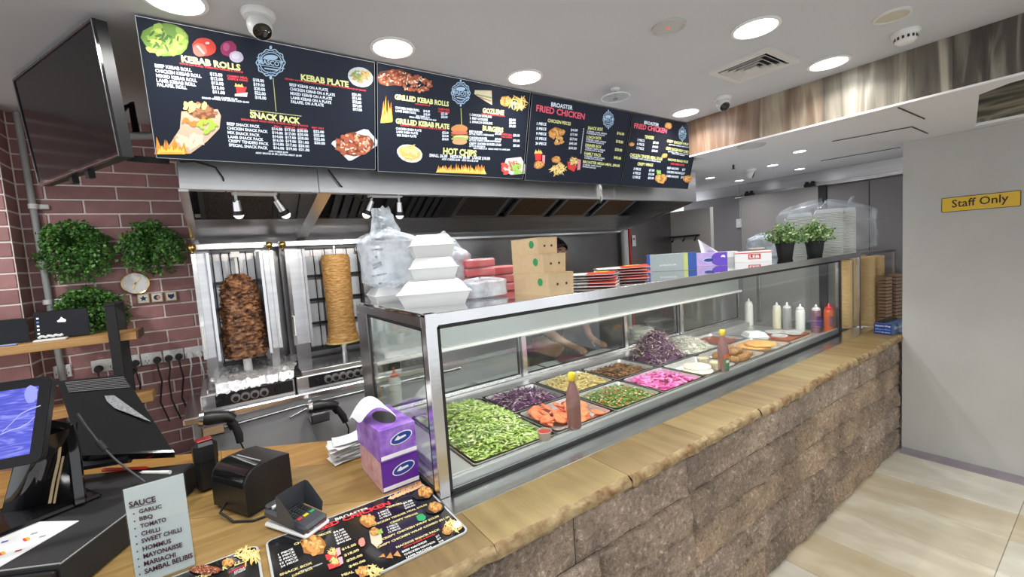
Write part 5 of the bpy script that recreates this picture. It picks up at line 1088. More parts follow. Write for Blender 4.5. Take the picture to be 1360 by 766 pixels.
lines(pa, qa, FP, [('CHICKEN PIECES', (262, 420), (494, 338), 13), ('$16.00', (560, 452), (650, 418), 15), ('$18.00', (575, 490), (668, 452), 15), ('$20.00', (590, 524), (690, 484), 15), ('$40.00', (604, 560), (708, 518), 15), ('MEAL $50.00', (560, 614), (728, 558), 16), ('TENDERS', (838, 190), (936, 160), 12), ('CHICKEN TENDER MEAL $16.00', (752, 300), (1092, 168), 12), ('CRISPY WINGS', (862, 286), (1034, 222), 12), ('CRISPY CHICKEN WRAP $15.00', (812, 388), (1166, 240), 13), ('CRISPY CHICKEN WRAP COMBO $21.00', (776, 440), (1232, 244), 13), ('NACHOS SNACK PACK', (900, 438), (1172, 322), 13), ('SNACK BOX', (172, 612), (376, 534), 15), ('LUNCH BOX', (250, 616), (380, 566), 14)], 'flat_yellow', .04)
lines(pa, qa, FP, [('%d PIECE' % n_, (162 + 4 * i, 484 + 19 * i), (256 + 8 * i, 446 + 17 * i), 12) for i, n_ in enumerate((1, 5, 9, 15, 24))] + [(s_, (506 + 6 * i, 346 + 17 * i), (574 + 11 * i, 322 + 15 * i), 12) for i, s_ in enumerate(('$4.00', '$17.00', '$27.00', '$45.00', '$60.00'))] + [('%d PIECE' % n_, (786 + 6 * i, 226 + 15 * i), (852 + 9 * i, 200 + 14 * i), 11) for i, n_ in enumerate((3, 6, 12))] + [('%d PIECE' % n_, (840 + 6 * i, 314 + 15 * i), (908 + 9 * i, 288 + 14 * i), 11) for i, n_ in enumerate((3, 6, 12))] + [(s_, (942 + 6 * i, 164 + 15 * i), (1000 + 9 * i, 142 + 14 * i), 11) for i, s_ in enumerate(('$9.00', '$16.00', '$30.00'))] + [('BEEF NACHOS', (938, 466), (1090, 398), 13), ('CHICKEN NACHOS', (950, 484), (1142, 400), 13), ('LAMB NACHOS', (962, 502), (1122, 432), 13), ('$17', (1148, 372), (1170, 360), 12), ('$17', (1155, 388), (1180, 376), 12), ('$18', (1165, 404), (1194, 392), 12), ('2 PIECES, CHIPS, COLESLAW', (290, 590), (440, 534), 8)], 'flat_white', .03)
lines(pa, qa, FP, [('WITH CHEESE & SAUCE', (944, 438), (1140, 352), 10)], 'flat_red', .03)
art(pa, qa if False else pa, [], None) if False else None
E0 = .0001
art(qa, pa, chicken(*FP(380, 420), 17, 81) + chicken(*FP(720, 268), 11, 82) + [('blob', (.02, .02, .02), [(*FP(1068, 96), 15, 8, .03, -.3)]), ('blob', (.021, .02, .02), [(*FP(1140, 190), 13, 7, .03, -.3)])] + chicken(*FP(1080, 90), 10, 83) + chicken(*FP(1140, 188), 9, 84), 'fried chicken pictures', e=E0)
def redbox(x, y, r): return [('poly', (.66, .05, .05), [[(x - r, y), (x - r * .7, y + r * .8), (x + r, y + r * .2), (x + r * 1.1, y - r * .6)]]), *fries(x + r * .1, y - r * .5, r * .7, int(x)), ('poly', (.78, .45, .48), [[(x + r * .6, y - r * .9), (x + r * .9, y + r * .2), (x + r * 1.4, y - r * .1), (x + r * 1.2, y - r * 1.1)]])]
art(qa, pa, redbox(*FP(495, 480), 9) + redbox(*FP(510, 540), 9) + chicken(*FP(690, 590), 9, 86) + fries(*FP(755, 585), 11, 87), 'boxed meal pictures', e=E0)
art(qa, pa, [('poly', (.74, .62, .46), [sz(FP, (728, 330), (742, 405), (772, 430), (812, 402), (800, 330))]), *chicken(*FP(765, 335), 7, 88), ('spray', (.3, .5, .1), (*FP(795, 335), 3, 3, 8, 1, 1.6, 89)), ('blob', (.70, .28, .22), [(*FP(684, 404), 4.5, 6, .1)])], 'wrap picture', e=E0)
art(qa, pa, fries(*FP(1245, 305), 12, 90) + [('blob', (.80, .76, .70), [(*FP(1275, 290), 6, 5, .1)])] + chicken(*FP(1215, 330), 7, 91), 'nacho picture', e=E0)
art(qa, pa, [('poly', (.60, .27, .08), [sz(FP, (786, 495), (818, 470), (830, 492))])], 'corn chip picture', e=E0)
art(qa, pa, [('poly', (.60, .27, .08), [sz(FP, (880, 482), (905, 452), (928, 490))])], 'corn chip picture', e=E0)
art(qa, pa, [('poly', (.52, .22, .06), [sz(FP, (832, 500), (862, 462), (878, 500))])], 'corn chip picture', e=E0)
art(qa, pa, [('flame', (.72, .32, .14), (*FP(855, 135), *FP(1055, 52), 9, 14, 4)), ('flame', (.85, .55, .3), (*FP(855, 135), *FP(1055, 52), 5, 12, 6))], 'row of flames', e=E0)
art(qa, pa, [('blob', (.03, .36, .14), [(*FP(1052, 246), 6.5, 5, .12)])], 'green sticker', 'sticker', e=E0)
pb_, qb = placard(-.47, .022, 1.085, 1.44, 'laminated black kebab menu lying at the foot of the sauce sign', 2)
FQ = lambda x, y: (200 + x / 8.5, 720 + y / 8.5)
lines(pb_, qb, FQ, [('KEBAB ROLLS', (500, 440), (1075, 222), 42)], 'flat_yellow', .04, 'heading'); lines(pb_, qb, FQ, [('COMBO MEAL', (880, 360), (1095, 262), 24)], 'flat_red', .03); lines(pb_, qb, FQ, [('EXTRA', (945, 352), (1065, 295), 18), ('CHEESE', (945, 372), (1075, 312), 16)], 'flat_white', .03)
art(qb, pb_, chicken(*FQ(880, 240), 8, 92) + fries(*FQ(1090, 160), 15, 93) + meat(*FQ(620, 320), 22, 6, 94), 'chicken and chips picture', e=E0)
# tissue boxes by the case
M('tissue_purple', (.18, .05, .42), .4, col2=(.40, .22, .66), vs=24, vdet=5); M('tissue_deep', (.11, .02, .30), .35); M('tissue_pink', (.62, .30, .32), .4, col2=(.74, .48, .50), vs=30); M('tissue_blue', (.02, .05, .30), .3); M('tissue_paper', (.84, .84, .85), .7)
def tissue_box(loc, rz, label, end, side, tissue=True, w_=.067, L=.25, h=.113):
    t = thing('tissue_box', label, 'tissue box', loc, rz, 'tissue boxes by the case')
    obj('carton', G().bx(-w_, w_, 0, L, 0, h, .0015), end, t); obj('side_print', G().bx(-w_ - .0008, -w_, .002, L - .002, .002, h - .002), side, t)
    obj('white_band', G().bx(-w_ + .001, w_ - .001, -.0008, 0, .006, .02), 'white', t)
    def oval(x, y, rx, rz_, yy, mat, nm):
        return obj(nm, G().ext([(x + rx * math.cos(a), yy, y + rz_ * math.sin(a) + .012 * rx / .04 * math.cos(a) * .5) for a in [2 * PI * k / 24 for k in range(24)]], (0, .0004, 0)), mat, t, smooth=None)
    oval(.012, .068, .042, .021, -.0008, 'white', 'badge_rim'); oval(.012, .068, .038, .0175, -.0012, 'tissue_blue', 'badge')
    obj('badge_mark', G().ext([(-.014, -.0015, .064), (.0, -.0015, .078), (.006, -.0015, .072), (.028, -.0015, .075), (.03, -.0015, .068), (.0, -.0015, .062)], (0, .0003, 0)), 'white', t, smooth=None)
    if tissue:
        obj('opening', G().ext([(.035 * math.cos(a), L * .5 + .08 * math.sin(a), h) for a in [2 * PI * k / 20 for k in range(20)]], (0, 0, .0008)), 'black', t, smooth=None)
        def tf(u, v):
            k = abs(u - .5) * 2
            return (.012 - .135 * v * (1 - .25 * k), L * .46 + (u - .5) * .17 * (1 - .55 * v) + .02 * v, h + .002 + .085 * math.sin(PI * min(1, .12 + .80 * v)) * (1 - .35 * k * k) + .006 * math.sin(u * 13 + v * 3) * (.3 + v))
        obj('tissue', G().grid(tf, 14, 14), 'tissue_paper', t, smooth=80)
    return t
tissue_box((.470, 1.466, CT), .02, 'purple tissue box at the bottom, under the one with a tissue pulled out', 'tissue_deep', 'tissue_pink', False)
tissue_box((.470, 1.462, CT + .114), .05, 'purple rose patterned tissue box with a white tissue pulled out, on top of another', 'tissue_purple', 'tissue_purple', True)
# folded receipts
rp = thing('paper_pile', 'pile of folded white paper bags beside the tissue boxes', 'paper bags', (.39, 1.86, CT))
for i in range(11):
    a = rnd.uniform(-.25, .35); dx = rnd.uniform(-.015, .015)
    def pf(u, v, a=a, dx=dx, i=i):
        x = -.075 + .15 * u; y = -.05 + .10 * v; q = Matrix.Rotation(a, 3, 'Z') @ V((x, y, 0))
        return (q.x + dx, q.y, .003 + i * .0075 + .004 * math.sin(u * 5 + i) + .010 * (u - .5) * (1 if i % 2 else -.3))
    obj('paper_bag', G().grid(pf, 8, 5), 'tissue_paper', rp, smooth=60)
# ================================================================== food pans in the case
DZ = .914; RZ_ = .956
M('pan_steel', (.74, .74, .74), .3, .65, var=.06, vs=9)
def pan(x0, x1, y0, y1, label, depth=.04):
    t = thing('food_pan', label, 'food pan', ((x0 + x1) / 2, (y0 + y1) / 2, DZ), group='steel food pans in the case')
    w_, h = (x1 - x0) / 2 - .003, (y1 - y0) / 2 - .003
    def ring(ix, z, r):
        out = []
        for cx, cy, a0 in ((w_ - ix - r, -h + ix + r, -PI / 2), (w_ - ix - r, h - ix - r, 0), (-w_ + ix + r, h - ix - r, PI / 2), (-w_ + ix + r, -h + ix + r, PI)):
            for k in range(5): a = a0 + PI / 2 * k / 4; out.append((cx + r * math.cos(a), cy + r * math.sin(a), z))
        return out
    rs = [ring(0, RZ_ - DZ - .004, .014), ring(0, RZ_ - DZ, .014), ring(.011, RZ_ - DZ, .022), ring(.018, RZ_ - DZ - depth + .004, .03), ring(.026, RZ_ - DZ - depth + .002, .03)]
    n = 20; vs = sum(rs, []); fs = []
    for k in range(4): fs += [(k * n + i, k * n + (i + 1) % n, (k + 1) * n + (i + 1) % n, (k + 1) * n + i) for i in range(n)]
    fs.append(tuple(range(4 * n, 5 * n)))
    obj('basin', G().add(vs[20:], [tuple(i - 20 for i in f) for f in fs[20:]]), 'pan_steel', t, smooth=40); obj('rim', G().add(vs[:60], fs[:40]), 'pan_steel', t, smooth=40)
    return t
FRY = (1.331, 1.642); BKY = (1.646, 1.958)
cx_ = [.695, 1.088, 1.447, 1.806, 2.176, 2.538, 2.898, 3.258, 3.62]
lab = {(0, 2): 'large steel pan heaped with shredded lettuce', (1, 0): 'steel pan of sliced tomato', (1, 1): 'steel pan of shredded red cabbage between lettuce and cheese', (2, 0): 'steel pan of chopped parsley salad', (2, 1): 'steel pan of grated cheese', (3, 0): 'steel pan of bright pink pickled turnip', (3, 1): 'steel pan of browned mushrooms', (4, 0): 'steel pan holding flat breads and two dip cups', (4, 1): 'steel pan under the tall heap of purple slaw', (5, 0): 'steel pan of falafel balls', (5, 1): 'steel pan of white shredded onion', (6, 0): 'steel pan of flat orange fritters', (6, 1): 'steel pan of red relish behind the fritters'}
for (i, r_), lb in lab.items():
    y0, y1 = FRY if r_ == 0 else BKY if r_ == 1 else (FRY[0], BKY[1])
    pan(cx_[i], cx_[i + 1] - .004, y0, y1, lb)
def shreds(x0, x1, y0, y1, z0, hgt, n, L, W, mats, seed, label, name, cat='food', peak=(.5, .5), curl=.6, flat=False, thick=0, over=0, edge=.012):
    r = random.Random(seed); gs = [G() for _ in mats]
    cx, cy = x0 + (x1 - x0) * peak[0], y0 + (y1 - y0) * peak[1]
    def hz(x, y):
        u = (x - cx) / ((x1 - x0) * .5); v = (y - cy) / ((y1 - y0) * .5); q = min(1, math.sqrt(min(1, u * u + v * v)))
        return z0 + hgt * (1 - q ** 1.6) + .008 * fbm((x, y, seed), 18)
    base = G().grid(lambda u, v: V((x0 + edge + (x1 - x0 - 2 * edge) * u, y0 + edge + (y1 - y0 - 2 * edge) * v, hz(x0 + (x1 - x0) * u, y0 + (y1 - y0) * v) - .006)), 16, 16)
    for _ in range(n):
        x = r.uniform(x0 + edge + L * .2 - over, x1 - edge - L * .2 + over); y = r.uniform(y0 + edge + L * .2 - over, y1 - edge - L * .2 + over); z = hz(x, y) + r.uniform(-.004, .008)
        a = r.uniform(0, 2 * PI); l = L * r.uniform(.5, 1.2); w_ = W * r.uniform(.6, 1.3); b_ = r.uniform(-1, 1) * curl / l * .06; el = r.uniform(-.35, .35)
        k = r.randrange(len(mats)); p = V((x, y, z)); vs = []; tw = r.uniform(-.8, .8)
        for s_ in range(5):
            t = s_ / 4 - .5; q = a + b_ * t * 25 * l; d = V((math.cos(q), math.sin(q), el)); nrm = V((-math.sin(q), math.cos(q), tw * t + (0 if flat else r.uniform(-.3, .3)))).normalized()
            if s_: p = p + d * l / 4
            dz = -abs(t) * l * .18
            p.x = min(max(p.x, x0 + edge * .8), x1 - edge * .8) if not over else p.x; p.y = min(max(p.y, y0 + edge * .8), y1 - edge * .8) if not over else p.y
            q_ = V((p.x, p.y, max(p.z + dz, z0 - .012))); vs += [q_ - nrm * w_ / 2, q_ + nrm * w_ / 2]
        gs[k].add(vs, [(2 * i, 2 * i + 1, 2 * i + 3, 2 * i + 2) for i in range(4)])
        if thick: gs[k].add([v + V((0, 0, -thick)) for v in vs], [(2 * i, 2 * i + 2, 2 * i + 3, 2 * i + 1) for i in range(4)])
    o = multi(name, [(base, mats[0])] + list(zip(gs, mats)), smooth=60); return tag(o, label, cat, kind='stuff')
M('lettuce_a', (.30, .44, .09), .5); M('lettuce_b', (.42, .54, .16), .5); M('lettuce_c', (.54, .62, .28), .5); M('lettuce_d', (.23, .38, .07), .5)
shreds(cx_[0], cx_[1] - .004, FRY[0], BKY[1], .94, .085, 2300, .042, .008, ['lettuce_a', 'lettuce_b', 'lettuce_c', 'lettuce_d'], 3, 'heap of finely shredded green lettuce in the big pan', 'shredded_lettuce', peak=(.5, .55), edge=.018)
M('cabbage_a', (.10, .025, .09), .45); M('cabbage_b', (.20, .07, .17), .45); M('cabbage_c', (.55, .42, .50), .45); M('cabbage_d', (.05, .012, .05), .45)
shreds(cx_[1], cx_[2] - .004, *BKY, .938, .03, 620, .05, .006, ['cabbage_a', 'cabbage_b', 'cabbage_c', 'cabbage_d'], 5, 'shredded red cabbage in the pan behind the tomato', 'shredded_red_cabbage', edge=.018)
M('cheese_a', (.72, .58, .22), .5); M('cheese_b', (.80, .70, .36), .5)
shreds(cx_[2], cx_[3] - .004, *BKY, .94, .04, 800, .035, .004, ['cheese_a', 'cheese_b'], 7, 'grated pale yellow cheese heaped in its pan', 'grated_cheese', edge=.02, thick=.003)
M('parsley_a', (.05, .15, .02), .5); M('parsley_b', (.12, .26, .03), .5); M('tom_bit', (.60, .14, .05), .4); M('onion_bit', (.62, .52, .34), .5)
shreds(cx_[2], cx_[3] - .004, *FRY, .938, .025, 1300, .011, .008, ['parsley_a', 'parsley_b', 'parsley_a', 'parsley_b', 'tom_bit', 'onion_bit'], 9, 'chopped parsley and tomato salad in its pan', 'parsley_salad', edge=.018)
M('pink_a', (.72, .12, .40), .35, sss=.05); M('pink_b', (.82, .24, .52), .35)
shreds(cx_[3], cx_[4] - .004, *FRY, .938, .018, 190, .055, .014, ['pink_a', 'pink_b', 'pink_b'], 11, 'bright pink pickled turnip strips in their pan', 'pickled_turnip', edge=.022, thick=.008, curl=.8)
M('mush_a', (.16, .06, .02), .4); M('mush_b', (.32, .14, .05), .4); M('mush_c', (.06, .06, .02), .45); M('mush_d', (.42, .22, .08), .4)
shreds(cx_[3], cx_[4] - .004, *BKY, .936, .014, 420, .022, .013, ['mush_a', 'mush_b', 'mush_c', 'mush_d'], 13, 'browned sliced mushrooms in the pan behind the pink pickle', 'cooked_mushrooms', edge=.022)
shreds(cx_[4] + .0, cx_[5] - .004, *BKY, .948, .185, 2000, .04, .005, ['cabbage_a', 'cabbage_b', 'cabbage_c', 'cabbage_d', 'onion_bit'], 15, 'tall peaked heap of shredded purple slaw', 'purple_slaw', peak=(.5, .5), edge=.015)
M('onion_a', (.70, .69, .58), .45); M('onion_b', (.78, .78, .70), .45)
shreds(cx_[5], cx_[6] - .004, *BKY, .94, .085, 700, .05, .006, ['onion_a', 'onion_b'], 17, 'pale heap of shredded white cabbage beside the purple slaw', 'white_slaw', edge=.018)
M('relish', (.22, .04, .02), .35, col2=(.36, .09, .04), vs=60, bump=.5, bs=80)
tag(obj('tomato_relish', G().grid(lambda u, v: V((cx_[6] + .022 + (.316) * u, BKY[0] + .022 + .266 * v, .938 + .006 * fbm((u * 3, v * 3, 2), 3))), 14, 14), 'relish', smooth=80), 'dark red tomato relish filling a pan behind the fritters', 'food')
# tomato slices, each its own
M('tomato_skin', (.66, .10, .035), .3, sss=.05); M('tomato_flesh', (.62, .13, .05), .35, col2=(.70, .24, .11), vs=40)
def tomato_mesh():
    g = G().lathe([(.0, -.003), (.027, -.003), (.030, 0), (.027, .003), (.0, .003)], n=16); me = mesh_of(g, 'tomato_slice', 40); me.materials.append(MATS['tomato_flesh']); me.materials.append(MATS['tomato_skin'])
    for p in me.polygons:
        c = p.center; 
        if math.hypot(c.x, c.y) > .027: p.material_index = 1
    return me
def half_mesh():
    n = 9; vs = []; fs = []
    for z, r in ((-.003, .028), (0, .031), (.003, .028)): vs += [(r * math.cos(PI * k / (n - 1)), r * math.sin(PI * k / (n - 1)), z) for k in range(n)]
    for j in range(2): fs += [(j * n + k, j * n + k + 1, (j + 1) * n + k + 1, (j + 1) * n + k) for k in range(n - 1)]
    fs += [tuple(range(n))[::-1], tuple(range(2 * n, 3 * n)), (0, n, 2 * n, 3 * n - 1, 2 * n - 1, n - 1)]
    me = bpy.data.meshes.new('tomato_wedge'); me.from_pydata(vs, [], fs); me.materials.append(MATS['tomato_flesh']); me.materials.append(MATS['tomato_skin'])
    for p in me.polygons[:2 * (n - 1)]: p.material_index = 1
    return me
tm, hm = tomato_mesh(), half_mesh(); r = random.Random(21)
for i in range(64):
    layer = i // 22
    x = r.uniform(cx_[1] + .045, cx_[2] - .05); y = r.uniform(FRY[0] + .045, FRY[1] - .045)
    o = bpy.data.objects.new('tomato_slice', tm if i % 3 else hm); COL.objects.link(o); o.location = (x, y, .934 + layer * .011 + r.uniform(0, .006)); o.rotation_euler = (r.uniform(-.5, .5), r.uniform(-.5, .5), r.uniform(0, 6)); o.scale = [r.uniform(.9, 1.15)] * 3
    tag(o, 'slice of red tomato in the tomato pan', 'tomato', 'tomato slices in the pan')
# falafel, fritters, breads, dips
M('falafel', (.20, .085, .022), .7, col2=(.36, .18, .06), vs=70, bump=.9, bs=90)
def lump(rx, rz, seed, n=14, k=9, amp=.12):
    g = G().ball((0, 0, 0), (rx, rx, rz), n, k); g.v = [v * (1 + amp * fbm((v.x * 1 + seed, v.y, v.z), 60, 3)) for v in g.v]; return g
fm = [mesh_of(lump(.034, .026, s_), 'falafel', 80) for s_ in (1, 5, 9)]
for m_ in fm: m_.materials.append(MATS['falafel'])
for i, (u, v, z) in enumerate([(.2, .25, 0), (.42, .2, 0), (.64, .25, 0), (.25, .5, 0), (.47, .46, 0), (.7, .5, 0), (.3, .75, 0), (.52, .72, 0), (.76, .76, 0), (.34, .36, 1), (.56, .38, 1), (.42, .62, 1), (.64, .62, 1), (.85, .3, 0)]):
    o = bpy.data.objects.new('falafel', fm[i % 3]); COL.objects.link(o); o.location = (cx_[5] + .03 + .30 * u, FRY[0] + .03 + .25 * v, .944 + .036 * z); o.rotation_euler = (0, 0, i); tag(o, 'round browned falafel ball in the falafel pan', 'falafel', 'falafel balls in the pan')
M('fritter', (.58, .24, .05), .55, col2=(.74, .40, .12), vs=50, bump=.6, bs=80)
def disc(name, loc, rx, h, mat, label, cat, grp=None, rz=0, ell=1.0):
    g = G().lathe([(0, 0), (rx * .96, 0), (rx, h * .4), (rx * .94, h * .9), (rx * .5, h), (0, h * .97)], n=28, sy=ell); g.v = [v + V((0, 0, .004 * fbm((v.x + loc[0], v.y, 0), 30))) for v in g.v]
    o = obj(name, g, mat, smooth=60, base=False); o.location = loc; o.rotation_euler = (0, 0, rz); return tag(o, label, cat, grp)
disc('fritter', (cx_[6] + .16, FRY[0] + .18, .936), .11, .016, 'fritter', 'flat orange fritter at the bottom of its pan', 'fritter', 'flat fritters'); disc('fritter', (cx_[6] + .19, FRY[0] + .15, .953), .10, .016, 'fritter', 'flat orange fritter on top of another in its pan', 'fritter', 'flat fritters')
M('pita', (.66, .58, .42), .7, col2=(.76, .70, .56), vs=22)
disc('flat_bread', (cx_[4] + .12, FRY[0] + .13, .936), .085, .01, 'pita', 'round pale flat bread lying in the pan under another', 'bread', 'flat breads'); disc('flat_bread', (cx_[4] + .16, FRY[0] + .16, .9465), .08, .01, 'pita', 'round pale flat bread on top, beside the dip cups', 'bread', 'flat breads')
M('cup_clear', (.70, .66, .56), .2, alpha=.55); M('hummus', (.60, .48, .27), .5)
def dipcup(x, y, z, label, dip='hummus', r0=.03, h=.032, grp='dip cups'):
    t = thing('dip_cup', label, 'dip cup', (x, y, z), group=grp)
    obj('cup', G().lathe([(r0 * .8, 0), (r0, h), (r0 * 1.06, h), (r0 * 1.06, h - .002)], n=20, cap=False), 'cup_clear', t, smooth=50); obj('dip', G().lathe([(r0 * .78, .001), (r0 * .95, h * .85), (0, h * .88)], n=20), dip, t, smooth=50); return t
dipcup(cx_[4] + .25, FRY[0] + .09, .934, 'small clear cup of beige dip nearest the sauce bottle', h=.04, r0=.037); dipcup(cx_[4] + .29, FRY[0] + .20, .934, 'small clear cup of beige dip behind another cup', h=.04, r0=.037)
M('chilli_dip', (.36, .03, .02), .3)
dipcup(.993 + .03, 1.334, .951, 'small clear cup of red sauce on the case ledge before the lettuce', 'chilli_dip', r0=.029, h=.036, grp='sauce cup')
# sauce bottles with yellow caps, squeeze bottles
M('sauce_plum', (.23, .095, .09), .2, coat=.4); M('cap_yellow', (.80, .55, .02), .35); M('label_green', (.03, .20, .10), .4); M('label_red', (.62, .10, .04), .4); M('label_cream', (.75, .70, .55), .5)
def sauce_bottle(loc, rz, label, front):
    t = thing('sauce_bottle', label, 'sauce bottle', loc, rz, 'yellow capped sauce bottles')
    obj('bottle', G().lathe([(.024, 0), (.028, .004), (.029, .02), (.029, .115), (.024, .15), (.013, .185), (.011, .2)], n=28), 'sauce_plum', t, smooth=60)
    obj('cap', G().lathe([(.0125, .197), (.0145, .199), (.0145, .226), (.0125, .229)], n=20), 'cap_yellow', t, smooth=50)
    a0, a1 = (-2.5, -.75) if front else (-.5, .7)
    def lf(z0, z1): return G().grid(lambda u, v: V((.0296 * math.cos(a0 + (a1 - a0) * u), .0296 * math.sin(a0 + (a1 - a0) * u), z0 + (z1 - z0) * v)), 12, 1)
    obj('label_band', lf(.012, .075), 'label_green', t, smooth=60); obj('label_top', lf(.075, .098), 'label_red', t, smooth=60)
    obj('label_text', G().grid(lambda u, v: V((.0299 * math.cos(a0 + (a1 - a0) * (.2 + .6 * u)), .0299 * math.sin(a0 + (a1 - a0) * (.2 + .6 * u)), .05 + .014 * v)), 8, 1), 'label_cream', t, smooth=60)
    return t
b_ = sauce_bottle((1.185, 1.333, .951), 0, 'plum coloured sauce bottle with a yellow cap before the tomato pan', False); b_.scale = (1.05, 1.05, 1.04)
b_ = sauce_bottle((2.352, 1.334, .951), 0, 'plum coloured sauce bottle with a yellow cap before the falafel', True); b_.scale = (1.05, 1.05, 1.04)
M('bot_white', (.74, .74, .70), .35); M('bot_cream', (.72, .68, .50), .35); M('bot_grey', (.30, .30, .31), .35); M('bot_purple', (.22, .10, .14), .35); M('bot_red', (.55, .10, .02), .3); M('cap_red', (.62, .02, .02), .35); M('label_violet', (.10, .03, .16), .4)
def squeeze(p, mat, capm, label, H=.22, R=.033, lbl=None, ybase=None):
    q = on(2, DZ + .037, *p); t = thing('squeeze_bottle', label, 'squeeze bottle', (min(q.x, 3.94), q.y, DZ), group='squeeze bottles at the end of the case')
    obj('bottle', G().lathe([(R * .92, 0), (R, .006), (R, H * .74), (R * .9, H * .8), (R * .8, H * .82)], n=24), mat, t, smooth=60); c_ = obj('cap', G().lathe([(R * .84, H * .81), (R * .84, H * .88), (R * .55, H * .9), (R * .3, H * .92), (R * .16, H * 1.02), (R * .1, H * 1.03)], n=20), capm, t, smooth=50)
    if lbl: obj('label', G().grid(lambda u, v: V((R * 1.01 * math.cos(-2.7 + 1.9 * u), R * 1.01 * math.sin(-2.7 + 1.9 * u), H * (.25 + .35 * v))), 10, 1), lbl, t, smooth=60)
squeeze((1000, 425), 'bot_white', 'bot_white', 'frosted white squeeze bottle by the back of the case', .24); squeeze((1032, 430), 'bot_cream', 'bot_white', 'cream coloured squeeze bottle with a flat white cap'); squeeze((1048, 430), 'bot_grey', 'bot_white', 'grey squeeze bottle half hidden behind the white one'); squeeze((1063, 434), 'bot_white', 'bot_white', 'plain white squeeze bottle with a pointed nozzle'); squeeze((1084, 435), 'bot_purple', 'bot_white', 'purplish squeeze bottle with a violet label', .22, .035, 'label_violet'); squeeze((1101, 436), 'bot_red', 'cap_red', 'orange red squeeze bottle with a red cap and nozzle', .23, .034, 'bot_purple')
# clamshell, lids and flat tray at the end
M('foam', (.70, .71, .71), .5)
def clam_geo(w_, d, hb, ht):
    tr = lambda x, y, z, k: [(-x * k, -y * k, z), (x * k, -y * k, z), (x * k, y * k, z), (-x * k, y * k, z)]
    def fr(z0, k0, z1, k1, cap0, cap1):
        a, b = tr(w_, d, z0, k0), tr(w_, d, z1, k1); f = [(i, (i + 1) % 4, 4 + (i + 1) % 4, 4 + i) for i in range(4)]
        return a + b, f + ([(3, 2, 1, 0)] if cap0 else []) + ([(4, 5, 6, 7)] if cap1 else [])
    base = G().add(*fr(0, .84, hb, 1.0, True, False)); rim = G().bx(-w_ * 1.05, w_ * 1.05, -d * 1.05, d * 1.05, hb, hb + .006, .002); lid = G().add(*fr(hb + .006, .99, hb + .006 + ht * .75, .82, False, False)).add(*fr(hb + .006 + ht * .75, .82, hb + .006 + ht, .72, False, True))
    return base, rim, lid
def clamshell(loc, rz, w_, d, hb, ht, label, name='takeaway_box', grp=None):
    t = thing(name, label, 'takeaway box', loc, rz, grp); a, b, c_ = clam_geo(w_, d, hb, ht)
    obj('base', a, 'foam', t, smooth=20); obj('rim', b, 'foam', t); obj('lid', c_, 'foam', t, smooth=20); return t
q = on(2, .93, 1003, 442)
clamshell((3.36, 1.65, DZ), -.7, .075, .065, .032, .03, 'white foam takeaway box inside the glass case')
M('lid_clear', (.62, .63, .62), .15, alpha=.7)
for i, (x, y) in enumerate(((3.47, 1.52), (3.58, 1.47), (3.69, 1.5), (3.54, 1.60), (3.64, 1.57))):
    o = obj('pot_cover', G().lathe([(.055, .0), (.056, .006), (.052, .009), (.046, .007), (0, .007)], n=26), 'lid_clear', base=False); o.location = (x, y, DZ + .03 + .009 * (i % 2)); tag(o, 'clear round plastic lid lying on the flat tray', 'plastic lid', 'clear plastic lids on the tray')
ft = thing('flat_tray', 'flat steel tray holding the loose plastic lids', 'tray', (3.55, 1.54, DZ)); obj('tray', G().bx(-.17, .2, -.13, .13, 0, .012, .004), 'pan_steel', ft); obj('liner', G().bx(-.16, .19, -.12, .12, .012, .029, .004), 'relish', ft)
# prep shelf behind the case with paper, tongs
M('prep_white', (.66, .70, .70), .6)
sf = thing('prep_shelf', 'steel prep shelf behind the case', 'shelf', (1.7, 2.24, .88)); obj('top', G().bx(.58, 3.9, 2.135, 2.33, .905, .925, .004), 'steel_bright', sf, world=True); obj('bracket', G().bx(.8, .83, 2.135, 2.3, .8, .905).bx(2.2, 2.23, 2.135, 2.3, .8, .905).bx(3.6, 3.63, 2.135, 2.3, .8, .905), 'steel', sf, world=True)
for k, (x0, x1, a, lb) in enumerate(((.66, 1.25, .0, 'white greaseproof paper sheet with the tongs on it behind the case'), (1.2, 1.75, .1, 'white greaseproof paper sheet with a curled edge behind the case'), (1.76, 2.4, -.03, 'white greaseproof paper sheet behind the mushroom pan'))):
    tag(obj('paper_sheet', G().grid(lambda u, v: V((x0 + (x1 - x0) * u, 2.14 + .18 * v + a * .2 * (u - .5), .927 + .003 * k + .006 * abs(fbm((u * 2 + k, v * 2, 1), 2)) + (.03 * max(0, .12 - u) / .12 if k == 1 else 0))), 24, 10), 'prep_white', smooth=80), lb, 'paper', 'paper sheets on the prep shelf')
tg = thing('spoon', 'black serving spoon lying on the paper behind the case', 'spoon', (.78, 2.2, .936)); obj('handle', G().tube([(-.14, -.03, .012), (-.05, .0, .012), (.0, .01, .008)], .006, 8), 'black', tg); obj('bowl', G().ball((.025, .014, .010), (.03, .022, .008), 12, 6), 'knob_grey', tg, smooth=80)
M('maroon', (.16, .02, .06), .5)
tb = thing('round_board', 'maroon round board on the prep shelf behind the case', 'board', (2.0, 2.235, .938)); obj('disc', G().lathe([(.0, .0), (.09, 0), (.092, .006), (.09, .012), (0, .012)], n=32, sx=1.2), 'maroon', tb, smooth=50); obj('knife', G().ext([(.12, -.02, .014), (.22, .03, .014), (.23, .05, .014), (.14, .0, .014)], (0, 0, .004)), 'steel_dark', tb, smooth=None)
fo = thing('foil_pack', 'crinkled clear wrapped stack of flat breads behind the case', 'bread pack', (2.75, 2.235, .926))
for k in range(4): obj('wrapped_bread', G().lathe([(0, 0), (.10, 0), (.105, .012), (.10, .026), (0, .028)], n=24, sy=.8, c=(.006 * (k % 2), 0, .03 * k)), 'pita', fo, smooth=60)
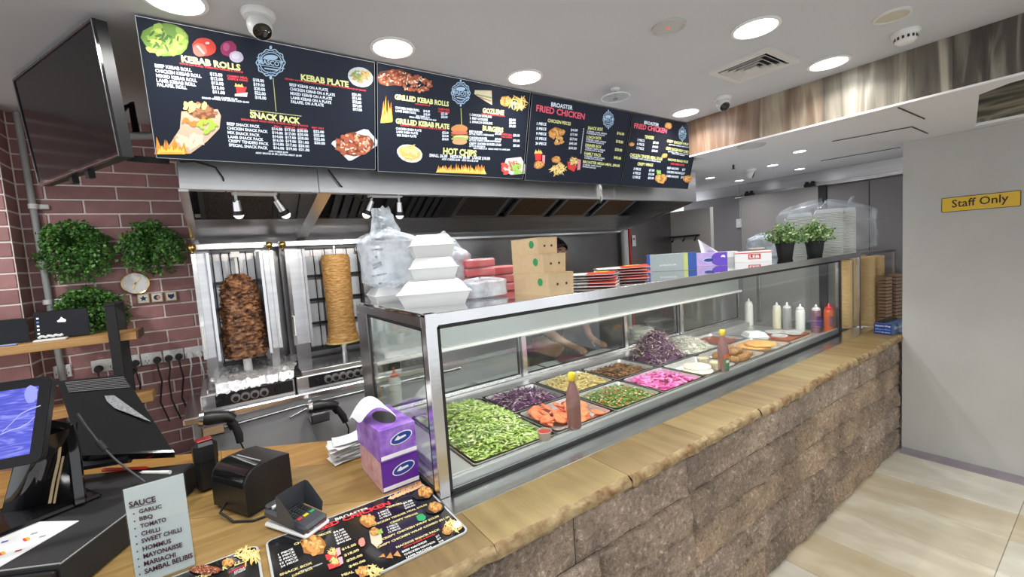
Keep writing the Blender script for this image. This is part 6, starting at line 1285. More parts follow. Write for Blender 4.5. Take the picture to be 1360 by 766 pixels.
def wr(u, v):
    t = 2 * PI * u; z = v * .135; rr = .118 + .012 * fbm((math.cos(t) * 2, math.sin(t) * 2, z * 20), 2); rr = rr if v < .95 else rr * .6
    return V((rr * math.cos(t), rr * .8 * math.sin(t), z))
obj('wrapping', G().grid(wr, 32, 14), film('cling', op=.25), fo, smooth=40)
# ================================================================== things on top of the case
TZ = CZ1
def face_cam(x, y): return math.atan2(-x, y) + 0 if False else -math.atan2(x, y)
# stacked foam boxes
clamshell((.715, 1.60, TZ), -.42, .135, .115, .048, .042, 'large white foam takeaway box at the bottom of the stack', grp='white foam takeaway boxes on the case')
clamshell((.735, 1.64, TZ + .0965), -.36, .093, .088, .045, .038, 'white foam takeaway box in the middle of the stack', grp='white foam takeaway boxes on the case')
clamshell((.745, 1.66, TZ + .186), -.3, .085, .08, .045, .04, 'white foam takeaway box on top of the stack', grp='white foam takeaway boxes on the case')
clamshell((.655, 1.95, TZ), -.1, .09, .10, .03, .03, 'white foam takeaway box under the printed plastic bag', grp='white foam takeaway boxes on the case')
def blobby(fn_r, n=40, k=26, top=1.0):
    """closed lumpy skin: fn_r(u, v) gives a point"""
    return G().grid(fn_r, n, k)
def bag(name, c, rx, ry, H, seed, mat, label, top_tail=None, amp=.14, rz=0, sq=2.6, cat='plastic bag', flare=0):
    t = thing(name, label, cat, c, rz)
    def fn(u, v):
        a = 2 * PI * u; ca, sa = math.cos(a), math.sin(a); k = (abs(ca) ** sq + abs(sa) ** sq) ** (-1 / sq)
        prof = min(1, v * 9) ** .5 * (1 if v < .8 else max(.05, 1 - ((v - .8) / .2) ** 2 * .95)) * (1 + flare * v)
        r_ = k * prof * (1 + amp * .55 * fbm((ca * 1.2 + seed, sa * 1.2, v * .9), 1.6, 3) + .09 * (abs(noise.noise(V((ca * 3.2 + v, sa * 3.2, v * 1.6 + seed)))) - .3))
        return V((rx * r_ * ca, ry * r_ * sa, H * v * (1 + .10 * fbm((ca, sa, seed), 1.8)) if v > .1 else H * v))
    obj('film', G().grid(fn, 56, 34), mat, t, smooth=55)
    if top_tail:
        for k_, tl in enumerate(top_tail):
            P0, P1, w_ = V(tl[0]), V(tl[1]), tl[2]
            def tf(u, v):
                p = P0 * (1 - v) + P1 * v; s_ = V((-(P1 - P0).z, 0, (P1 - P0).x)).normalized() if abs((P1 - P0).y) < .2 else V((1, 0, 0))
                return p + s_ * w_ * (u - .5) * (1 - .45 * v) * 2 + V((0, .02 * fbm((u * 3 + k_, v * 3, seed), 2) + .025 * math.sin(u * PI), .012 * fbm((u * 4, v * 3, seed + 2), 2)))
            obj('bag_corner', G().grid(tf, 10, 8), mat, t, smooth=50)
    return t
film('milky_film', op=.55, col=(.74, .79, .84)); film('clear_film', op=.13, col=(.88, .90, .92))
bg_ = bag('plastic_bag', (.66, 1.93, TZ + .06), .13, .13, .27, 3.1, 'milky_film', 'milky printed plastic bag slumped over boxes at the end of the case', [((-.02, -.03, .24), (-.04, -.05, .36), .07)])
from mathutils.bvhtree import BVHTree
film_o = [c_ for c_ in bg_.children if c_.name.startswith('film')][0]
bvh = BVHTree.FromPolygons([v.co + bg_.location for v in film_o.data.vertices], [tuple(p.vertices) for p in film_o.data.polygons])
bp = Panel(on(1, 1.765, 490, 310), on(1, 1.765, 530, 306), on(1, 1.765, 494, 392)); M('grey_print', (.16, .17, .20), .6)
for st, a, b__, h in (('SOMEGA', (494, 319), (513, 322), 3), ('SOMEGA', (496, 333), (512, 334), 2.6), ('e', (502, 343), (505, 343), 3.5), ('FOAM', (500, 354), (511, 351), 2.6), ('SNACK', (501, 358), (513, 354), 2.6), ('SOMEGA', (501, 368), (521, 366), 2.4), ('e', (511, 378), (515, 378), 3.2), ('FOAM', (509, 384), (518, 382), 2.2)):
    gp = bp.tpx(G(), st, a, b__, h, .02, 0); ok = True
    for i_, v_ in enumerate(gp.v):
        hit = bvh.ray_cast(CAM, (v_ - CAM).normalized())
        if hit[0] is None: ok = False; break
        gp.v[i_] = hit[0] - (v_ - CAM).normalized() * .002
    if ok: obj('print', gp, 'grey_print', bg_, world=True, smooth=None)
bag('plastic_bag', (.90, 1.86, TZ), .12, .10, .235, 7.7, 'milky_film', 'milky plastic bag with a pointed corner standing behind the foam boxes', [((-.0, -.02, .18), (-.04, .0, .29), .10)])
bag('plastic_bag', (.93, 1.60, TZ), .115, .09, .085, 11.3, 'milky_film', 'flat milky plastic bag lying between the foam boxes and kraft boxes', None, .10)
# red napkin packs
M('napkin_red', (.66, .03, .03), .5, var=.12, vs=20, bump=.3, bs=30); 
npk = 0
for col_, (xx, yy, n_) in enumerate(((1.02, 1.78, 4), (1.16, 1.80, 3))):
    for k in range(n_):
        t = thing('napkin_pack', 'red paper napkin pack in the %s behind the kraft boxes, %s' % (('taller stack', 'shorter stack')[col_], ('at the bottom', 'second from the bottom', 'third from the bottom', 'at the top')[k] if k < n_ - 1 else 'at the top'), 'napkins', (xx, yy, TZ + k * .042), -.35 + .06 * k, 'red napkin packs')
        obj('napkins', G().bx(-.07, .07, -.07, .07, 0.001, .038, .006), 'napkin_red', t); obj('wrapping', G().bx(-.073, .073, -.073, .073, 0, .0415, .008), 'clear_film', t)
# kraft boxes
M('kraft', (.56, .41, .24), .6, var=.05, vs=30); M('dot_green', (.02, .26, .08), .5); M('hole', (.05, .03, .02), .8)
for k, (x0, x1, y0, y1, z0, h, lb) in enumerate(((1.088, 1.215, 1.325, 1.57, 0, .088, 'kraft cardboard box with a green dot at the bottom of the stack'), (1.088, 1.205, 1.355, 1.572, .089, .078, 'kraft cardboard box with a green dot in the middle of the stack'), (1.09, 1.19, 1.385, 1.575, .168, .068, 'kraft cardboard box with a green dot on top of the stack'))):
    t = thing('kraft_box', lb, 'box', ((x0 + x1) / 2, (y0 + y1) / 2, TZ + z0), group='kraft boxes on the case'); w_, d = (x1 - x0) / 2, (y1 - y0) / 2
    obj('carton', G().ext([(-w_, -d, 0), (w_, -d, 0), (w_ * 1.04, -d * 1.02, h), (-w_ * 1.04, -d * 1.02, h)], (0, 2 * d, 0)), 'kraft', t, smooth=None); obj('lid_flap', G().bx(-w_ * 1.05, w_ * 1.05, -d * 1.03, d * 1.03, h, h + .0015), 'kraft', t)
    obj('green_dot', G().ext([(-w_ * 1.045, -d * .55 + .016 * math.cos(a), h * .62 + .016 * math.sin(a)) for a in [2 * PI * i / 20 for i in range(20)]], (.001, 0, 0)), 'dot_green', t, smooth=None)
    for s_ in (-.35, .4): obj('vent_hole', G().ext([(w_ * s_ + .005 * math.cos(a), -d * 1.028, h * .5 + .005 * math.sin(a)) for a in [2 * PI * i / 12 for i in range(12)]], (0, .001, 0)), 'hole', t, smooth=None)
# red and white paper bags
M('bag_red', (.70, .06, .03), .45); M('bag_white', (.74, .73, .72), .5); M('bag_yellow', (.80, .50, .04), .5)
def flatbag(c, L, W, rz, h, label, yel=False):
    t = thing('snack_bag', label, 'paper bag', c, rz, 'red and white paper snack bags')
    def pf(u, v): return V((-L / 2 + L * u, -W / 2 + W * v, .002 + h * math.sin(PI * min(max(v, .02), .98)) * (.4 + .6 * u)))
    def pt(u, v): return pf(.45 + .55 * u, v) + V((0, 0, .0012))
    obj('white_part', G().grid(pf, 8, 6), 'bag_white', t, smooth=60); obj('base', G().bx(-L / 2, L / 2, -W / 2, W / 2, 0, .002), 'bag_white', t)
    obj('red_part', G().grid(pt, 6, 6), 'bag_red', t, smooth=60)
    if yel: obj('yellow_print', G().grid(lambda u, v: pf(.55 + .3 * u, .3 + .3 * v) + V((0, 0, .002)), 4, 3), 'bag_yellow', t, smooth=60)
    return t
rr_ = random.Random(4)
for k in range(5):
    flatbag((1.50 + .012 * rr_.uniform(-1, 1), 1.50 + .012 * rr_.uniform(-1, 1), TZ + .0135 * k), .24, .15, -.95 + .12 * rr_.uniform(-1, 1), .010, 'red and white paper snack bag in the pile by the kraft boxes, %s' % ('at the bottom', 'second up', 'third up', 'fourth up', 'on top')[k], k == 4)
for k in range(6):
    flatbag((1.72 + .015 * rr_.uniform(-1, 1), 1.52 + .015 * rr_.uniform(-1, 1), TZ + .0135 * k), .26, .15, -.75 + .14 * rr_.uniform(-1, 1), .010, 'red and white paper snack bag in the pile by the grey carton, %s' % ('at the bottom', 'second up', 'third up', 'fourth up', 'fifth up', 'on top')[k], k == 5)
# grey and blue carton, tissue box, red box
M('carton_grey', (.36, .42, .43), .4); M('carton_blue', (.03, .09, .38), .4); M('carton_lime', (.55, .62, .20), .45); M('lavender', (.46, .34, .70), .4, col2=(.62, .50, .80), vs=18); M('violet', (.13, .06, .50), .35)
def carton(name, p, Wd, Dp, H, rz, main, label, cat):
    t = thing(name, label, cat, p, rz); obj('carton', G().bx(-Wd / 2, Wd / 2, 0, Dp, 0, H, .0015), main, t); return t
gx, gy = 2.42, 1.70
t = carton('glove_carton', (gx, gy, TZ), .30, .13, .11, -.93, 'carton_grey', 'grey and blue dispenser carton between the snack bags and purple tissue box', 'box')
obj('blue_panel', G().bx(.10, .1512, -.001, .1312, .002, .111), 'carton_blue', t); obj('blue_panel', G().bx(-.1512, -.13, -.001, .1312, .002, .1115), 'carton_blue', t)
obj('lime_stripe', G().bx(.075, .10, -.001, .0, .002, .11), 'carton_lime', t); obj('lime_stripe', G().bx(-.13, -.11, -.0, .131, .1095, .1112), 'carton_lime', t)
def put(t, txt, x0, x1, z, h, mat, y=-.0014, bold=.02):
    vs, fs, _ = text_geo(txt, bold); return obj('lettering', G().add([(x0 + (x1 - x0) * a, y, z + h * b) for a, b in vs], fs), mat, t, smooth=None)
put(t, 'production kit', -.07, .03, .035, .012, 'white')
tx_, ty_ = 2.86, 1.70
t = carton('tissue_box', (tx_, ty_, TZ), .225, .115, .095, -1.0, 'lavender', 'lavender tissue box with a tissue standing up on the steel top', 'tissue box')
obj('violet_panel', G().ext([(.10 - .045 + .045 * math.cos(a) * 1.0, -.0012, .047 + .045 * math.sin(a)) for a in [PI / 2 + PI * i / 12 for i in range(13)]] + [(.1125, -.0012, .002), (.1125, -.0012, .093)], (0, .001, 0)), 'violet', t, smooth=None)
obj('badge_rim', G().ext([(-.005 + .036 * math.cos(a), -.0012, .042 + .015 * math.sin(a)) for a in [2 * PI * i / 20 for i in range(20)]], (0, .001, 0)), 'white', t, smooth=None); obj('badge', G().ext([(-.005 + .033 * math.cos(a), -.0018, .042 + .012 * math.sin(a)) for a in [2 * PI * i / 20 for i in range(20)]], (0, .0006, 0)), 'tissue_blue', t, smooth=None)
obj('map_mark', G().ext([(.07, -.0018, .06), (.078, -.0018, .072), (.09, -.0018, .075), (.10, -.0018, .066), (.098, -.0018, .055), (.085, -.0018, .06)], (0, .0006, 0)), 'white', t, smooth=None)
obj('tissue', G().grid(lambda u, v: V((-.05 + .11 * u - .02 * v, .05 + .02 * math.sin(u * 5 + v), .094 + .10 * (1 - u * .85) * v)), 14, 8), 'tissue_paper', t, smooth=70)
t = carton('wrap_carton', (3.26, 1.60, TZ), .24, .10, .08, -1.02, 'white', 'white carton with red lettering beside the potted plants', 'box')
obj('red_block', G().bx(-.03, .05, -.001, 0, .02, .06), 'red_plastic', t); obj('red_strip', G().bx(-.12, .12, -.001, 0, .064, .07), 'napkin_red', t); put(t, 'LEB', -.022, .042, .028, .024, 'white', -.0016, .03)
clamshell((3.30, 1.83, TZ), -.9, .10, .09, .04, .04, 'white foam takeaway box behind the red lettered carton', grp='white foam takeaway boxes on the case')
ob = thing('amber_tub', 'amber plastic tub between the red lettered carton and potted plant', 'tub', (3.52, 1.70, TZ)); obj('tub', G().lathe([(.045, 0), (.055, .085), (.058, .085), (.058, .09), (.0, .09)], n=24), M('amber', (.62, .30, .06), .35), ob, smooth=50); obj('lid', G().lathe([(.06, .088), (.06, .097), (.0, .098)], n=24), 'white_plastic', ob, smooth=50)
# potted plants
M('leaf_a', (.09, .20, .05), .45, col2=(.17, .32, .09), vs=60); M('leaf_b', (.34, .48, .18), .45, col2=(.56, .66, .36), vs=60)
def pot_plant(x, y, label, seed, R=.15, S=1.0):
    r = random.Random(seed); t = thing('potted_plant', label, 'plant', (x, y, TZ), group='potted plants on the case')
    obj('pot', G().lathe([(.047, 0), (.050, .004), (.064, .105), (.068, .106), (.068, .118), (.062, .118), (.06, .10), (0, .10)], n=28), 'black_matte', t, smooth=40)
    g1, g2, st = G(), G(), G()
    for i in range(120):
        a = r.uniform(0, 2 * PI); e = r.uniform(.1, 1.5); d = V((math.cos(a) * math.cos(e), math.sin(a) * math.cos(e), math.sin(e) * .95)); L = R * r.uniform(.65, 1.05)
        p0 = V((r.uniform(-.03, .03), r.uniform(-.03, .03), .10)); p1 = p0 + d * L + V((0, 0, .02)); st.tube([p0, (p0 + p1) / 2 + V((0, 0, .01)), p1], .0013, 3, cap=False)
        for k in range(11):
            q = p0 + (p1 - p0) * r.uniform(.35, 1.05) + V((r.uniform(-.013, .013), r.uniform(-.013, .013), r.uniform(-.01, .014))); dd = V((r.uniform(-1, 1), r.uniform(-1, 1), r.uniform(-.4, 1))).normalized(); n_ = dd.orthogonal().normalized(); n_.rotate(Matrix.Rotation(r.uniform(0, 6), 3, dd)); l_ = r.uniform(.018, .03); ww = l_ * .38
            (g2 if r.random() < .5 else g1).add([q, q + dd * l_ * .5 + n_ * ww, q + dd * l_, q + dd * l_ * .5 - n_ * ww], [(0, 1, 2, 3)])
    obj('stems', st, 'leaf_a', t, smooth=None, kind='stuff'); obj('leaves', g1, 'leaf_a', t, smooth=None, kind='stuff'); obj('pale_leaves', g2, 'leaf_b', t, smooth=None, kind='stuff')
pot_plant(3.69, 1.565, 'small leafy plant in a black pot next to the amber tub', 3); pot_plant(3.93, 1.45, 'small leafy plant in a black pot against the wrapped containers', 9)
bag('plastic_bag', (3.93, 1.84, TZ), .13, .12, .20, 15.2, 'milky_film', 'white plastic bag of foam lids behind the potted plants', None, .16)
# wrapped stacks of pale containers
M('pale_foam', (.78, .76, .68), .55)
def stack(x, y, w_, d, n_, rz, label, dz=.0135):
    t = thing('container_stack', label, 'containers', (x, y, TZ), rz, 'wrapped stacks of pale containers')
    for k in range(n_): 
        s_ = .92 + .08 * ((k * 7) % 3) / 3
        obj('container', G().bx(-w_ / 2, w_ / 2, -d / 2, d / 2, k * dz, k * dz + dz - .003, .003), 'pale_foam', t, smooth=None)
    obj('top_container', G().ext([(-w_ / 2, -d / 2, n_ * dz), (w_ / 2, -d / 2, n_ * dz), (w_ / 2 * .85, -d / 2, n_ * dz + .035), (-w_ / 2 * .85, -d / 2, n_ * dz + .035)], (0, d, 0)), 'foam', t, smooth=None)
az = -1.16
stack(4.19, 1.66, .18, .17, 24, az, 'wrapped stack of pale foam containers nearest the white plastic bag'); stack(4.265, 1.475, .19, .17, 25, az, 'wrapped stack of pale foam containers behind the second potted plant'); stack(4.38, 1.32 + .055, .10, .12, 25, az, 'narrow wrapped stack of pale foam containers at the bag tail')
bag('shrink_bag', (4.27, 1.50, TZ), .16, .33, .43, 21.4, 'clear_film', 'big clear crinkled bag wrapped round stacks of pale containers', [((.02, -.16, .30), (.06, -.42, .24), .07), ((-.02, -.14, .32), (.0, -.20, .46), .05)], .10, rz=.35, sq=5)
# rolled flat breads / cup stacks at the end of the case
M('cup_kraft', (.62, .42, .18), .6, col2=(.72, .52, .25), vs=40, stretch=(1, 1, 6)); M('tray_brown', (.30, .19, .12), .7, var=.1, vs=90, stretch=(.1, .1, 3))
def cups(x, y, z, H, r0, label, n=None, lean=0):
    t = thing('cup_stack', label, 'paper cups', (x, y, z), group='stacks of kraft cups'); n = n or int(H / .03)
    for k in range(n):
        z0 = k * H / n; obj('cup', G().lathe([(r0 * .94, z0), (r0 * .97, z0 + H / n * .8), (r0, z0 + H / n * .86), (r0, z0 + H / n)], n=20, cap=(k == n - 1)), 'cup_kraft', t, smooth=50)
    obj('cup_top', G().lathe([(r0, H), (r0 * .95, H + .012), (0, H + .018)], n=20), 'cup_kraft', t, smooth=60)
cups(4.31, 1.385, CT, .555, .062, 'tall stack of kraft paper cups inside the frame beside the glass'); cups(4.62, 1.33, CT, .56, .075, 'tall stack of kraft paper cups right behind the end post')
cups(4.79, 1.30, CT, .56, .062, 'tall stack of kraft paper cups farther behind the end post'); cups(4.80, 1.43, CT, .57, .06, 'tall stack of kraft paper cups at the back of the end shelf')
for k, (x, y, h) in enumerate(((4.78, 1.20 - .035, .42), (4.67, 1.205, .40))):
    t = thing('tray_stack', ('stack of brown corrugated cup trays beside the far wall end', 'stack of brown corrugated cup trays before the cup stacks')[k], 'cup trays', (x, y, CT), -.2, 'stacks of corrugated trays')
    for q in range(14): obj('tray', G().bx(-.045, .045, -.03, .03, q * h / 14, (q + .8) * h / 14, .002), 'tray_brown', t)
en = thing('end_shelf', 'steel shelf end beyond the glass case holding paper cups', 'shelf', (4.65, 1.6, 0)); obj('top', G().bx(4.43, 4.94, 1.16, 2.0, .885, CT - .0005, .003), 'steel_bright', en, world=True); obj('body', G().bx(4.45, 4.92, 1.32, 1.95, 0, .885), 'steel', en, world=True); obj(*END_FRAME, en, world=True)
# cling wrap carton on the stone ledge
wx = thing('cling_wrap_box', 'blue cling wrap carton lying on the end of the stone ledge', 'box', (4.16, 1.075, CT), -.12)
M('wrap_blue', (.015, .03, .22), .35); M('wrap_side', (.06, .10, .22), .35, col2=(.12, .22, .42), vs=20)
obj('carton', G().bx(-.02, .24, -.05, .06, 0, .085, .002), 'wrap_side', wx); obj('end_print', G().bx(-.0212, -.02, -.049, .059, .001, .084), 'wrap_blue', wx)
for st, z, h, m_ in (("Caterer's Wrap", .06, .013, 'white'), ('600m x 45cm', .034, .013, M('cyan_ink', (.10, .40, .75), .5)), ('CUTTER BOX', .014, .007, 'white')):
    vs, fs, _ = text_geo(st, .02); obj('lettering', G().add([(-.0216, .052 - .096 * a, z + h * b) for a, b in vs], fs), m_, wx, smooth=None)
vs, fs, _ = text_geo("Caterer's", .02); obj('lettering', G().add([(.02 + .14 * a, -.0506, .04 + .022 * b) for a, b in vs], fs), 'white', wx, smooth=None)
obj('cutter', G().bx(.0, .22, .0, .05, .085, .098, .003), 'black', wx)

# ================================================================== ceiling and wall fittings
M('cam_white', (.74, .74, .73), .35)
def dome_camera(x, y, z, aim, label, s=1.0):
    t = thing('dome_camera', label, 'camera', (x, y, z), group='white dome security cameras')
    obj('mount_ring', G().lathe([(.058 * s, 0), (.06 * s, -.008 * s), (.052 * s, -.022 * s), (.03 * s, -.026 * s)], n=28), 'cam_white', t, smooth=50)
    d = V(aim).normalized(); q = d.to_track_quat('Z', 'Y').to_matrix().to_4x4(); m_ = Matrix.Translation((0, 0, -.05 * s)) @ q
    obj('ball', G(m_).lathe([(.0, -.044 * s), (.025 * s, -.037 * s), (.042 * s, -.014 * s), (.044 * s, .006 * s), (.038 * s, .026 * s), (.034 * s, .034 * s)], n=28), 'cam_white', t, smooth=60)
    obj('lens', G(m_).lathe([(.033 * s, .0345 * s), (.03 * s, .037 * s), (.0, .039 * s)], n=24), 'black_gloss', t, smooth=60)
q = on(2, ZC, 343, 17); dome_camera(q.x, q.y, ZC, (.15, -.6, -.8), 'white dome security camera above the first menu board', .88)
q = on(2, ZC, 960, 129); dome_camera(q.x, q.y, ZC, (-.4, -.6, -.7), 'white dome security camera at the top of the timber bulkhead', .85)
q = on(2, ZS, 996, 225); dome_camera(q.x, q.y, ZS, (.3, -.9, -.4), 'white dome security camera on the lower kitchen ceiling', .85)
# square air vent
q = [on(2, ZC, *p) for p in ((935, 97), (1026, 59), (1062, 79), (983, 107))]; vc = (q[0] + q[1] + q[2] + q[3]) / 4
vt = thing('air_vent', 'square white ceiling air vent with stepped louvres', 'air vent', (vc.x, vc.y, ZC - .02)); M('vent_white', (.66, .65, .63), .45)
def sqring(a, b, z0, z1): return G().bx(-a, a, -a, -b, z0, z1).bx(-a, a, b, a, z0, z1).bx(-a, -b, -b, b, z0, z1).bx(b, a, -b, b, z0, z1)
obj('frame', sqring(.15, .118, .006, .02), 'vent_white', vt, smooth=None)
for k, a in enumerate((.108, .083, .058, .033)):
    g = G()
    for s_ in range(4):
        R_ = Matrix.Rotation(s_ * PI / 2, 4, 'Z'); g.m = R_; g.ext([(-a, -a, .001 - .002 * k), (a, -a, .001 - .002 * k), (a - .016, -a + .016, .016), (-a + .016, -a + .016, .016)], (0, 0, .003))
    obj('louvre', g, 'vent_white', vt, smooth=None)
obj('duct', G().bx(-.118, .118, -.118, .118, .0185, .0199), 'black_matte', vt)
def ceil_disc(p, z, r0, label, name, mat='vent_white', cat='speaker', inner=None, h=.008, dot=None):
    c = on(2, z, *p); t = thing(name, label, cat, (c.x, c.y, z)); obj('ring', G().lathe([(r0, 0), (r0 * .99, -h), (r0 * .86, -h * 1.1), (r0 * .84, -h * .6)], n=32), mat, t, smooth=50)
    obj('face', G().lathe([(r0 * .85, -h * .62), (r0 * .4, -h * .9), (0, -h * .9)], n=32), inner or mat, t, smooth=50)
    if dot: obj('indicator', G().ball((0, 0, -h), (.005, .005, .003), 8, 5), dot, t)
    return t
M('cream_face', (.56, .52, .42), .6); M('soft_grey', (.50, .50, .50), .6); M('led_red', (.8, .02, .02), .4, emit=2.5)
ceil_disc((1185, 20), ZC, .062, 'cream round ceiling grille with a white rim', 'ceiling_grille', inner='cream_face', cat='grille'); ceil_disc((888, 35), ZC, .065, 'flat white ceiling sensor with a red light', 'ceiling_sensor', 'soft_grey', dot='led_red', cat='sensor')
ceil_disc((998, 193), ZS, .085, 'grey round ceiling speaker under the lower ceiling', 'ceiling_speaker', 'soft_grey', cat='speaker')
c = on(2, ZC, 1203, 42); sd = thing('smoke_detector', 'white slotted smoke detector near the bulkhead', 'smoke detector', (c.x, c.y, ZC)); obj('base', G().lathe([(.05, 0), (.05, -.012), (.044, -.02)], n=28), 'cam_white', sd, smooth=50); obj('head', G().lathe([(.04, -.02), (.038, -.04), (.028, -.05), (0, -.052)], n=28), 'cam_white', sd, smooth=50)
for k in range(14): a = 2 * PI * k / 14; obj('slot', G().box((.0395 * math.cos(a), .0395 * math.sin(a), -.03), (.002, .008, .012), rot=Euler((0, 0, a))), 'black', sd)
c = on(2, ZC, 817, 118); sk = thing('sprinkler', 'ceiling sprinkler head with a wide white wire ring', 'sprinkler', (c.x, c.y, ZC)); obj('rose', G().lathe([(.025, 0), (.024, -.006), (.01, -.01)], n=20), 'white', sk, smooth=50); obj('stem', G().cyl((0, 0, -.008), (0, 0, -.05), .007, n=10).cyl((0, 0, -.05), (0, 0, -.053), .014, n=12), 'steel_bright', sk)
obj('guard_ring', G().tube([(.075 * math.cos(2 * PI * k / 40), .075 * math.sin(2 * PI * k / 40), -.045) for k in range(41)], .003, 6), 'white', sk, smooth=60); obj('guard_mesh', G().lathe([(.073, -.0445), (.0, -.0435)], n=32), film('mesh_film', op=.10, col=(.5, .5, .5)), sk)
c = on(2, ZS, 974, 219); sk = thing('ceiling_nozzle', 'tiny dark sprinkler nozzle on the lower ceiling', 'sprinkler', (c.x, c.y, ZS)); obj('stem', G().cyl((0, 0, 0), (0, 0, -.03), .008, n=10), 'black', sk); obj('plate', G().cyl((0, 0, -.03), (0, 0, -.033), .016, n=12), 'black', sk)
# access panels drawn on the lower ceiling as raised seams
for k, (pp_) in enumerate((((1043, 187), (1090, 164.5), (1208, 167), (1232, 176)),)): pass
ap = thing('access_panel', 'flush rectangular access panel with dark seams in the lower ceiling', 'panel', tuple(on(2, ZS - .01, 1150, 180)))
P4 = [on(2, ZS, *p) for p in ((1100, 214), (1183, 181), (1211, 167.5), (1232, 176.5))]
sm = G()
for a, b_ in (((1090, 213), (1196, 195)), ((1105, 187), (1211, 167.5)), ((1211, 167.5), (1232, 176.5)), ((1193, 142), (1228, 157))):
    A_, B_ = on(2, ZS, *a), on(2, ZS, *b_); sm.tube([A_ - V((0, 0, .004)), B_ - V((0, 0, .004))], .003, 4)
obj('seam', sm, 'black_matte', ap, world=True, kind='stuff')
# staff only sign
sg = thing('staff_sign', 'yellow Staff Only sign on the grey wall', 'sign', (XW - .004, .6, 1.78))
Sc = [on(0, XW - .004, 1250.5, 263.5), on(0, XW - .004, 1356.5, 252), on(0, XW - .004, 1356, 273), on(0, XW - .004, 1250.5, 283)]
Sc = [V((XW - .004, Sc[0].y, 1.886)), V((XW - .004, Sc[1].y, 1.886)), V((XW - .004, Sc[1].y, 1.787)), V((XW - .004, Sc[0].y, 1.787))]
M('sign_yellow', (.72, .46, .02), .35); obj('border', G().ext(rpoly(Sc, 0, .006), (.0035, 0, 0)), 'black', sg, world=True, smooth=None); obj('plate', G().ext([p + V((-.0012, 0, 0)) for p in rpoly(Sc, .0035, .004)], (.0012, 0, 0)), 'sign_yellow', sg, world=True, smooth=None)
spn2 = Panel(Sc[0] + V((-.0013, 0, 0)), Sc[1] + V((-.0013, 0, 0)), Sc[3] + V((-.0013, 0, 0))); spn2.n = V((-1, 0, 0))
obj('lettering', spn2.tpx(G(), 'Staff Only', (1264, 275.5), (1339.5, 267.5), 9.8, .012, .0006), M('sign_ink', (.03, .012, .008), .5), sg, world=True, smooth=None)
# light switch, hooks, white pipe near the partition
sw2 = thing('light_switch', 'white switch box on the kitchen wall beside the sliding door', 'switch', (XF - .02, 2.59, 1.83)); obj('plate', G().bx(-.0, .019, -.035, .035, 0, .10, .004), 'gpo', sw2); obj('rocker', G().bx(-.004, 0, -.012, .012, .035, .065, .002), 'white', sw2)
tag(obj('conduit_pipe', G().cyl((XF - .012, 2.575, 1.93), (XF - .012, 2.575, ZS), .009, n=10), 'grey_metal', smooth=50), 'thin grey conduit running up from the switch to the lower ceiling', 'pipe')
hk = thing('hook_rail', 'dark metal hook rail on the pale partition', 'hooks', (4.48, 2.95, 1.7)); ya, yb = on(0, 4.48, 928, 313).y, on(0, 4.48, 870, 316).y; yb = min(yb, 3.13)
obj('rail', G().bx(4.47, 4.5, ya, yb, 1.765, 1.785), 'black', hk, world=True)
for k in range(3): y = ya + .03 + (yb - ya - .06) * k / 2; obj('hook', G().tube([(4.475, y, 1.77), (4.455, y, 1.72), (4.44, y, 1.715), (4.438, y, 1.735)], .006, 6), 'black', hk, world=True)
tag(obj('white_pipe', G().cyl((3.62, 3.1, .0), (3.62, 3.1, ZS), .035, n=16), 'white_plastic', smooth=50), 'white vertical pipe in the corner beside the hood end', 'pipe')
tag(obj('red_pipe', G().cyl((3.72, 3.12, .0), (3.72, 3.12, ZS), .014, n=12), 'red_plastic', smooth=50), 'thin red vertical pipe beside the white pipe', 'pipe')
tg_ = thing('valve_tag', 'small white tag with a red mark hanging by the red pipe', 'tag', (3.80, 3.13, 1.7)); obj('card', G().bx(-.03, .03, -.004, 0.0, 0, .12), 'white', tg_); obj('mark', G().bx(-.012, .012, -.006, -.004, .07, .09), 'red_plastic', tg_)
# ================================================================== person working behind the case
M('skin', (.36, .20, .13), .5, sss=.05); M('hair', (.010, .008, .008), .45, bump=.6, bs=90, stretch=(1, 1, .3)); M('shirt', (.013, .013, .015), .8, bump=.1, bs=30); M('trouser', (.02, .02, .024), .8); M('eye_white', (.7, .68, .66), .3)
def skin_mesh(name, verts, edges, radii, root=0, sub=2):
    me = bpy.data.meshes.new(name); me.from_pydata([tuple(v) for v in verts], edges, []); o = bpy.data.objects.new(name, me); COL.objects.link(o)
    sk_ = o.modifiers.new('s', 'SKIN'); sk_.use_smooth_shade = True
    for i, r_ in enumerate(radii): me.skin_vertices[0].data[i].radius = r_ if isinstance(r_, tuple) else (r_, r_); me.skin_vertices[0].data[i].use_root = (i == root)
    sb = o.modifiers.new('b', 'SUBSURF'); sb.levels = sub; sb.render_levels = sub
    dg = bpy.context.evaluated_depsgraph_get(); out = bpy.data.meshes.new_from_object(o.evaluated_get(dg)); bpy.data.objects.remove(o); return out
pe = thing('person', 'person in a black shirt bending over the prep shelf behind the case', 'person', (2.165, 2.71, 0), rz=.12)
Vt, Ed, Rd = [], [], []
def nd(p, r_, par=None):
    Vt.append(p); Rd.append(r_)
    if par is not None: Ed.append((par, len(Vt) - 1))
    return len(Vt) - 1
pel = nd((0, .0, .98), (.155, .11)); wa = nd((0, -.02, 1.12), (.14, .10), pel); chv = nd((0, -.06, 1.32), (.165, .115), wa); up_ = nd((0, -.085, 1.44), (.13, .09), chv); nk_ = nd((0, -.11, 1.535), .055, up_); jw = nd((0, -.15, 1.60), (.075, .078), nk_); hd1 = nd((0, -.15, 1.68), (.092, .105), jw); hd2 = nd((0, -.145, 1.76), (.075, .088), hd1)
nd((0, -.262, 1.648), .014, hd1)                                       # nose
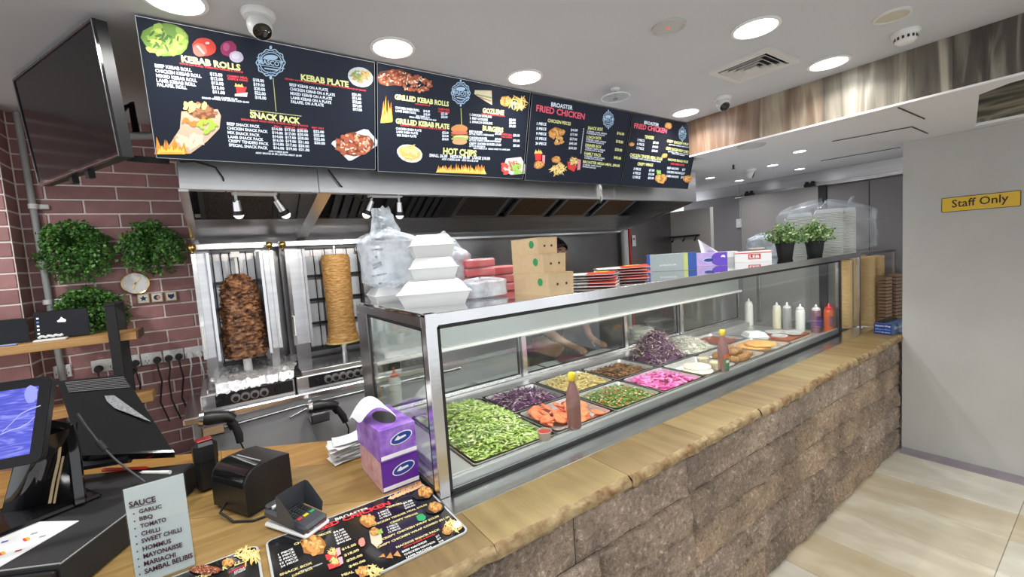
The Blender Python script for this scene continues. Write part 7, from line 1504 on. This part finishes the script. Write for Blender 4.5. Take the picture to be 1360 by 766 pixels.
for s_ in (-1, 1):
    sh_ = nd((s_ * .17, -.085, 1.43), .06, up_); el_ = nd((s_ * .255, -.16, 1.17), .043, sh_); wr_ = nd((s_ * .14, -.33, 1.02), .028, el_); pm = nd((s_ * .125, -.39, 1.0), (.036, .018), wr_); k1 = nd((s_ * .12, -.425, .992), (.038, .014), pm)
    for j, (dx, L) in enumerate(((-.027, .05), (-.009, .06), (.009, .056), (.027, .043))):
        a_ = nd((s_ * .12 + dx, -.445, .99), .009, k1); b_ = nd((s_ * .12 + dx * 1.1, -.445 - L * .5, .982), .0085, a_); nd((s_ * .12 + dx * 1.1, -.445 - L * .9, .962), .0075, b_)
    th = nd((s_ * .12 - s_ * .035, -.395, .992), .0105, pm); th2 = nd((s_ * .12 - s_ * .058, -.42, .984), .0095, th); nd((s_ * .12 - s_ * .062, -.445, .974), .008, th2)
    hp_ = nd((s_ * .09, .0, .90), (.088, .088), pel); kn = nd((s_ * .095, -.01, .5), .058, hp_); ak = nd((s_ * .10, .02, .09), .038, kn); nd((s_ * .105, -.06, .035), (.042, .03), ak); nd((s_ * .11, -.14, .03), (.036, .025), len(Vt) - 1)
bm_ = skin_mesh('body', Vt, Ed, Rd, pel)
bo = bpy.data.objects.new('body', bm_); COL.objects.link(bo); bo.parent = pe; bm_.materials.append(MATS['skin'])
Vt, Ed, Rd = [], [], []
a = nd((0, .0, .93), (.175, .125)); b_ = nd((0, -.02, 1.12), (.158, .118), a); c = nd((0, -.06, 1.32), (.182, .132), b_); d = nd((0, -.085, 1.44), (.145, .104), c); e = nd((0, -.10, 1.50), .078, d)
for s_ in (-1, 1): s1 = nd((s_ * .175, -.085, 1.43), .075, d); nd((s_ * .225, -.125, 1.28), .062, s1)
m_ = skin_mesh('shirt', Vt, Ed, Rd, a); o = bpy.data.objects.new('shirt', m_); COL.objects.link(o); o.parent = pe; m_.materials.append(MATS['shirt'])
Vt, Ed, Rd = [], [], []
a = nd((0, .0, .97), (.165, .12))
for s_ in (-1, 1): h_ = nd((s_ * .09, .0, .88), (.1, .1), a); k_ = nd((s_ * .095, -.01, .5), .075, h_); nd((s_ * .10, .02, .10), .062, k_)
m_ = skin_mesh('trousers', Vt, Ed, Rd, a); o = bpy.data.objects.new('trousers', m_); COL.objects.link(o); o.parent = pe; m_.materials.append(MATS['trouser'])
def hf(u, v):
    t = 2 * PI * u; p = PI * (.0 + .62 * v); front = max(0, -math.sin(t))
    p = p * (1 - .38 * front * (v > .3)); r_ = 1 + .05 * fbm((math.cos(t) * 2, math.sin(t) * 2, v * 3), 3)
    return V((.096 * r_ * math.sin(p) * math.cos(t), -.142 + .112 * r_ * math.sin(p) * math.sin(t), 1.70 + .108 * r_ * math.cos(p)))
obj('hair', G().grid(hf, 36, 16), 'hair', pe, smooth=80)
from mathutils.bvhtree import BVHTree
hb = BVHTree.FromPolygons([v.co for v in bm_.vertices], [tuple(p.vertices) for p in bm_.polygons])
def skin_at(x, z, d=(0, 1, 0)):
    h_ = hb.ray_cast(V((x, -1, z)) if d[1] else V((math.copysign(1, x), -.14, z)), V(d)); return h_[0] if h_[0] else V((x, -.23, z))
for s_ in (-1, 1):
    e_ = skin_at(s_ * .1, 1.665, (-s_, 0, 0)); obj('ear', G().ball((e_.x, -.13, 1.665), (.012, .02, .03), 10, 7), 'skin', pe, smooth=80)
    e_ = skin_at(s_ * .033, 1.688); ey = obj('eye', G().ball((e_.x, e_.y + .002, e_.z), (.014, .007, .007), 12, 7), 'eye_white', pe, smooth=80); obj('pupil', G().ball((e_.x, e_.y - .004, e_.z), (.005, .003, .005), 8, 6), 'black', ey, smooth=80)
    e_ = skin_at(s_ * .034, 1.71); obj('eyebrow', G().ball((e_.x, e_.y, e_.z), (.02, .005, .004), 10, 6), 'hair', pe, smooth=80)
e_ = skin_at(0, 1.607); obj('mouth', G().ball((0, e_.y + .002, 1.607), (.024, .006, .006), 10, 6), M('lip', (.30, .11, .09), .5), pe, smooth=80)
# glowing tube and lamps added under the top rail to brighten the case
M('added_tube_glow', (1, 1, 1), .5, emit=4, ecol=(1, 1, .97))
ls = cp('added_light_tube', G().bx(CX0 + .08, CX1 - .05, CY0 + .05, CY0 + .072, 1.466, 1.476, .003), 'added_tube_glow')
for k in range(3):
    l = bpy.data.lights.new('added_case_light', 'AREA'); l.shape = 'RECTANGLE'; l.size = 1.05; l.size_y = .03; l.energy = CASE_W; l.color = (1, .99, .96)
    o = bpy.data.objects.new('added_case_lamp', l); COL.objects.link(o); o.parent = cz; o.location = V((1.15 + 1.13 * k, CY0 + .062, 1.462)) - cz.location; o.rotation_euler = (.5, 0, 0)

# sauce bottles on the end of the prep shelf, seen through the side glass
def shelf_bottle(x, y, mat, capm, H, R, label):
    t = thing('squeeze_bottle', label, 'squeeze bottle', (x, y, .9255), group='squeeze bottles on the prep shelf')
    obj('bottle', G().lathe([(R * .92, 0), (R, .006), (R, H * .7), (R * .7, H * .8)], n=20), mat, t, smooth=60); obj('cap', G().lathe([(R * .72, H * .79), (R * .72, H * .86), (R * .3, H * .9), (R * .14, H * 1.05)], n=16), capm, t, smooth=50)
shelf_bottle(.64, 2.27, M('bot_orange', (.62, .28, .05), .35), 'bot_white', .17, .022, 'slim orange squeeze bottle at the end of the prep shelf')
shelf_bottle(.74, 2.27, 'bot_white', 'cap_red', .2, .032, 'white squeeze bottle with a red cap at the end of the prep shelf')
